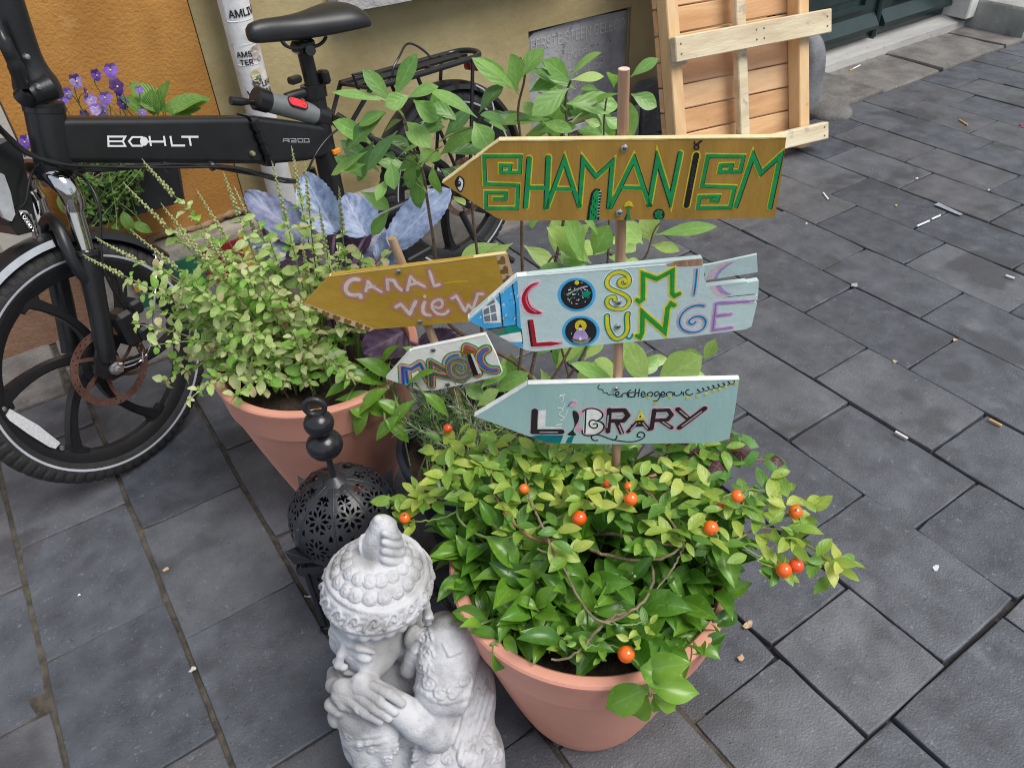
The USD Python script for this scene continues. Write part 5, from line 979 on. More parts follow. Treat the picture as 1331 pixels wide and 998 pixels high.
# ================================================================= weathered stone figure, seated, head resting on its hands
KD = .97
def cp_(px, py, d): return EYE + ray(px, py)*d*KD
PXM = 1.05/FPX*KD                                          # metres per photo pixel at the figure
Rc, Uc, Tc = CR, CU, -_fwd
Uh = .08*Rc+.82*Uc+.56*Tc; Uh /= np.linalg.norm(Uh); al = math.radians(60)
Fh = -math.cos(al)*Rc+math.sin(al)*Tc; Fh -= Uh*(Fh@Uh); Fh /= np.linalg.norm(Fh); Lh = np.cross(Uh, Fh)
HC = cp_(491, 766, 1.016)
h_ = lambda f, l, h: HC + Fh*f + Lh*l + Uh*h
lo_, hi_ = np.array([.00, .375, -.004]), np.array([.285, .755, .505]); VS = .0016
nx_, ny_, nz_ = (np.ceil((hi_-lo_)/VS).astype(int)+1)
SD_ = np.full((nx_, ny_, nz_), .05, np.float32)
AX = [lo_[k]+VS*np.arange((nx_, ny_, nz_)[k]) for k in range(3)]
def region(pts, pad):
    pts = np.asarray(pts); a = np.clip(((pts.min(0)-pad-lo_)/VS).astype(int), 0, None); b = np.minimum(((pts.max(0)+pad-lo_)/VS).astype(int)+2, (nx_, ny_, nz_))
    sl = tuple(slice(x, y) for x, y in zip(a, b)); return sl, np.stack(np.meshgrid(*[AX[k][sl[k]] for k in range(3)], indexing='ij'), -1)
def smin(a, b, k): h = np.clip(.5+.5*(b-a)/k, 0, 1); return b*(1-h)+a*h-k*h*(1-h)
def join(sl, d, k): SD_[sl] = smin(SD_[sl], d.astype(np.float32), k)
def carve(sl, d, k): SD_[sl] = -smin(-SD_[sl], d.astype(np.float32), k)
def cone_d(X, a, b, ra, rb):
    ba = b-a; t = np.clip(((X-a)@ba)/max(ba@ba, 1e-12), 0, 1); return np.linalg.norm(X-a-t[..., None]*ba, axis=-1)-(ra+(rb-ra)*t)
def limb(pts, rad, k=.008, cutout=False):
    for (a, b), (ra, rb) in zip(zip(pts[:-1], pts[1:]), zip(rad[:-1], rad[1:])):
        a, b = np.asarray(a, float), np.asarray(b, float)
        if np.any(np.minimum(a, b)-max(ra, rb) > hi_) or np.any(np.maximum(a, b)+max(ra, rb) < lo_): continue
        sl, X = region([a, b], max(ra, rb)+k*2+.004)
        if 0 in X.shape: continue
        (carve if cutout else join)(sl, cone_d(X, a, b, ra, rb), k)
def egg(c, ax, rad, k=.008, cutout=False):
    c = np.asarray(c, float); rad = np.asarray(rad, float); sl, X = region([c], rad.max()+k*2+.004)
    if 0 in X.shape: return
    q = (X-c)@np.array(ax).T; k0 = np.linalg.norm(q/rad, axis=-1); k1 = np.linalg.norm(q/rad**2, axis=-1); (carve if cutout else join)(sl, k0*(k0-1)/np.maximum(k1, 1e-9), k)
HA, CA = (Fh, Lh, Uh), (Rc, Uc, Tc); px_ = PXM
# body masses
egg(cp_(592, 905, 1.112), CA, (56*px_, 82*px_, .058), .012)            # back and flank
egg(cp_(577, 838, 1.068), CA, (34*px_, 44*px_, .042), .012)            # near shoulder
egg(cp_(535, 865, 1.125), CA, (58*px_, 52*px_, .042), .012)             # chest
limb([h_(-.016, 0, -.03), cp_(550, 850, 1.10)], [.027, .036], .010)   # neck
egg(cp_(596, 985, 1.10), CA, (60*px_, 70*px_, .065), .014)             # hip
egg(cp_(575, 1050, 1.10), CA, (88*px_, 62*px_, .065), .014)            # seat and folded leg
egg(cp_(548, 1012, 1.075), CA, (46*px_, 32*px_, .036), .010)            # near thigh, across
egg(cp_(640, 1010, 1.115), CA, (18*px_, 62*px_, .045), .012)
for q in ((500, 1095), (545, 1100), (610, 1095), (650, 1070)): egg(cp_(*q, 1.12), CA, (62*px_, 50*px_, .06), .012)
limb([cp_(470, 1080, 1.10), cp_(600, 1100, 1.12)], [.05, .06], .01)
# raised knee and shin in patterned trousers, bare ankle
limb([cp_(560, 985, 1.09), cp_(478, 922, 1.035)], [.052, .036], .006); egg(cp_(472, 922, 1.035), CA, (33*px_, 32*px_, .034), .005)
limb([cp_(472, 922, 1.038), cp_(480, 968, 1.055)], [.035, .034], .005); limb([cp_(478, 955, 1.055), cp_(488, 1010, 1.075), cp_(492, 1060, 1.09)], [.027, .024, .022], .005)
limb([cp_(448, 955, 1.048), cp_(468, 972, 1.040), cp_(495, 972, 1.038), cp_(518, 958, 1.05)], [.0062, .007, .007, .006], .002)   # trouser cuff
for k, (dx, dy) in enumerate(((0, 0), (4, 11), (8, 22), (10, 33))): limb(smooth_path([cp_(446+dx, 928+dy, 1.03), cp_(466+dx, 936+dy*.9, 1.008), cp_(490+dx, 934+dy*.8, 1.012), cp_(506+dx, 920+dy*.7, 1.03)], 8), [.0028]*8, .004)
limb([cp_(532, 950, 1.02), cp_(522, 985, 1.03), cp_(520, 1040, 1.05)], [.010, .013, .015], .006, True)
limb([cp_(446, 985, 1.03), cp_(440, 1040, 1.05)], [.012, .016], .005, True)
# near arm: sleeve, elbow, forearm
sh_, el_, wr_ = cp_(586, 838, 1.045), cp_(568, 953, 1.02), cp_(500, 908, 1.005)
limb([sh_, sh_+(el_-sh_)*.5], [.040, .0385], .006)
slv = sh_+(el_-sh_)*.54; sax = (el_-sh_)/np.linalg.norm(el_-sh_)
s1 = np.cross(sax, Tc); s1 /= np.linalg.norm(s1); s2 = np.cross(sax, s1)
limb([slv+(s1*math.cos(t)+s2*math.sin(t))*.0345+sax*.004*math.sin(3*t) for t in np.linspace(0, 2*np.pi, 25)], [.0056]*25, .0015)
limb([sh_+(el_-sh_)*.45, el_], [.0275, .0225], .003); limb([el_, el_+(wr_-el_)*.35, wr_, cp_(470, 890, 1.0)], [.0225, .0235, .0175, .016], .003)
# chin hand: back of hand, four fingers lying on the forearm, thumb, wrist behind the knee
egg(cp_(457, 904, .998), (.78*Rc-.62*Uc, .62*Rc+.78*Uc, Tc), (.028, .0175, .0100), .004)
limb([cp_(434, 874, 1.050), cp_(433, 890, 1.016), cp_(444, 894, 1.000)], [.0090, .0092, .0105], .004)
for a, m_, b, r in (((484, 891), (505, 901), (523, 914), .0066), ((474, 897), (494, 912), (513, 925), .0070), ((465, 904), (486, 920), (505, 933), .0068), ((456, 912), (476, 928), (494, 938), .0060)):
    limb([cp_(*a, .992), cp_(*m_, .982), cp_(*b, .988)], [r, r*.95, r*.8], .0012)
limb([cp_(438, 904, .998), cp_(446, 916, .998), cp_(458, 920, 1.0)], [.0080, .0070, .0058], .002)
limb([cp_(431, 915, 1.012), cp_(441, 922, 1.008)], [.0095, .0095], .003); egg(cp_(437, 930, 1.03), CA, (.011, .015, .012), .003)
# head
egg(h_(0, 0, .010), HA, (.0640, .0600, .0605), .006); egg(h_(.012, 0, 1.15*(-.036)-.026), HA, (.0505, .0470, .060), .010); egg(h_(.027, 0, -.094), HA, (.030, .033, .024), .014)
for s_ in (-1, 1):
    egg(h_(.034, s_*.030, 1.15*(-.052)-.026), HA, (.022, .017, .020), .010)      # cheeks
    limb([h_(.0585, s_*.008, 1.15*(-.0165)-.026), h_(.056, s_*.022, 1.15*(-.0125)-.026), h_(.046, s_*.038, 1.15*(-.018)-.026)], [.0042, .0045, .003], .006)   # brow
    egg(h_(.0505, s_*.0235, 1.15*(-.0285)-.026), HA, (.0095, .0145, .0085), .0035)
    limb(smooth_path([h_(.0605, s_*.012, 1.15*(-.0335)-.026), h_(.0610, s_*.022, 1.15*(-.0365)-.026), h_(.055, s_*.033, 1.15*(-.0345)-.026), h_(.049, s_*.040, 1.15*(-.031)-.026)], 10), [.0015]*10, .0012, True)
    limb(smooth_path([h_(.0585, s_*.010, 1.15*(-.022)-.026), h_(.058, s_*.022, 1.15*(-.0195)-.026), h_(.050, s_*.036, 1.15*(-.022)-.026)], 8), [.0011]*8, .0014, True)
    egg(h_(-.006, s_*.0560, 1.15*(-.028)-.020), HA, (.014, .0085, .020), .003); limb([h_(-.006, s_*.059, 1.15*(-.035)-.026), h_(-.004, s_*.057, 1.15*(-.060)-.026), h_(-.002, s_*.054, 1.15*(-.078)-.026)], [.0095, .0110, .0135], .002)
    egg(h_(-.004, s_*.0655, 1.15*(-.030)-.026), HA, (.006, .003, .011), .003, True)
    limb([h_(.0640, s_*.004, 1.15*(-.0645)-.026), h_(.0575, s_*.0155, 1.15*(-.0655)-.026)], [.0040, .002], .003)
    egg(h_(.0685, s_*.0075, 1.15*(-.0475)-.026), HA, (.0055, .0042, .0040), .002)
limb([h_(.0585, 0, 1.15*(-.016)-.026), h_(.0665, 0, 1.15*(-.032)-.026), h_(.0715, 0, 1.15*(-.046)-.026)], [.0042, .0048, .0060], .004)
limb([h_(.0620, -.010, 1.15*(-.0705)-.026), h_(.0640, 0, 1.15*(-.0720)-.026), h_(.0620, .010, 1.15*(-.0705)-.026)], [.0028, .0042, .0028], .003)
limb([h_(.0670, -.012, 1.15*(-.0675)-.026), h_(.0685, 0, 1.15*(-.0672)-.026), h_(.0670, .012, 1.15*(-.0675)-.026)], [.0012]*3, .0012, True)
# diadem: two cords with a carved strip between, row of locks below it
def ring_pt(a, h, ex=0.0):
    q = math.sqrt(max(.2, 1-((max(h, .010)-.010)/.0605)**2)); return h_((.064*q+.0015+ex)*math.cos(a), (.060*q+.0015+ex)*math.sin(a), h+.010*math.cos(a)*-.4)
ringa = np.linspace(0, 2*np.pi, 61)
limb([ring_pt(a, .033+.005*math.cos(a*2), .001) for a in ringa], [.0042]*61, .002); limb([ring_pt(a, .006, .0035) for a in ringa], [.0042]*61, .002)
for hh in (.013, .020, .028): limb([ring_pt(a, hh, -.001) for a in ringa], [.0055]*61, .003)
for k in range(18):
    a = k*.349
    limb(smooth_path([ring_pt(a-.10, .010, .005), ring_pt(a-.02, .026, .006), ring_pt(a+.08, .029, .005), ring_pt(a+.12, .021, .006), ring_pt(a+.06, .018, .006)], 12), [.0021]*12, .0008)
    limb(smooth_path([ring_pt(a+.10, .010, .006), ring_pt(a+.2, .014, .006), ring_pt(a+.27, .024, .005)], 8), [.0017]*8, .0008)
for a in np.linspace(.30, 1.55, 6): egg(ring_pt(a, -.008, -.004), HA, (.0095, .0090, .0085), .002)
for a in np.linspace(-.9, .1, 4): egg(ring_pt(a, -.007, -.006), HA, (.007, .0075, .006), .002)
limb([ring_pt(1.75, .018, .006), ring_pt(1.85, .002, .006), h_(-.022, .066, -.016), h_(-.026, .062, -.04)], [.006, .005, .006, .004], .003)
# topknot
limb([h_(-.006, 0, .058), h_(-.010, 0, .078), h_(-.013, -.002, .098), h_(-.008, -.004, .114)], [.0275, .0240, .0165, .0065], .005)
for k in range(4):
    r0 = .0255-.0022*k; z0 = .066+.0125*k
    limb([h_(-.010+r0*math.cos(t), r0*math.sin(t), z0+.020*math.cos(t+.2)) for t in np.linspace(.9, 2.7, 16)], [.0058-.0006*k]*16, .0022)
for k in range(3):
    limb(smooth_path([h_(.005-.004*k, -.0165+.003*k, .090), h_(.0135-.003*k, -.0145+.003*k, .076), h_(.0160-.002*k, -.004, .068+.005*k), h_(.0125-.003*k, .005, .080), h_(.006, .003, .092)], 18), [.0024]*18, .0008)
# collar and sleeve scrolls, hip flower, hem scrolls
def spiral(c, e1, e2, r, turns=1.8, rr=.0022, k=.001, lift=None):
    pts = []
    for t in np.linspace(0, turns*2*np.pi, 26): q = r*(1-t/(turns*2*np.pi)*.85); pts.append(c+e1*q*math.cos(t)+e2*q*math.sin(t))
    snap(pts, rr, k)
def surf(p, dirn):
    """slide a point along dirn until it sits on the surface built so far; None when it misses"""
    p = np.array(p, float) + dirn*.05; run = 0.0
    while run < .10:
        i = ((p-lo_)/VS).astype(int); st = .002
        if np.all(i >= 0) and np.all(i < (nx_, ny_, nz_)):
            d = SD_[tuple(i)]
            if d < .0008: return p
            st = max(min(d, .008)*.8, .0006)
        p = p-dirn*st; run += st
    return None
def snap(pts, rr=.0022, k=.001):
    q = [surf(p, Tc) for p in pts]
    for a, b in zip(q[:-1], q[1:]):
        if a is not None and b is not None and np.linalg.norm(a-b) < .016: limb([a, b], [rr, rr], k)
for (x, y), r in (((553, 822), .011), ((557, 840), .010), ((560, 800), .009), ((548, 858), .008)): spiral(cp_(x, y, 1.04), Rc, Uc, r)
snap([cp_(x, y, 1.03) for x, y in ((570, 790), (577, 810), (579, 830), (586, 842), (600, 838))], .0024)
for (x, y), r in (((553, 872), .009), ((558, 888), .010), ((574, 897), .010), ((590, 898), .009), ((604, 886), .008), ((548, 860), .007)): spiral(cp_(x, y, 1.0), Rc, Uc, r)
snap([cp_(x, y, .99) for x, y in ((540, 866), (546, 885), (558, 898), (576, 905), (596, 902), (610, 888))], .0030)
fc_ = np.array([645, 966.])
for k in range(4):
    a = k*math.pi/2+.25; snap([cp_(*(fc_+np.array([math.cos(a+s*.5)*q, -math.sin(a+s*.5)*q*1.15])), 1.08) for s, q in ((0, 3), (-.8, 9), (-.5, 15), (0, 17), (.5, 15), (.8, 9), (0, 3))], .0021)
    a += math.pi/4; snap([cp_(*(fc_+np.array([math.cos(a+s)*q, -math.sin(a+s)*q*1.4])), 1.08) for s, q in ((0, 4), (-.25, 12), (0, 22), (.25, 12), (0, 4))], .0018)
for k, (x, y) in enumerate(((520, 968), (540, 980), (560, 988), (580, 990), (602, 992), (530, 1000), (556, 1010), (584, 1014), (505, 985), (470, 962), (486, 968), (455, 950))): spiral(cp_(x, y, 1.03), Rc, Uc, .0085 if k < 9 else .006, 1.6, .0021)
snap([cp_(x, y, 1.03) for x, y in ((497, 958), (520, 978), (545, 994), (575, 1003), (605, 1004), (632, 998))], .0026); snap([cp_(x, y, 1.03) for x, y in ((500, 945), (525, 958), (550, 970), (580, 975), (610, 976))], .0024)
for k in range(5): snap([cp_(*(np.array([463, 924.])+np.array([math.cos(k*1.257+s)*q, math.sin(k*1.257+s)*q*.8])), 1.0) for s, q in ((0, 2), (-.4, 8), (0, 11), (.4, 8), (0, 2))], .0017)
for k in range(7): snap([cp_(615+k*5-(t*9), 870+t*28+k*9, 1.06) for t in np.linspace(0, 3, 8)], .0030, .004)
# weathering: pits and a soft unevenness of the cast
sl, X = tuple(slice(0, n) for n in (nx_, ny_, nz_)), None
near = np.abs(SD_) < .006; idx = np.argwhere(near); Pn = lo_+idx*VS
SD_[near] += (.0007*(meshkit.fbm(Pn*60, 3, seed=8)-.5) + .0007*np.maximum(meshkit.noise(Pn*160, 4)-.66, 0)*2).astype(np.float32)
SD_[:, :, 0] = np.maximum(SD_[:, :, 0], .001)
def surface_nets(S, o, h):
    ins = S < 0; n = S.shape; c8 = np.zeros(tuple(k-1 for k in n), np.int8)
    for a, b, c in np.ndindex(2, 2, 2): c8 += ins[a:n[0]-1+a, b:n[1]-1+b, c:n[2]-1+c]
    act = (c8 > 0) & (c8 < 8); ci = np.argwhere(act); num = np.full(act.shape, -1, np.int64); num[act] = np.arange(len(ci))
    acc = np.zeros((len(ci), 3)); cnt = np.zeros(len(ci)); cs = list(np.ndindex(2, 2, 2))
    val = {c: S[ci[:, 0]+c[0], ci[:, 1]+c[1], ci[:, 2]+c[2]].astype(float) for c in cs}
    for a in cs:
        for k in range(3):
            if a[k] == 0:
                b = tuple(1 if i == k else a[i] for i in range(3)); va, vb = val[a], val[b]; m_ = (va < 0) != (vb < 0); t = np.where(m_, va/np.where(m_, va-vb, 1), 0)
                p = np.repeat(np.array([a], float), len(ci), 0); p[:, k] += t; acc += p*m_[:, None]; cnt += m_
    V = o+(ci+acc/cnt[:, None])*h; F = []
    for k in range(3):
        i, j = [(1, 2), (2, 0), (0, 1)][k]; lo = [slice(0, None)]*3; s0 = [slice(1, n[q]-1) for q in range(3)]; s0[k] = slice(0, n[k]-1); s1 = list(s0); s1[k] = slice(1, n[k])
        A, B = ins[tuple(s0)], ins[tuple(s1)]; e = np.argwhere(A != B); base = e+np.array([q.start for q in s0]); flip = A[tuple(e.T)]
        def nb(di, dj): q = base.copy(); q[:, i] -= di; q[:, j] -= dj; return num[tuple(q.T)]
        quad = np.stack([nb(1, 1), nb(0, 1), nb(0, 0), nb(1, 0)], 1); quad[~flip] = quad[~flip][:, ::-1]; F.append(quad)
    return V, np.vstack(F)
sv, sf = surface_nets(SD_, lo_, VS); ok = (sf >= 0).all(1); sf = sf[ok]; sf = np.vstack([sf[:, [0, 1, 2]], sf[:, [0, 2, 3]]])
stone_w = M('white_cast_stone', (.25, .25, .265), (.50, .50, .52), scale=18, detail=8, rough=.72, bump=.45, bscale=330, ramp=(.30, .52), spec=.3, spots=[(8, .57, (.24, .23, .22), .6), (55, .64, (.22, .21, .21), .5), (14, .62, (.30, .285, .275), .6), (34, .73, (.16, .075, .065), .75)])
BASE = np.array([.15, .53, 0])
stat = thing('stone_statue', 'white weathered garden statue of a seated figure resting its head on its hands', 'statue', BASE)
put(stat, 'figure', (sv, sf), stone_w, smooth=True)
# snail curls of the hair, each a coil of its own
def curl(c, nrm, r, ph):
    a = np.cross(nrm, Uh if abs(nrm@Uh) < .9 else Fh); a /= np.linalg.norm(a); b = np.cross(nrm, a); rings, secs = 7, 22; v = []
    for i in range(rings):
        u = i/(rings-1)*1.18
        for j in range(secs):
            t = j*2*np.pi/secs; q = r*math.sin(min(u, 1.3)*math.pi/2*.98); hgt = r*.62*math.cos(min(u, 1.18)*math.pi/2*.9)
            sp2 = math.sin((u*2.4*2*np.pi)-t-ph); hgt += .0010*sp2*(u > .12)*(u < .98)
            v.append(c+(a*math.cos(t)+b*math.sin(t))*q+nrm*hgt)
    f = grid_faces(rings, secs, True); return np.array(v), f
crr = np.random.default_rng(2); n_c = 0
for row, (hh, cnt_) in enumerate(((.0445, 19), (.0585, 16), (.0685, 11))):
    el = math.asin(min(.99, (hh-.010)/.0610))
    for k in range(cnt_):
        a = (k+.5*(row % 2))*2*np.pi/cnt_ + crr.normal(0, .02)
        nrm = Fh*math.cos(a)*math.cos(el)/.064+Lh*math.sin(a)*math.cos(el)/.060+Uh*math.sin(el)/.0605; nrm /= np.linalg.norm(nrm)
        c = h_(.064*math.cos(a)*math.cos(el), .060*math.sin(a)*math.cos(el), .010+.0605*math.sin(el))
        if np.linalg.norm((c-h_(-.008, 0, .07))-Uh*((c-h_(-.008, 0, .07))@Uh)) < .030 and row == 2: continue
        put(stat, 'hair_curl', curl(c-nrm*.0028, nrm, .0098+crr.normal(0, .0005), crr.uniform(0, 6)), stone_w, smooth=True)
# ================================================================= plants
def leaf(base, d, nrm, L, W, shape='oval', bend=.6, fold=.25, wave=0.0, n=8, mseg=4, twist=0.0, serr=0.0, r=None):
    """A blade from its base along d, upper face towards nrm. Returns vertices, faces, uv."""
    d = d/np.linalg.norm(d); nrm = nrm-d*(nrm@d); nrm = nrm/(np.linalg.norm(nrm)+1e-9); sd = np.cross(nrm, d)
    u = np.linspace(0, 1, n+1); du = 1.0/n
    if shape == 'oval': w = np.sin(np.pi*u**.85)**.8
    elif shape == 'point': w = np.sin(np.pi*np.clip(u, 0, 1)**.88)**1.12
    elif shape == 'spoon': w = np.sin(np.pi*u**1.35)**.85*np.where(u < .2, .6+2*u, 1.0)
    elif shape == 'round': w = np.sin(np.pi*u**.8)**.55
    elif shape == 'heart': w = np.where(u < .9, (u**.75)*1.05, 1.0*(1-u)/.1*.9)
    w = np.maximum(w, .03); w[0] = .05; w[-1] = .01 if shape != 'heart' else .12
    ang = bend*u; cx = np.cumsum(np.r_[0, np.cos((ang[1:]+ang[:-1])/2)*du])*L; cz = -np.cumsum(np.r_[0, np.sin((ang[1:]+ang[:-1])/2)*du])*L
    vs = np.linspace(-1, 1, mseg+1); V = []
    for i in range(n+1):
        t_ = d*math.cos(ang[i])-nrm*math.sin(ang[i]); nn = nrm*math.cos(ang[i])+d*math.sin(ang[i]); tw = twist*u[i]; s2 = sd*math.cos(tw)+nn*math.sin(tw); n2 = nn*math.cos(tw)-sd*math.sin(tw)
        c = base+d*cx[i]+nrm*cz[i]
        for v_ in vs:
            ww = w[i]*W/2*(1+(serr*(1 if i % 2 else -1) if abs(v_) == 1 else 0))
            V.append(c+s2*(ww*v_)+n2*(fold*abs(v_)**1.4*ww+wave*W*math.sin(u[i]*9+2.2*v_)*abs(v_)*.5) + (t_*-.10*L*(1-abs(v_)) if shape == 'heart' and i == n else 0))
    uv = np.array([(a, (b+1)/2) for a in u for b in vs]); return np.array(V), grid_faces(n+1, mseg+1), uv
def put_leaf(par, data, mat, nm='leaf', label=None):
    v, f, uv = data; f = np.vstack([f[:, [0, 1, 2]], f[:, [0, 2, 3]]]); return put(par, nm, (v, f), mat, smooth=True, uv=uv, label=label)
def merge_leaves(ls):
    V, Fq, UV, n = [], [], [], 0
    for v, f, uv in ls: V.append(v); Fq.append(f+n); UV.append(uv); n += len(v)
    return np.vstack(V), np.vstack(Fq), np.vstack(UV)
def unit(v): return v/(np.linalg.norm(v)+1e-12)
fluo = lambda r, lo, hi: r.uniform(lo, hi)
trad_m = [leaf_mat(f'fleshy_leaf_{k}', *c, rough=.30, trans=.22, vein=2.0, bump=.12, spec=.5, veins=.05) for k, c in enumerate([((.086, .215, .022), (.052, .145, .015), (.14, .30, .038), (.14, .28, .05)), ((.125, .265, .026), (.080, .190, .017), (.20, .36, .045), (.22, .36, .07)), ((.054, .148, .018), (.034, .10, .013), (.085, .205, .028), (.10, .21, .04))])]
cher_m = [leaf_mat(f'cherry_leaf_{k}', *c, rough=.42, trans=.30, vein=4.0, bump=.15, veins=.07) for k, c in enumerate([((.19, .33, .045), (.12, .24, .035), (.34, .44, .075), (.32, .43, .12)), ((.31, .41, .065), (.20, .32, .045), (.52, .53, .12), (.46, .52, .17)), ((.10, .23, .035), (.065, .16, .026), (.17, .31, .05), (.22, .34, .09))])]
laur_m = [leaf_mat(f'laurel_leaf_{k}', *c, rough=.36, trans=.32, vein=4.0, bump=.18, veins=.09) for k, c in enumerate([((.155, .31, .075), (.105, .235, .052), (.22, .39, .105), (.30, .46, .17)), ((.21, .39, .095), (.15, .31, .07), (.30, .48, .14), (.37, .52, .21)), ((.085, .185, .055), (.058, .135, .042), (.13, .25, .078), (.2, .32, .12)), ((.34, .50, .14), (.25, .42, .105), (.46, .58, .2), (.48, .58, .27))])]
twig_m = M('pale_twig', (.12, .09, .05), (.24, .19, .11), scale=60, rough=.8, bump=.6, bscale=300); stem_b = M('brown_stem', (.075, .048, .03), (.15, .10, .065), scale=60, rough=.8, bump=.6, bscale=300); stem_g = M('green_stem', (.10, .17, .045), (.19, .26, .08), scale=40, rough=.55)
stem_r = M('reddish_stem', (.16, .06, .035), (.24, .12, .06), scale=50, rough=.6)
prn = np.random.default_rng(17)

# ---- fleshy creeping plant filling the front pot
fp_ = thing('fleshy_leaf_plant', 'dense glossy green plant with pointed fleshy leaves filling the front terracotta pot', 'plant', POT2+[0, 0, .29])
leaves = []
def shoot(base, tip, n, L, spread=1.0, r=prn, first=.25, par=fp_, ms=trad_m, keep=None):
    ax = unit(tip-base); put(par, 'stem', tube(smooth_path([base, base*.5+tip*.5+ZU*.008, tip], 8), .0019, 6), stem_g, smooth=60)
    side = unit(np.cross(ax, ZU+.01)); 
    for k in range(n):
        u = first+(1-first)*(k+.6)/n; p = base+(tip-base)*u+ZU*.010*math.sin(math.pi*u)
        s_ = 1 if k % 2 else -1; a_ = r.normal(0, .4)
        d = unit(ax*r.uniform(.25, .8)+s_*side*spread*r.uniform(.5, 1.1)*(1 if k < n-1 else .3)+ZU*r.uniform(-.1, .45)+r.normal(0, .15, 3))
        nn = unit(ZU*1.0+Tc*.25+r.normal(0, .22, 3)+d*.2)
        ln = L*r.uniform(.75, 1.15)*(1 if k < n-1 else .8)
        leaves.append((par, leaf(p, d, nn, ln, ln*r.uniform(.38, .50), 'point', bend=r.uniform(.4, 1.5), fold=r.uniform(.25, .8), wave=r.uniform(0, .08), n=8, mseg=4, twist=r.normal(0, .25)), ms[r.choice(3, p=[.45, .35, .2])]))
gold = 2.39996
for px, py, z0, z1, L in ((612, 800, .34, .33, .052), (638, 838, .345, .345, .05), (600, 765, .35, .345, .05), (590, 745, .35, .35, .055), (585, 700, .36, .36, .058), (595, 680, .365, .365, .058), (610, 650, .37, .375, .058), (640, 625, .38, .38, .058), (622, 812, .35, .345, .05), (680, 826, .34, .345, .045), (950, 745, .355, .35, .05), (945, 720, .36, .36, .055), (665, 806, .35, .352, .05), (890, 846, .335, .335, .045), (920, 838, .34, .335, .045), (705, 838, .335, .345, .042), (740, 846, .33, .345, .042), (905, 840, .345, .335, .055), (930, 815, .35, .34, .052), (940, 775, .355, .345, .05), (600, 720, .36, .355, .055), (872, 845, .34, .345, .045)):
    t_ = onz(px, py, z1); b = POT2+[0, 0, .30]+(t_-POT2)*[.62, .62, 0]; b[2] = .30; shoot(b, t_, 5, L)
for k in range(84):
    rr = .150*math.sqrt((k+.5)/84); a = k*gold; b = POT2+np.array([rr*.9*math.cos(a), rr*.9*math.sin(a), .295])
    out = np.array([math.cos(a), math.sin(a), 0]); hgt = .075*(1-(rr/.19)**2)+.030; back = (b-POT2)@HD
    if back > .05: hgt += .03
    tip = b+out*prn.uniform(.0, .03)+prn.normal(0, .016, 3)*[1, 1, 0]+ZU*(hgt*prn.uniform(.7, 1.15))
    shoot(b, tip, 4 if k % 3 else 5, prn.uniform(.054, .073))
for px, py, L in ((610, 655, .06), (650, 610, .062), (700, 600, .06), (760, 600, .062), (820, 600, .062), (880, 605, .062), (930, 640, .06), (955, 690, .06), (640, 680, .06), (690, 650, .06), (800, 640, .06), (900, 670, .06)):
    t_ = onz(px, py, .41); b = POT2+[0, 0, .30]+(t_-POT2)*[.7, .7, 0]; b[2] = .30; shoot(b, t_, 5, L)
hang = [onz(835, 866, .352), ond(842, 885, .447), ond(845, 903, .443)]
put(fp_, 'stem', tube(smooth_path([POT2+[0, -.1, .31]]+hang, 14), .0024, 7), stem_g, smooth=60)
for (bx, by), (tx_, ty_), w_, L in (((842, 893), (786, 922), .035, .07), ((846, 893), (906, 899), .030, .066), ((842, 903), (820, 947), .027, .055), ((848, 902), (885, 925), .02, .05), ((850, 905), (853, 930), .012, .03), ((838, 872), (882, 862), .032, .055), ((832, 868), (868, 880), .03, .05)):
    p0, p1 = ond(bx, by, .446), ond(tx_, ty_, .432); leaves.insert(0, (fp_, leaf(p0, p1-p0, unit(ZU+Tc*1.2+prn.normal(0, .1, 3)), np.linalg.norm(p1-p0)*1.12, w_, 'point', bend=.8, fold=.4, wave=.09, n=10, mseg=6), trad_m[1]))
for par, dta, mm in leaves[:298]: put_leaf(par, dta, mm)
for q in trad_m:
    e_ = [d for _, d, m_ in leaves[298:] if m_ is q]
    if e_: v, f, uv = merge_leaves(e_); put(fp_, 'inner_leaves', (v, np.vstack([f[:, [0, 1, 2]], f[:, [0, 2, 3]]])), q, smooth=True, uv=uv, kind='stuff')

# ---- winter cherry with orange berries in the same pot
wc = thing('winter_cherry', 'straggly winter cherry bush with orange berries spreading over the front pot', 'plant', POT2+[.02, .02, .29])
B0 = POT2+[.02, .03, .30]
def br(pts, r0, r1, m=twig_m): 
    P_ = [np.array(p, float) if len(p) == 3 and isinstance(p, np.ndarray) else onz(*p) for p in pts]; q = smooth_path(P_, 7*len(P_)); put(wc, 'branch', tube(q+prn.normal(0, .0006, q.shape), np.linspace(r0*.78, r1*.78, len(q)), 7), m, smooth=60); return q
br([B0, (800, 724, .40), (850, 727, .41), (890, 708, .42)],   .0034, .0022); br([B0, (847, 762, .40), (834, 783, .405), (815, 797, .405), (784, 808, .405), (753, 779, .41), (719, 722, .42), (697, 714, .42)], .0030, .0018)
br([(815, 797, .405), (780, 815, .395), (757, 842, .375), (716, 856, .36)], .0030, .0018); br([(719, 722, .42), (704, 682, .43), (686, 640, .44), (684, 610, .45)], .0026, .0018, twig_m)
br([B0, (730, 700, .40), (697, 700, .42), (660, 670, .43), (640, 610, .45)], .0040, .0018, stem_r); br([B0, (690, 690, .40), (640, 700, .39), (594, 664, .40), (606, 636, .41), (583, 585, .42)], .0034, .0016, stem_g); br([(594, 664, .40), (560, 676, .39), (528, 676, .385)], .0020, .0013, stem_g); br([(606, 636, .41), (570, 645, .40), (548, 640, .40)], .002, .0013)
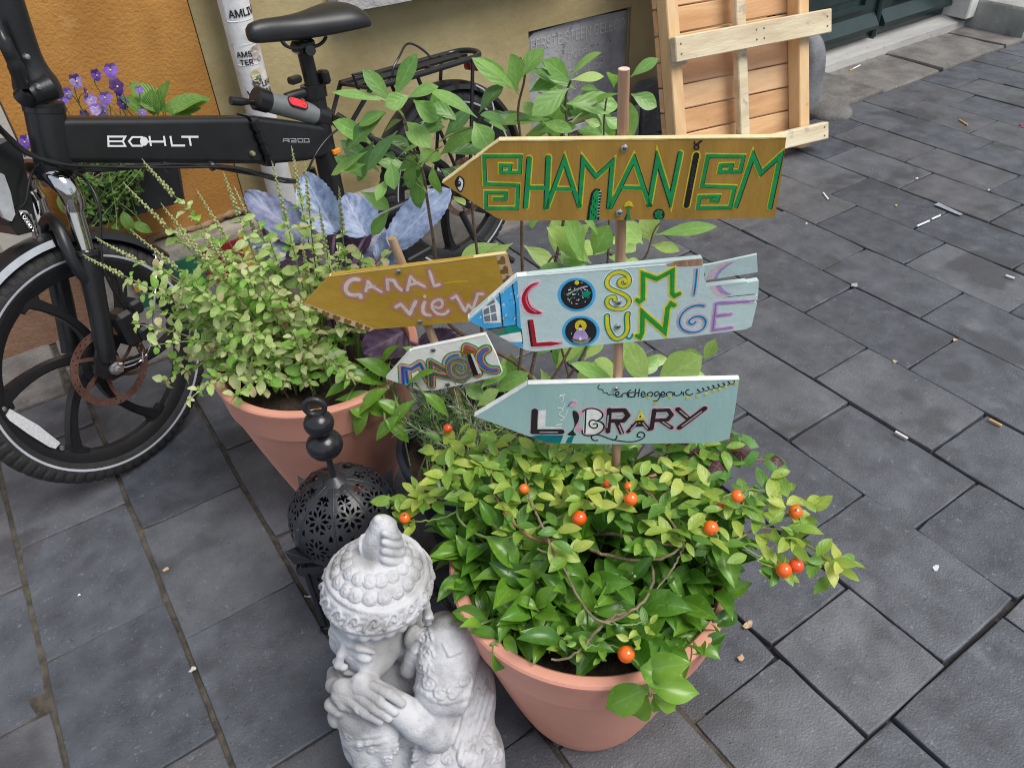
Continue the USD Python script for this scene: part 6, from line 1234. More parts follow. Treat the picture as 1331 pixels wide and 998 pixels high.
br([B0, (910, 711, .42), (955, 703, .42), (990, 686, .42), (1045, 705, .41), (1085, 735, .40)], .0034, .0014); br([(910, 711, .42), (925, 660, .44), (955, 640, .45), (1000, 640, .45)], .0026, .0014, stem_g); br([(990, 686, .42), (1020, 672, .42), (1040, 655, .42)], .002, .0012, stem_g); br([(890, 708, .42), (860, 660, .44), (830, 630, .45), (775, 610, .46)], .0026, .0014); br([(1045, 705, .41), (1030, 735, .40)], .0016, .0012, stem_g); br([(955, 703, .42), (985, 722, .41), (1010, 735, .405)], .0018, .0012, stem_g)
br([(757, 842, .375), (785, 838, .37), (815, 845, .365)], .0016, .0011, stem_g); br([(784, 808, .405), (815, 812, .40), (840, 806, .40)], .0018, .0011, stem_g); br([(890, 708, .42), (870, 745, .41), (850, 770, .40)], .002, .0012)
clus = [(526, 672, .385), (512, 660, .385), (540, 655, .39), (560, 648, .40), (583, 568, .42), (565, 598, .415), (602, 588, .42), (640, 602, .445), (655, 632, .44), (668, 660, .43), (700, 640, .44), (716, 605, .455), (690, 590, .45), (730, 690, .43), (762, 645, .45), (778, 615, .46), (822, 622, .455), (850, 640, .445), (830, 700, .425), (868, 690, .43), (892, 702, .43), (905, 660, .445), (940, 680, .43), (957, 662, .44), (920, 640, .45), (978, 650, .445), (1000, 638, .45), (1026, 648, .44), (1042, 690, .42), (1065, 722, .405), (1086, 735, .40), (1015, 698, .42), (1046, 665, .42), (985, 720, .41), (750, 832, .38), (722, 830, .37), (776, 838, .375), (818, 828, .39), (838, 808, .40), (872, 612, .46), (645, 572, .45), (604, 620, .42), (545, 640, .40), (735, 720, .425), (770, 580, .46), (672, 690, .42), (800, 655, .44), (930, 705, .425), (868, 655, .445), (620, 640, .43), (588, 632, .415), (990, 672, .43), (1010, 735, .405)]
crn = np.random.default_rng(77); cex = []
for _ in range(20):
    x, y = crn.uniform(585, 985), crn.uniform(572, 665); clus.append((x, y, .37+.075*min(1, (690-y)/90+.2)))
nl = 0
for ci, (x, y, z) in enumerate(clus):
    c = onz(x, y, z); nb = 6 if 30 < ci < 39 else 8; a0 = prn.uniform(0, 6)
    small = .6 if 34 <= ci <= 38 else 1.0
    for k in range(nb):
        a = a0+k*gold; d = unit(np.array([math.cos(a), math.sin(a), prn.uniform(.0, .8)])); L = prn.uniform(.019, .036)*small
        dta = leaf(c+d*.003-ZU*.010*(k/nb)+prn.normal(0, .006, 3), d, unit(ZU+Tc*.3+prn.normal(0, .25, 3)), L, L*prn.uniform(.40, .52), 'oval', bend=prn.uniform(.1, .9), fold=prn.uniform(.1, .4), wave=.06, n=6, mseg=4, twist=prn.normal(0, .3)); mi = int(prn.choice(3, p=[.42, .36, .22]))
        if nl < 296 and k < 6: put_leaf(wc, dta, cher_m[mi]); nl += 1
        else: cex.append((mi, dta))
for q in range(3):
    e_ = [d for m_, d in cex if m_ == q]
    if e_: v, f, uv = merge_leaves(e_); put(wc, 'small_leaves', (v, np.vstack([f[:, [0, 1, 2]], f[:, [0, 2, 3]]])), cher_m[q], smooth=True, uv=uv, kind='stuff')
berry_m = M('berry_orange', (.72, .10, .008), (.80, .16, .012), scale=30, rough=.18, spec=.6, coat=.3); berry_d = M('berry_red', (.66, .055, .008), (.74, .09, .010), scale=30, rough=.18, spec=.6, coat=.3); berry_g = M('berry_green', (.05, .13, .03), (.08, .18, .04), scale=40, rough=.3)
for k, (x, y, z, r_) in enumerate(((526, 673, .39, .0078), (582, 557, .43, .0068), (713, 577, .455, .0088), (681, 635, .445, .0066), (753, 673, .44, .0092), (820, 648, .455, .0088), (817, 632, .45, .006), (790, 628, .455, .006), (924, 686, .44, .0092), (958, 645, .445, .0088), (937, 657, .44, .0062), (1034, 665, .43, .0085), (1019, 741, .41, .0092), (1035, 735, .41, .0090), (814, 850, .375, .0098), (806, 817, .40, .0050))):
    c = onz(x, y, z); m_ = berry_g if k == 15 else (berry_d if k % 3 == 1 else berry_m)
    b_ = put(wc, 'berry', ico(c, r_, 3), m_, smooth=True); cal = unit(ZU*.6+prn.normal(0, .5, 3)); put(b_, 'berry_stalk', tube([c+cal*r_*.9, c+cal*(r_+.006), c+cal*(r_+.009)-ZU*.004], [.0014, .0009, .0009], 6), stem_g, smooth=60)

# ---- clover with dark hearts at the pot's back edge
ox = thing('clover_plant', 'four-leaved clover with dark purple hearts, right of the lowest arrow board', 'plant', POT2+[.1, .08, .29])
ox_m = leaf_mat('clover_leaf', (.10, .26, .05), (.07, .20, .035), (.15, .33, .07), (.14, .3, .08), rough=.5, trans=.3, vein=2.0, bump=.1, center=((.075, .018, .035), .42))
for x, y, z, L in ((908, 592, .45, .026), (943, 566, .455, .028), (1012, 597, .45, .020), (872, 632, .44, .024), (932, 606, .45, .026), (890, 570, .46, .02), (962, 585, .455, .026), (900, 622, .44, .02), (925, 497, .50, .02)):
    c = onz(x, y, z); put(ox, 'stem', tube(smooth_path([POT2+[.09, .09, .30]+prn.normal(0, .012, 3)*[1, 1, 0], (POT2+[.09, .09, .36]+c)/2, c], 12), .0012, 6), stem_r, smooth=60)
    a0 = prn.uniform(0, 6); tl = unit(ZU+Tc*.5+prn.normal(0, .3, 3)); e1 = unit(np.cross(tl, [1, 0.2, 0])); e2 = np.cross(tl, e1)
    for k in range(4):
        a = a0+k*math.pi/2; d = unit(e1*math.cos(a)+e2*math.sin(a)-tl*.25); put_leaf(ox, leaf(c, d, tl, L, L*1.15, 'heart', bend=.5, fold=-.15, n=7, mseg=4), ox_m)

# ---- young laurel shrub rising behind the signs
ls = thing('laurel_shrub', 'young evergreen shrub with oval pale green leaves rising behind the painted signs', 'shrub', POT3+[.05, .03, .22])
CA_, CB_, CC_, CD_ = (410, 40, 3.328), (400, 0, 2.936), (560, 160, 2.773), (600, 470, 3.3275)
LL_ = [(CA_, b, t, w, m) for b, t, w, m in [((315, 305), (75, 265), 38, 1), ((320, 298), (210, 178), 62, 0), ((345, 280), (440, 112), 62, 0), ((405, 285), (308, 330), 66, 1), ((305, 350), (190, 412), 56, 0), ((238, 482), (108, 398), 72, 1), ((403, 290), (522, 238), 56, 0), ((692, 372), (503, 242), 60, 1), ((385, 395), (478, 492), 78, 1), ((428, 305), (522, 392), 82, 0), ((458, 398), (578, 378), 34, 1), ((515, 475), (520, 382), 44, 2), ((350, 440), (222, 602), 60, 2), ((372, 388), (300, 442), 48, 2), ((218, 528), (72, 632), 54, 1), ((216, 578), (112, 612), 42, 0), ((350, 562), (408, 488), 48, 0), ((362, 602), (452, 540), 48, 0), ((448, 572), (536, 518), 76, 1), ((328, 572), (340, 682), 62, 0), ((312, 642), (268, 732), 42, 1), ((378, 672), (452, 618), 38, 2), ((442, 638), (440, 758), 58, 0), ((508, 588), (516, 718), 62, 1), ((545, 535), (678, 430), 66, 1), ((560, 458), (668, 348), 58, 2), ((588, 530), (718, 522), 56, 2), ((688, 400), (748, 508), 90, 1), ((712, 352), (802, 228), 66, 2), ((842, 362), (738, 388), 46, 2), ((598, 718), (645, 752), 34, 3), ((300, 540), (350, 545), 30, 2), ((420, 500), (330, 470), 44, 2), ((545, 600), (600, 640), 46, 2), ((590, 590), (660, 600), 40, 0)]]
LL_ += [(CB_, b, t, w, m) for b, t, w, m in [((802, 345), (632, 240), 58, 1), ((800, 330), (782, 222), 62, 0), ((818, 292), (890, 182), 86, 0), ((812, 372), (678, 222), 48, 1), ((1000, 312), (922, 244), 66, 0), ((1004, 292), (1092, 194), 52, 1), ((1012, 305), (1126, 292), 42, 3), ((1168, 332), (1166, 252), 44, 0), ((1060, 350), (1032, 455), 76, 0), ((1108, 394), (1176, 338), 70, 0), ((1108, 346), (1038, 330), 28, 0), ((990, 342), (868, 442), 72, 0), ((972, 346), (858, 330), 44, 2), ((985, 372), (992, 462), 48, 2), ((820, 532), (952, 478), 72, 0), ((1152, 522), (1038, 495), 58, 1), ((1138, 450), (1182, 492), 48, 1), ((862, 452), (688, 462), 58, 2), ((762, 472), (690, 440), 42, 2), ((1238, 362), (1326, 412), 58, 0), ((1236, 292), (1332, 220), 42, 0), ((1060, 460), (1112, 482), 32, 3), ((900, 470), (1000, 500), 46, 1), ((760, 500), (700, 470), 40, 0), ((940, 290), (860, 270), 36, 2)]]
LL_ += [(CC_, b, t, w, m) for b, t, w, m in [((572, 502), (438, 398), 72, 3), ((548, 492), (498, 358), 76, 1), ((552, 380), (428, 388), 46, 1), ((588, 472), (642, 378), 72, 1), ((762, 432), (698, 368), 60, 3), ((790, 424), (778, 342), 72, 3), ((820, 402), (1020, 380), 46, 1), ((800, 440), (884, 462), 38, 3), ((690, 470), (742, 442), 32, 3), ((500, 522), (396, 536), 44, 1), ((602, 402), (568, 354), 42, 1), ((385, 350), (352, 375), 24, 1), ((560, 520), (470, 470), 60, 1), ((700, 500), (760, 520), 40, 3)]]
LL_ += [(CD_, b, t, w, m) for b, t, w, m in [((850, 88), (1030, -4), 125, 3), ((800, 90), (740, -30), 90, 3), ((690, 88), (600, 5), 76, 3), ((660, 92), (520, 30), 60, 1), ((905, 90), (1060, 60), 60, 3), ((760, 60), (860, -10), 60, 1), ((110, 160), (20, 115), 60, 1), ((140, 130), (280, 60), 66, 1), ((90, 110), (190, 20), 70, 1), ((70, 190), (160, 130), 54, 3), ((640, 70), (700, -10), 50, 1)]]
lrn = np.random.default_rng(23)
for (ox_, oy_, sc), (bx, by), (tx_, ty_), w_, mi in LL_:
    Db = (.99 if sc == 3.3275 else 1.07)+lrn.normal(0, .03); p0 = ond(ox_+bx/sc, oy_+by/sc, Db); p1 = ond(ox_+tx_/sc, oy_+ty_/sc, Db+lrn.normal(-.01, .025)); dd = p1-p0; L = np.linalg.norm(dd)
    dep = (p0-EYE)@_fwd; W = w_/sc*dep/FPX*1.2
    put_leaf(ls, leaf(p0-unit(dd)*L*.05, dd+ZU*L*.10, unit(Tc*1.0+ZU*.45+lrn.normal(0, .18, 3)), L*1.10, W, 'spoon', bend=lrn.uniform(.1, .5), fold=lrn.uniform(.05, .3), wave=lrn.uniform(0, .03), n=9, mseg=4, twist=lrn.normal(0, .2)), laur_m[mi])
for k in range(62):                                        # inner foliage between the rosettes
    x, y = [(lrn.normal(545, 48), lrn.normal(205, 48)), (lrn.normal(690, 45), lrn.normal(130, 28)), (lrn.normal(765, 38), lrn.normal(140, 30)), (lrn.normal(745, 55), lrn.normal(325, 22)), (lrn.normal(700, 40), lrn.normal(490, 22)), (lrn.normal(800, 60), lrn.normal(485, 15))][k % 6]
    if y < 108 or (k % 6 == 0 and y > 290): continue
    p0 = ond(x, y, 1.12+lrn.normal(0, .03)); a = lrn.uniform(0, 6.28); d = unit(SD*math.cos(a)+ZU*(math.sin(a)+.2)+lrn.normal(0, .3, 3)); L = lrn.uniform(.05, .085)
    put_leaf(ls, leaf(p0, d, unit(Tc+ZU*.4+lrn.normal(0, .3, 3)), L, L*lrn.uniform(.36, .46), 'spoon', bend=lrn.uniform(.1, .6), fold=.2, n=8, mseg=4, twist=lrn.normal(0, .25)), laur_m[[2, 0, 1, 3, 3, 3][k % 6] if k % 4 else 0])
sb_ = POT3+[.06, .04, .22]
def st(pts, r0, r1, D=1.075, m=stem_b, first=True):
    P_ = ([sb_+lrn.normal(0, .02, 3)*[1, 1, 0]] if first else [])+[ond(x, y, D+(.0 if i else -.02)) for i, (x, y) in enumerate(pts)]; put(ls, 'stem', tube(smooth_path(P_, 8*len(P_)), np.linspace(r0, r1, 8*len(P_)), 8), m, smooth=60)
st([(640, 455), (584, 421), (566, 337), (554, 250), (547, 217), (536, 196), (524, 151), (508, 132)], .0042, .0018); st([(625, 400), (618, 310), (614, 262), (618, 220), (620, 165), (640, 140)], .0036, .0016)
st([(700, 440), (722, 340), (738, 250), (740, 177), (735, 143), (742, 105)], .0036, .0016); st([(680, 420), (678, 300), (676, 174), (674, 136), (682, 102), (676, 75)], .0036, .0016); st([(760, 420), (820, 350), (838, 335), (852, 297), (858, 290)], .003, .0012); st([(720, 420), (728, 330), (742, 330)], .003, .0014); st([(780, 400), (790, 250), (785, 160), (790, 120)], .003, .0012)
for a, b in (((536, 196), (500, 190)), ((547, 217), (575, 190)), ((540, 205), (480, 175)), ((547, 217), (510, 205)), ((554, 250), (535, 225)), ((524, 151), (495, 130)), ((620, 165), (570, 185)), ((735, 143), (700, 120)), ((742, 160), (785, 130)), ((554, 250), (520, 230)), ((730, 320), (770, 300))): st([a, ((a[0]+b[0])/2, (a[1]+b[1])/2-3), b], .0016, .0009, m=stem_g, first=False)

# ---- ornamental cabbage and herb in the back pot
cb = thing('purple_cabbage', 'blue-purple ornamental cabbage leaves standing behind the herb in the back pot', 'plant', POT1+[.05, .05, .29])
cab = [leaf_mat(f'cabbage_{k}', *c, rough=.45, trans=.10, vein=4.5, bump=.45, nscale=45, veins=.14) for k, c in enumerate([((.135, .155, .255), (.070, .072, .135), (.22, .25, .36), (.27, .25, .35)), ((.165, .22, .36), (.085, .11, .20), (.28, .35, .49), (.35, .38, .49)), ((.050, .026, .055), (.03, .016, .035), (.08, .04, .085), (.16, .06, .13))])]
for b, t, w_, Db, dt, mi in (((405, 318), (318, 250), 44, 1.25, .06, 0), ((402, 350), (318, 302), 34, 1.22, .02, 0), ((436, 304), (392, 222), 44, 1.27, .05, 1), ((476, 308), (447, 250), 50, 1.28, .05, 1), ((508, 322), (582, 240), 46, 1.26, .06, 1), ((470, 330), (440, 290), 50, 1.30, .05, 2), ((415, 345), (345, 330), 36, 1.20, .02, 2), ((525, 432), (468, 462), 50, 1.16, -.06, 2), ((545, 450), (600, 440), 34, 1.14, -.02, 2), ((495, 345), (530, 300), 40, 1.27, .04, 1), ((480, 400), (440, 440), 46, 1.2, -.04, 2), ((460, 340), (500, 290), 40, 1.3, .05, 0), ((330, 470), (310, 440), 34, 1.2, .0, 2)):
    p0, p1 = ond(*b, Db), ond(*t, Db+dt); dd = p1-p0; L = np.linalg.norm(dd); dep = (p0-EYE)@_fwd
    put_leaf(cb, leaf(p0, dd, unit(Tc+ZU*.3+lrn.normal(0, .15, 3)), L*1.0, w_*dep/FPX*1.12, 'round', bend=lrn.uniform(-.3, .6), fold=lrn.uniform(.15, .5), wave=.13, n=26, mseg=8, serr=.03, twist=lrn.normal(0, .25)), cab[mi])
    put(cb, 'stalk', tube(smooth_path([POT1+[.06, .06, .30]+lrn.normal(0, .015, 3), p0*.6+(POT1+[.05, .05, .36])*.4, p0+dd*.03], 10), .003, 7), M('purple_stalk', (.12, .06, .12), (.2, .11, .2), scale=40, rough=.5), smooth=60)
hb_ = thing('flowering_herb', 'pale green herb gone to seed with long flower spikes, spilling from the back pot', 'plant', POT1+[0, 0, .29])
herb_m = [leaf_mat(f'herb_leaf_{k}', *c, rough=.55, trans=.35, vein=4.0, bump=.5) for k, c in enumerate([((.38, .52, .16), (.27, .42, .11), (.52, .62, .27), (.5, .6, .28)), ((.52, .58, .28), (.41, .50, .20), (.65, .68, .41), (.6, .64, .38)), ((.22, .44, .07), (.15, .34, .05), (.33, .54, .12), (.36, .52, .16)), ((.52, .47, .26), (.40, .37, .18), (.63, .57, .35), (.56, .52, .33))])]
spike_m = M('seed_spike', (.24, .28, .10), (.42, .42, .2), scale=120, rough=.8)
hrn = np.random.default_rng(31); cnt = 0; extra = []
tips = [(225, 215, 1), (215, 255, 1), (268, 300, 1), (160, 320, 1), (178, 300, 1), (290, 265, 1), (295, 300, 1), (335, 290, 0), (390, 215, 1), (402, 235, 1), (370, 240, 1), (445, 260, 1), (440, 320, 0), (415, 350, 0), (470, 330, 0), (350, 310, 0), (250, 350, 0), (200, 345, 0), (180, 380, 0), (170, 420, 0), (195, 450, 0), (210, 500, 0), (240, 525, 0), (225, 400, 0), (265, 385, 0), (300, 350, 0), (320, 380, 0), (360, 370, 0), (390, 390, 0), (280, 430, 0), (245, 450, 0), (320, 430, 0), (350, 440, 0), (410, 420, 0), (440, 450, 0), (300, 480, 0), (340, 490, 0), (375, 470, 0), (270, 330, 0), (305, 320, 0), (230, 310, 1), (330, 260, 1), (460, 380, 0), (480, 350, 0), (505, 330, 0), (380, 430, 0), (285, 375, 0), (340, 345, 0), (400, 320, 1), (425, 290, 1), (255, 415, 0), (210, 430, 0), (365, 505, 0), (400, 500, 0), (430, 490, 0), (320, 505, 0), (255, 282, 1), (310, 240, 1), (272, 482, 0), (255, 505, 0), (300, 522, 0), (342, 515, 0), (285, 455, 0), (400, 470, 0), (440, 480, 0), (462, 500, 0), (225, 470, 0), (190, 400, 0), (205, 372, 0)]
for (x, y, sp_) in tips:
    if sp_: y += 38
    Db = 1.12+hrn.normal(0, .075)+(.05 if y < 330 else -.04*(y > 460)); tip = ond(x, y, Db)
    if tip[2] < .33: tip = onz(x, y, .33+hrn.uniform(0, .05))
    rad = (tip-POT1)*[1, 1, 0]; b = POT1+unit(rad)*min(np.linalg.norm(rad), .11)*hrn.uniform(.3, .9)+ZU*.295
    mid = b*.55+tip*.45+ZU*hrn.uniform(.02, .06); q = smooth_path([b, mid, tip], 26)
    put(hb_, 'stem', tube(q, np.linspace(.0019, .0008, 26), 6), stem_g if hrn.random() < .6 else twig_m, smooth=60)
    n_n = int(np.clip(np.linalg.norm(tip-b)/.030, 3, 11)); tdir = unit(q[-1]-q[-4])
    n_n += 2
    for k in range(n_n):
        u = .38+.62*(k+.5)/n_n; i = min(24, int(u*25)); ax = unit(q[i+1]-q[i]); a = k*math.pi/2+hrn.uniform(0, .6); e1 = unit(np.cross(ax, ZU+.1)); e2 = np.cross(ax, e1)
        for s_ in (0, math.pi):
            d = unit((e1*math.cos(a+s_)+e2*math.sin(a+s_))+ax*.45+ZU*-.05); L = hrn.uniform(.016, .034)*(1.2-.5*u)
            m_ = hrn.choice(4, p=[.36, .30, .24, .10]); dta = leaf(q[i]+d*.004, d, unit(ZU+Tc*.4+hrn.normal(0, .3, 3)), L, L*hrn.uniform(.48, .72), 'oval' if k % 3 else 'round', bend=hrn.uniform(.2, 1.2), fold=hrn.uniform(.05, .35), wave=.08, n=6, mseg=4, serr=.05, twist=hrn.normal(0, .3))
            if cnt < 295 and (L > .015): put_leaf(hb_, dta, herb_m[m_]); cnt += 1
            else: extra.append((m_, dta))
            for _ in range(2): extra.append((int(hrn.choice(4, p=[.3, .4, .2, .1])), leaf(q[i], unit(d+hrn.normal(0, .6, 3)), unit(ZU+hrn.normal(0, .4, 3)), L*.55, L*.40, 'round', bend=.4, n=4, mseg=2)))
    if sp_:
        Ls = hrn.uniform(.06, .09); V_ = [tube([tip, tip+tdir*Ls*.5, tip+tdir*Ls+ZU*.004], [.0013, .0011, .0006], 6)]
        for k in range(34):
            u = k/34; p = tip+tdir*Ls*u; a = k*2.4; e1 = unit(np.cross(tdir, [.3, .9, .1])); e2 = np.cross(tdir, e1); V_.append(ico(p+(e1*math.cos(a)+e2*math.sin(a))*.0028*(1.1-u*.7), .0022*(1.1-.6*u), 0, (1, 1, 1.3)))
        put(hb_, 'flower_spike', cat(*V_), spike_m, smooth=True)
for k in range(4):
    e_ = [d for mi, d in extra if mi == k]
    if e_: v, f, uv = merge_leaves(e_); f = np.vstack([f[:, [0, 1, 2]], f[:, [0, 2, 3]]]); put(hb_, 'small_leaves', (v, f), herb_m[k], smooth=True, uv=uv, kind='stuff')
# soft broad leaves at the back pot's right edge
bl = thing('broad_leaf_plant', 'bright green pointed leaves hanging over the rim of the back pot beside the lantern', 'plant', POT1+[.12, -.1, .29])
for b, t, w_, Db in (((500, 500), (437, 487), 20, 1.03), ((500, 520), (440, 522), 20, 1.02), ((505, 505), (465, 540), 22, 1.0), ((480, 530), (462, 568), 22, .99), ((490, 520), (525, 545), 20, .99), ((475, 530), (512, 540), 22, 1.0), ((510, 490), (470, 470), 22, 1.04), ((515, 500), (540, 470), 18, 1.04), ((480, 500), (450, 470), 20, 1.05), ((495, 480), (505, 450), 18, 1.06), ((455, 500), (425, 515), 18, 1.03), ((540, 520), (505, 560), 18, .97), ((550, 510), (580, 540), 18, .97), ((530, 500), (560, 480), 18, 1.0), ((520, 540), (490, 575), 18, .96), ((500, 545), (530, 575), 20, .96), ((560, 470), (530, 455), 18, 1.02), ((450, 520), (475, 545), 20, 1.0)):
    p0, p1 = ond(*b, Db), ond(*t, Db-.015); dd = p1-p0; L = np.linalg.norm(dd); dep = (p0-EYE)@_fwd; put_leaf(bl, leaf(p0, dd+ZU*.3*L, unit(ZU+Tc*.6+lrn.normal(0, .2, 3)), L*1.1, w_*dep/FPX, 'point', bend=.7, fold=.3, wave=.04), trad_m[1])
    put(bl, 'stem', tube(smooth_path([POT1+[.10, -.07, .30], p0*.7+(POT1+[.1, -.07, .34])*.3, p0], 8), .0018, 6), stem_g, smooth=60)
# ---- grey-green needle herb in the dark pot
nd = thing('needle_herb', 'grey-green needle-leaved herb between the leaning sign and the lantern', 'plant', POT3+[-.05, 0, .22])
need_m = [M('needle_grey', (.17, .25, .14), (.30, .39, .26), scale=60, rough=.6), M('needle_green', (.15, .28, .08), (.26, .39, .14), scale=60, rough=.6)]
nrn = np.random.default_rng(41)
for k in range(60):
    x, y = nrn.uniform(500, 620), nrn.uniform(455, 590)
    if k > 40: x, y = nrn.uniform(545, 650), nrn.uniform(520, 630)
    tip = ond(x, y, (1.055 if y < 525 and x > 485 else .985)+nrn.normal(0, .02)); b = POT3+[nrn.normal(-.03, .04), nrn.normal(0, .04), .225]; q = smooth_path([b, b*.5+tip*.5+ZU*.03, tip], 22); N_ = []
    for j in range(46):
        u = .25+.75*j/46; i = min(20, int(u*21)); ax = unit(q[i+1]-q[i]); e1 = unit(np.cross(ax, [.2, .5, .8])); e2 = np.cross(ax, e1); a = j*2.4; d = unit((e1*math.cos(a)+e2*math.sin(a))*.8+ax*.75); L = nrn.uniform(.012, .024); p = q[i]+(q[i+1]-q[i])*(u*21-int(u*21)); s_ = np.cross(d, ax)*.0013
        N_.append((np.array([p-s_*.6, p+s_*.6, p+d*L*.6+s_, p+d*L*.6-s_, p+d*L]), np.array([[0, 1, 2], [0, 2, 3], [3, 2, 4]])))
    sprig = put(nd, 'sprig', tube(q, np.linspace(.0015, .0007, 22), 5), stem_g if k % 2 else twig_m, smooth=60); put(sprig, 'needles', cat(*N_), need_m[k % 2], smooth=False, kind='stuff')
# a few dark leaves filling the dark pot
dk = thing('shade_leaf_plant', 'low dark leaves in the shade of the dark pot, left of the front pot', 'plant', POT3+[0, -.06, .22])
for b, t, w_ in (((590, 700), (565, 722), 20), ((600, 690), (572, 690), 18), ((620, 660), (590, 655), 18), ((630, 640), (600, 620), 20), ((640, 650), (660, 620), 18), ((575, 640), (560, 620), 16), ((600, 720), (580, 730), 20)):
    p0, p1 = onz(*b, .25), onz(*t, .262); put_leaf(dk, leaf(p0, p1-p0+ZU*.01, unit(ZU+lrn.normal(0, .2, 3)), np.linalg.norm(p1-p0)*1.2+.02, w_/1000, 'point', bend=.6), trad_m[2])

# ---- violas and salad leaves in a trough on the orange wall
TX0, TX1, TYc, TZ = ony(85, 240, 2.08)[0], ony(240, 250, 2.08)[0], 2.10, ony(210, 268, 2.05)[2]
tr = thing('wall_planter', 'dark plastic planter hanging on the orange wall behind the bicycle frame', 'planter', ((TX0+TX1)/2, TYc, TZ))
def trough(sc): return [((TX0+TX1)/2+sx*(TX1-TX0)/2*sc, TYc+sy*.062*sc) for sx, sy in ((-1, -1), (1, -1), (1, 1), (-1, 1))]
HT = .135
o0, o1 = Polygon(trough(.86)).buffer(.008), Polygon(trough(.98)).buffer(.010)
def ringz(pg, z, n=48): return np.array([(*pg.exterior.interpolate(i/n, normalized=True).coords[0], z) for i in range(n)])
R4 = [ringz(o0, TZ), ringz(o1, TZ+HT-.02), ringz(o1.buffer(.006), TZ+HT-.018), ringz(o1.buffer(.006), TZ+HT), ringz(o1.buffer(-.003), TZ+HT), ringz(o1.buffer(-.006), TZ+HT-.03)]
put(tr, 'box', (np.vstack(R4+[[[(TX0+TX1)/2, TYc, TZ]]]), np.vstack([grid_faces(6, 48, True)[:, [0, 1, 2]], grid_faces(6, 48, True)[:, [0, 2, 3]], np.stack([np.arange(48), np.full(48, 288), (np.arange(48)+1) % 48], 1)])), M('dark_planter', (.012, .013, .015), (.02, .021, .023), scale=20, rough=.5), smooth=35)
sp2 = [(x, y, TZ+HT-.022) for x, y in trough(.93)]; put(tr, 'soil', (np.array(sp2), np.array([[0, 1, 2, 3]])), soil, smooth=False)
for x in (TX0+.04, TX1-.04): put(tr, 'bracket', tube([(x, WALL_Y, TZ+HT+.01), (x, TYc+.06, TZ+HT+.01), (x, TYc-.066, TZ+HT+.006), (x, TYc-.072, TZ+HT-.02)], .003, 8), gloss)
vio = thing('viola_plant', 'purple and lilac violas flowering in the planter on the orange wall', 'flowers', (TX0+.05, TYc, TZ+HT))
vd = M('viola_dark', (.030, .006, .085), (.06, .012, .14), scale=150, rough=.6); vl = M('viola_lilac', (.085, .04, .25), (.15, .09, .36), scale=120, rough=.6); vw = M('viola_pale', (.17, .11, .36), (.34, .27, .52), scale=120, rough=.6); vv = M('viola_violet', (.10, .04, .30), (.17, .08, .42), scale=120, rough=.6); vy = M('viola_eye', (.75, .5, .03), (.8, .6, .05), scale=90, rough=.6)
vrn = np.random.default_rng(51); soil_z = TZ+HT-.02
for x, y, s_, up_, lo_m in ((80, 133, 1.0, vd, vl), (99, 106, .95, vd, vw), (125, 98, .8, vd, vv), (144, 92, 1.1, vd, vv), (152, 113, 1.1, vd, vd), (155, 118, .8, vd, vv), (118, 131, .9, vl, vw), (137, 128, 1.0, vd, vl), (160, 135, .9, vv, vl), (181, 117, .6, vd, vv), (88, 122, .8, vl, vw), (125, 142, 1.0, vl, vw), (135, 145, .9, vw, vw), (110, 150, .7, vd, vl), (185, 148, .7, vl, vl), (33, 185, 1.0, vd, vv), (42, 178, .9, vw, vw), (20, 216, .7, vd, vv), (112, 120, .7, vv, vl)):
    c = ony(x, y, TYc-.03+vrn.normal(0, .025)); face = unit(Tc*.7+np.array([0, -1, 0])*.5+vrn.normal(0, .35, 3)); uu = unit(ZU-face*face[2]); ss = np.cross(uu, face)
    b = np.array([np.clip(c[0]+vrn.normal(0, .02), TX0+.01, TX1-.01), TYc+vrn.normal(0, .02), soil_z]); put(vio, 'flower_stem', tube(smooth_path([b, (b+c)/2-face*.012+ZU*.015, c-face*.012-ZU*.006, c-face*.001], 14), .0011, 6), stem_g, smooth=60)
    fl_ = None
    for a, L, W, m_, dz in ((2.05, .019, .017, up_, -.002), (1.09, .019, .017, up_, -.001), (2.95, .017, .015, lo_m, .0005), (.19, .017, .015, lo_m, .001), (-1.57, .018, .022, lo_m, .002)):
        d = ss*math.cos(a)+uu*math.sin(a); v, f, uv = leaf(c+face*dz, d+face*.1, face, L*s_, W*s_, 'round', bend=.35, fold=-.05, wave=.06, n=5, mseg=4); put(vio, 'petal', (v, np.vstack([f[:, [0, 1, 2]], f[:, [0, 2, 3]]])), m_, smooth=True)
    put(vio, 'flower_eye', ico(c+face*.003, .0022*s_, 1), vy, smooth=True)
vlm = leaf_mat('viola_leaf', (.06, .15, .035), (.04, .10, .025), (.11, .22, .05), (.12, .22, .07), rough=.5, trans=.3)
vl2 = leaf_mat('salad_leaf', (.15, .30, .06), (.11, .24, .045), (.22, .38, .09), (.30, .42, .15), rough=.5, trans=.35, bump=.8)
for k in range(85):
    x = vrn.uniform(TX0-.03, TX0+.20); p = np.array([x, TYc+vrn.uniform(-.07, .03), soil_z+vrn.uniform(0, .07)]); d = unit(np.array([vrn.normal(0, .6), vrn.normal(-.3, .5), vrn.uniform(-.1, .8)])); L = vrn.uniform(.02, .034); put_leaf(vio, leaf(p, d, unit(ZU+Tc*.5+vrn.normal(0, .3, 3)), L, L*.5, 'oval', bend=.5, n=5, mseg=2), vlm)
sal = thing('salad_plant', 'large soft green leaves at the right end of the wall planter', 'plant', (TX1-.06, TYc, TZ+HT))
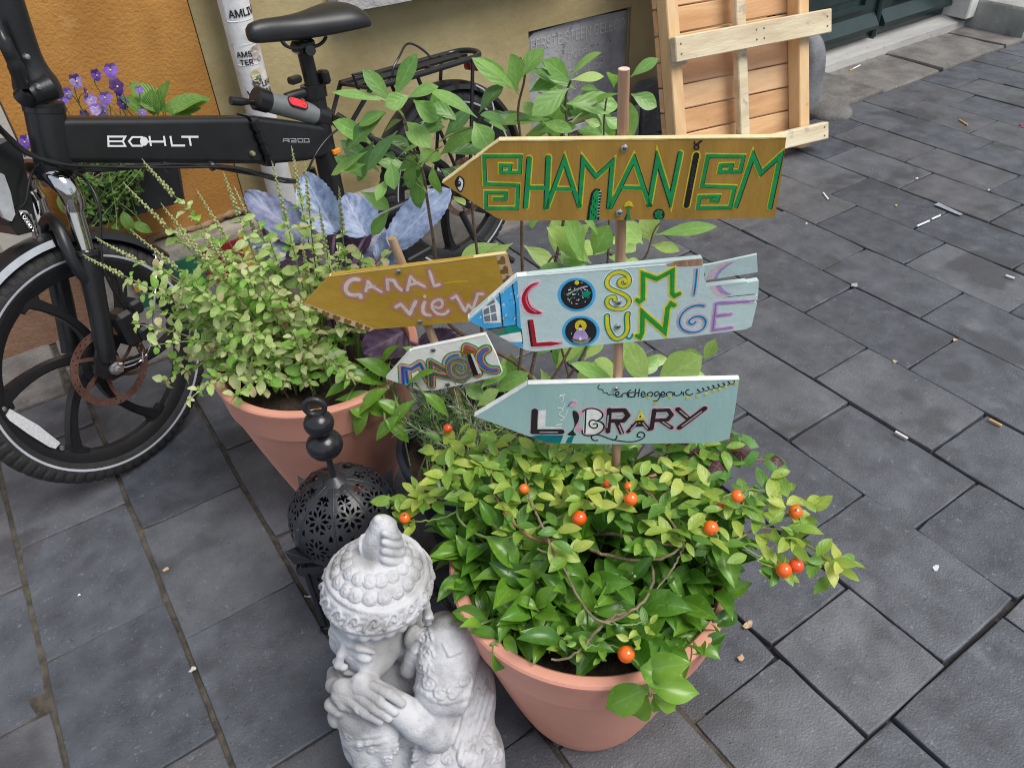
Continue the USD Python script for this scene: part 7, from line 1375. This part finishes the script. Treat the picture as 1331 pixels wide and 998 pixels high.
for b, t, w_ in (((215, 145), (168, 112), 30), ((212, 145), (272, 132), 26), ((205, 148), (214, 108), 18), ((225, 148), (268, 125), 22), ((200, 150), (195, 120), 24), ((220, 150), (250, 150), 20), ((190, 150), (165, 130), 22), ((228, 152), (262, 142), 14)):
    p0, p1 = ony(*b, TYc-.01+vrn.normal(0, .02)), ony(*t, TYc-.03+vrn.normal(0, .02)); dd = p1-p0; L = np.linalg.norm(dd); put_leaf(sal, leaf(p0, dd+ZU*.2*L, unit(Tc+ZU*.4+vrn.normal(0, .2, 3)), L*1.1, w_*1.9/1003, 'oval', bend=.5, fold=.2, wave=.06, n=9), vl2); put(sal, 'leaf_stalk', tube([np.array([p0[0]*.7+(TX1-.05)*.3, TYc, soil_z]), p0], [.002, .0016], 6), stem_g)
trl = thing('trailing_plant', 'thin trailing greenery hanging from the wall planter above the front wheel', 'plant', (TX0+.1, TYc-.06, TZ+HT))
ext = []
for k in range(46):
    x0 = vrn.uniform(TX0, TX0+.19); p0 = np.array([x0, TYc-.075, soil_z+.02]); px_t, py_t = vrn.uniform(85, 195), vrn.uniform(225, 322); p1 = ony(px_t, py_t, TYc-.10+vrn.normal(0, .02)); q = smooth_path([p0, p0+[vrn.normal(0, .02), -.03, .01], (p0+p1)/2+[0, -.02, .0], p1], 18)
    put(trl, 'trailing_stem', tube(q, .0009, 5), stem_g if k % 3 else twig_m, smooth=60)
    for j in range(9):
        i = 5+int(j*1.4); d = unit(vrn.normal(0, 1, 3)-ZU*.4); L = vrn.uniform(.010, .02); dta = leaf(q[min(i, 17)], d, unit(Tc+ZU*.4+vrn.normal(0, .4, 3)), L, L*.55, 'oval', bend=.4, n=4, mseg=2); ext.append((k % 2, dta))
for k in (0, 1):
    v, f, uv = merge_leaves([d for m_, d in ext if m_ == k]); put(trl, 'small_leaves', (v, np.vstack([f[:, [0, 1, 2]], f[:, [0, 2, 3]]])), (vlm, vl2)[k], smooth=True, uv=uv, kind='stuff')
for b, t, w_ in (((165, 300), (180, 330), 14), ((172, 290), (195, 300), 14), ((80, 250), (78, 275), 14), ((160, 275), (170, 300), 16), ((150, 290), (150, 318), 14)):
    p0, p1 = ony(*b, TYc-.12), ony(*t, TYc-.14); put_leaf(trl, leaf(p0, p1-p0, unit(Tc+lrn.normal(0, .2, 3)), np.linalg.norm(p1-p0)*1.15, w_*1.8/1003, 'oval'), vl2)

# ================================================================= litter on the paving
but_w = M('cigarette_paper', (.66, .65, .62), (.76, .75, .72), scale=60, rough=.8); but_t = M('cigarette_filter', (.50, .27, .10), (.62, .38, .18), scale=90, rough=.85); ash = M('burnt_end', (.03, .03, .03), (.1, .1, .1), scale=90, rough=.9)
def butt(a, b, label, filt=.5, r=.0030, nm='cigarette_butt'):
    p0, p1 = onz(*a, .004), onz(*b, .004); c = (p0+p1)/2; t = thing(nm, label, 'cigarette butt', (c[0], c[1], 0), 'cigarette ends on the paving'); d = p1-p0
    if filt > 0: put(t, 'filter', tube([p0, p0+d*filt], r, 10), but_t, smooth=50)
    if filt < 1: put(t, 'paper', tube([p0+d*filt, p1], [r, r*.92], 10), but_w, smooth=50); put(t, 'burnt_end', tube([p1, p1+unit(d)*.0012], [r*.9, r*.6], 8), ash)
butt((1192, 294), (1208, 287), 'longest white cigarette end, lying in a joint below the plastic strip', .0); butt((1211, 285), (1222, 280), 'short white cigarette end touching the clear plastic strip', .0); butt((1070, 251), (1077, 260), 'small white cigarette end on the pavers just right of the SHAMANISM board', .0); butt((1164, 561), (1180, 570), 'white cigarette end lying in the joint between pavers at right', .0)
butt((1247, 156), (1258, 163), 'orange-brown cigarette filter on the pavers near the upper right', 1.0); butt((1286, 545), (1302, 553), 'long tan cigarette filter in the joint at the right edge', 1.0); butt((1081, 144), (1090, 140), 'white cigarette end beside the guard stone', .2); butt((1307, 358), (1319, 362), 'white cigarette end near the right edge of the paving', .05)
butt((1104, 92), (1118, 85), 'pale cigarette end below the door threshold', .35)
def scrap(x, y, s_, lab, m_, nm='paper_scrap', cat_='litter', seed=0):
    r_ = np.random.default_rng(seed); c = onz(x, y, .0025); k = 9; a = np.arange(k)*2*np.pi/k; R__ = s_*r_.uniform(.6, 1.2, k); v = np.vstack([np.c_[c[0]+R__*np.cos(a), c[1]+R__*np.sin(a)*.7, np.full(k, .0025)+r_.uniform(0, .003, k)], [c+[0, 0, .001]], np.c_[c[0]+R__*np.cos(a), c[1]+R__*np.sin(a)*.7, np.full(k, .0016)]])
    i = np.arange(k); f = np.vstack([np.stack([i, (i+1) % k, np.full(k, k)], 1), np.stack([i+k+1, (i+1) % k+k+1, (i+1) % k], 1), np.stack([i+k+1, (i+1) % k, i], 1)]); solo(nm, (v, f), m_, lab, cat_, 'scraps and crumbs on the paving', smooth=False)
tan_m = M('tan_scrap', (.38, .26, .15), (.52, .38, .24), scale=90, rough=.9); wh_m = but_w
for i_, (x, y, s_, lab, m_) in enumerate(((972, 811, .010, 'crumpled tan paper scrap right of the front pot rim', tan_m), (963, 855, .007, 'dry tan leaf crumb on the paver right of the front pot', tan_m), (1165, 267, .005, 'small yellow scrap on the paving', M('yellow_scrap', (.6, .45, .12), (.7, .55, .2), scale=90, rough=.9)), (1163, 470, .007, 'pale tan scrap pressed in a paving joint', tan_m), (1048, 291, .004, 'tiny white crumb on the paving beside the signs', wh_m), (1216, 739, .009, 'white splash of paint on a paver at the right', M('white_splash', (.45, .47, .5), (.62, .64, .67), scale=200, rough=.8)), (1327, 162, .008, 'small red scrap at the right edge of the paving', M('red_scrap', (.45, .03, .06), (.55, .06, .1), scale=90, rough=.8)), (1241, 442, .007, 'crumpled beige scrap in a joint at the right', tan_m), (1192, 232, .006, 'white scrap lying in the joint behind the signs', wh_m), (1285, 247, .005, 'white scrap near the end of a paver, upper right', wh_m), (1110, 371, .012, 'grey gum patch at the corner of two pavers', M('gum', (.26, .27, .28), (.36, .37, .38), scale=80, rough=.7)), (103, 773, .003, 'white speck on the paver at lower left', wh_m), (215, 740, .007, 'tan stone chip on the pavers left of the lantern', tan_m), (250, 870, .006, 'pale pebble in the joint at lower left', M('pebble', (.4, .38, .36), (.5, .48, .45), scale=90, rough=.8)))): scrap(x, y, s_, lab, m_, seed=i_)
pa_, pb_ = onz(1217, 265, .003), onz(1250, 279, .003); dd = unit(pb_-pa_); sd_ = np.cross(ZU, dd)*.011
solo('plastic_strip', hull([pa_+sd_, pa_-sd_, pb_+sd_*.6, pb_-sd_*.8, pa_+sd_+ZU*.001, pa_-sd_+ZU*.001, (pa_+pb_)/2+ZU*.002]), M('milky_plastic', (.22, .24, .28), (.32, .34, .38), scale=60, rough=.25), 'milky plastic strip lying on the paving between two cigarette ends', 'litter')
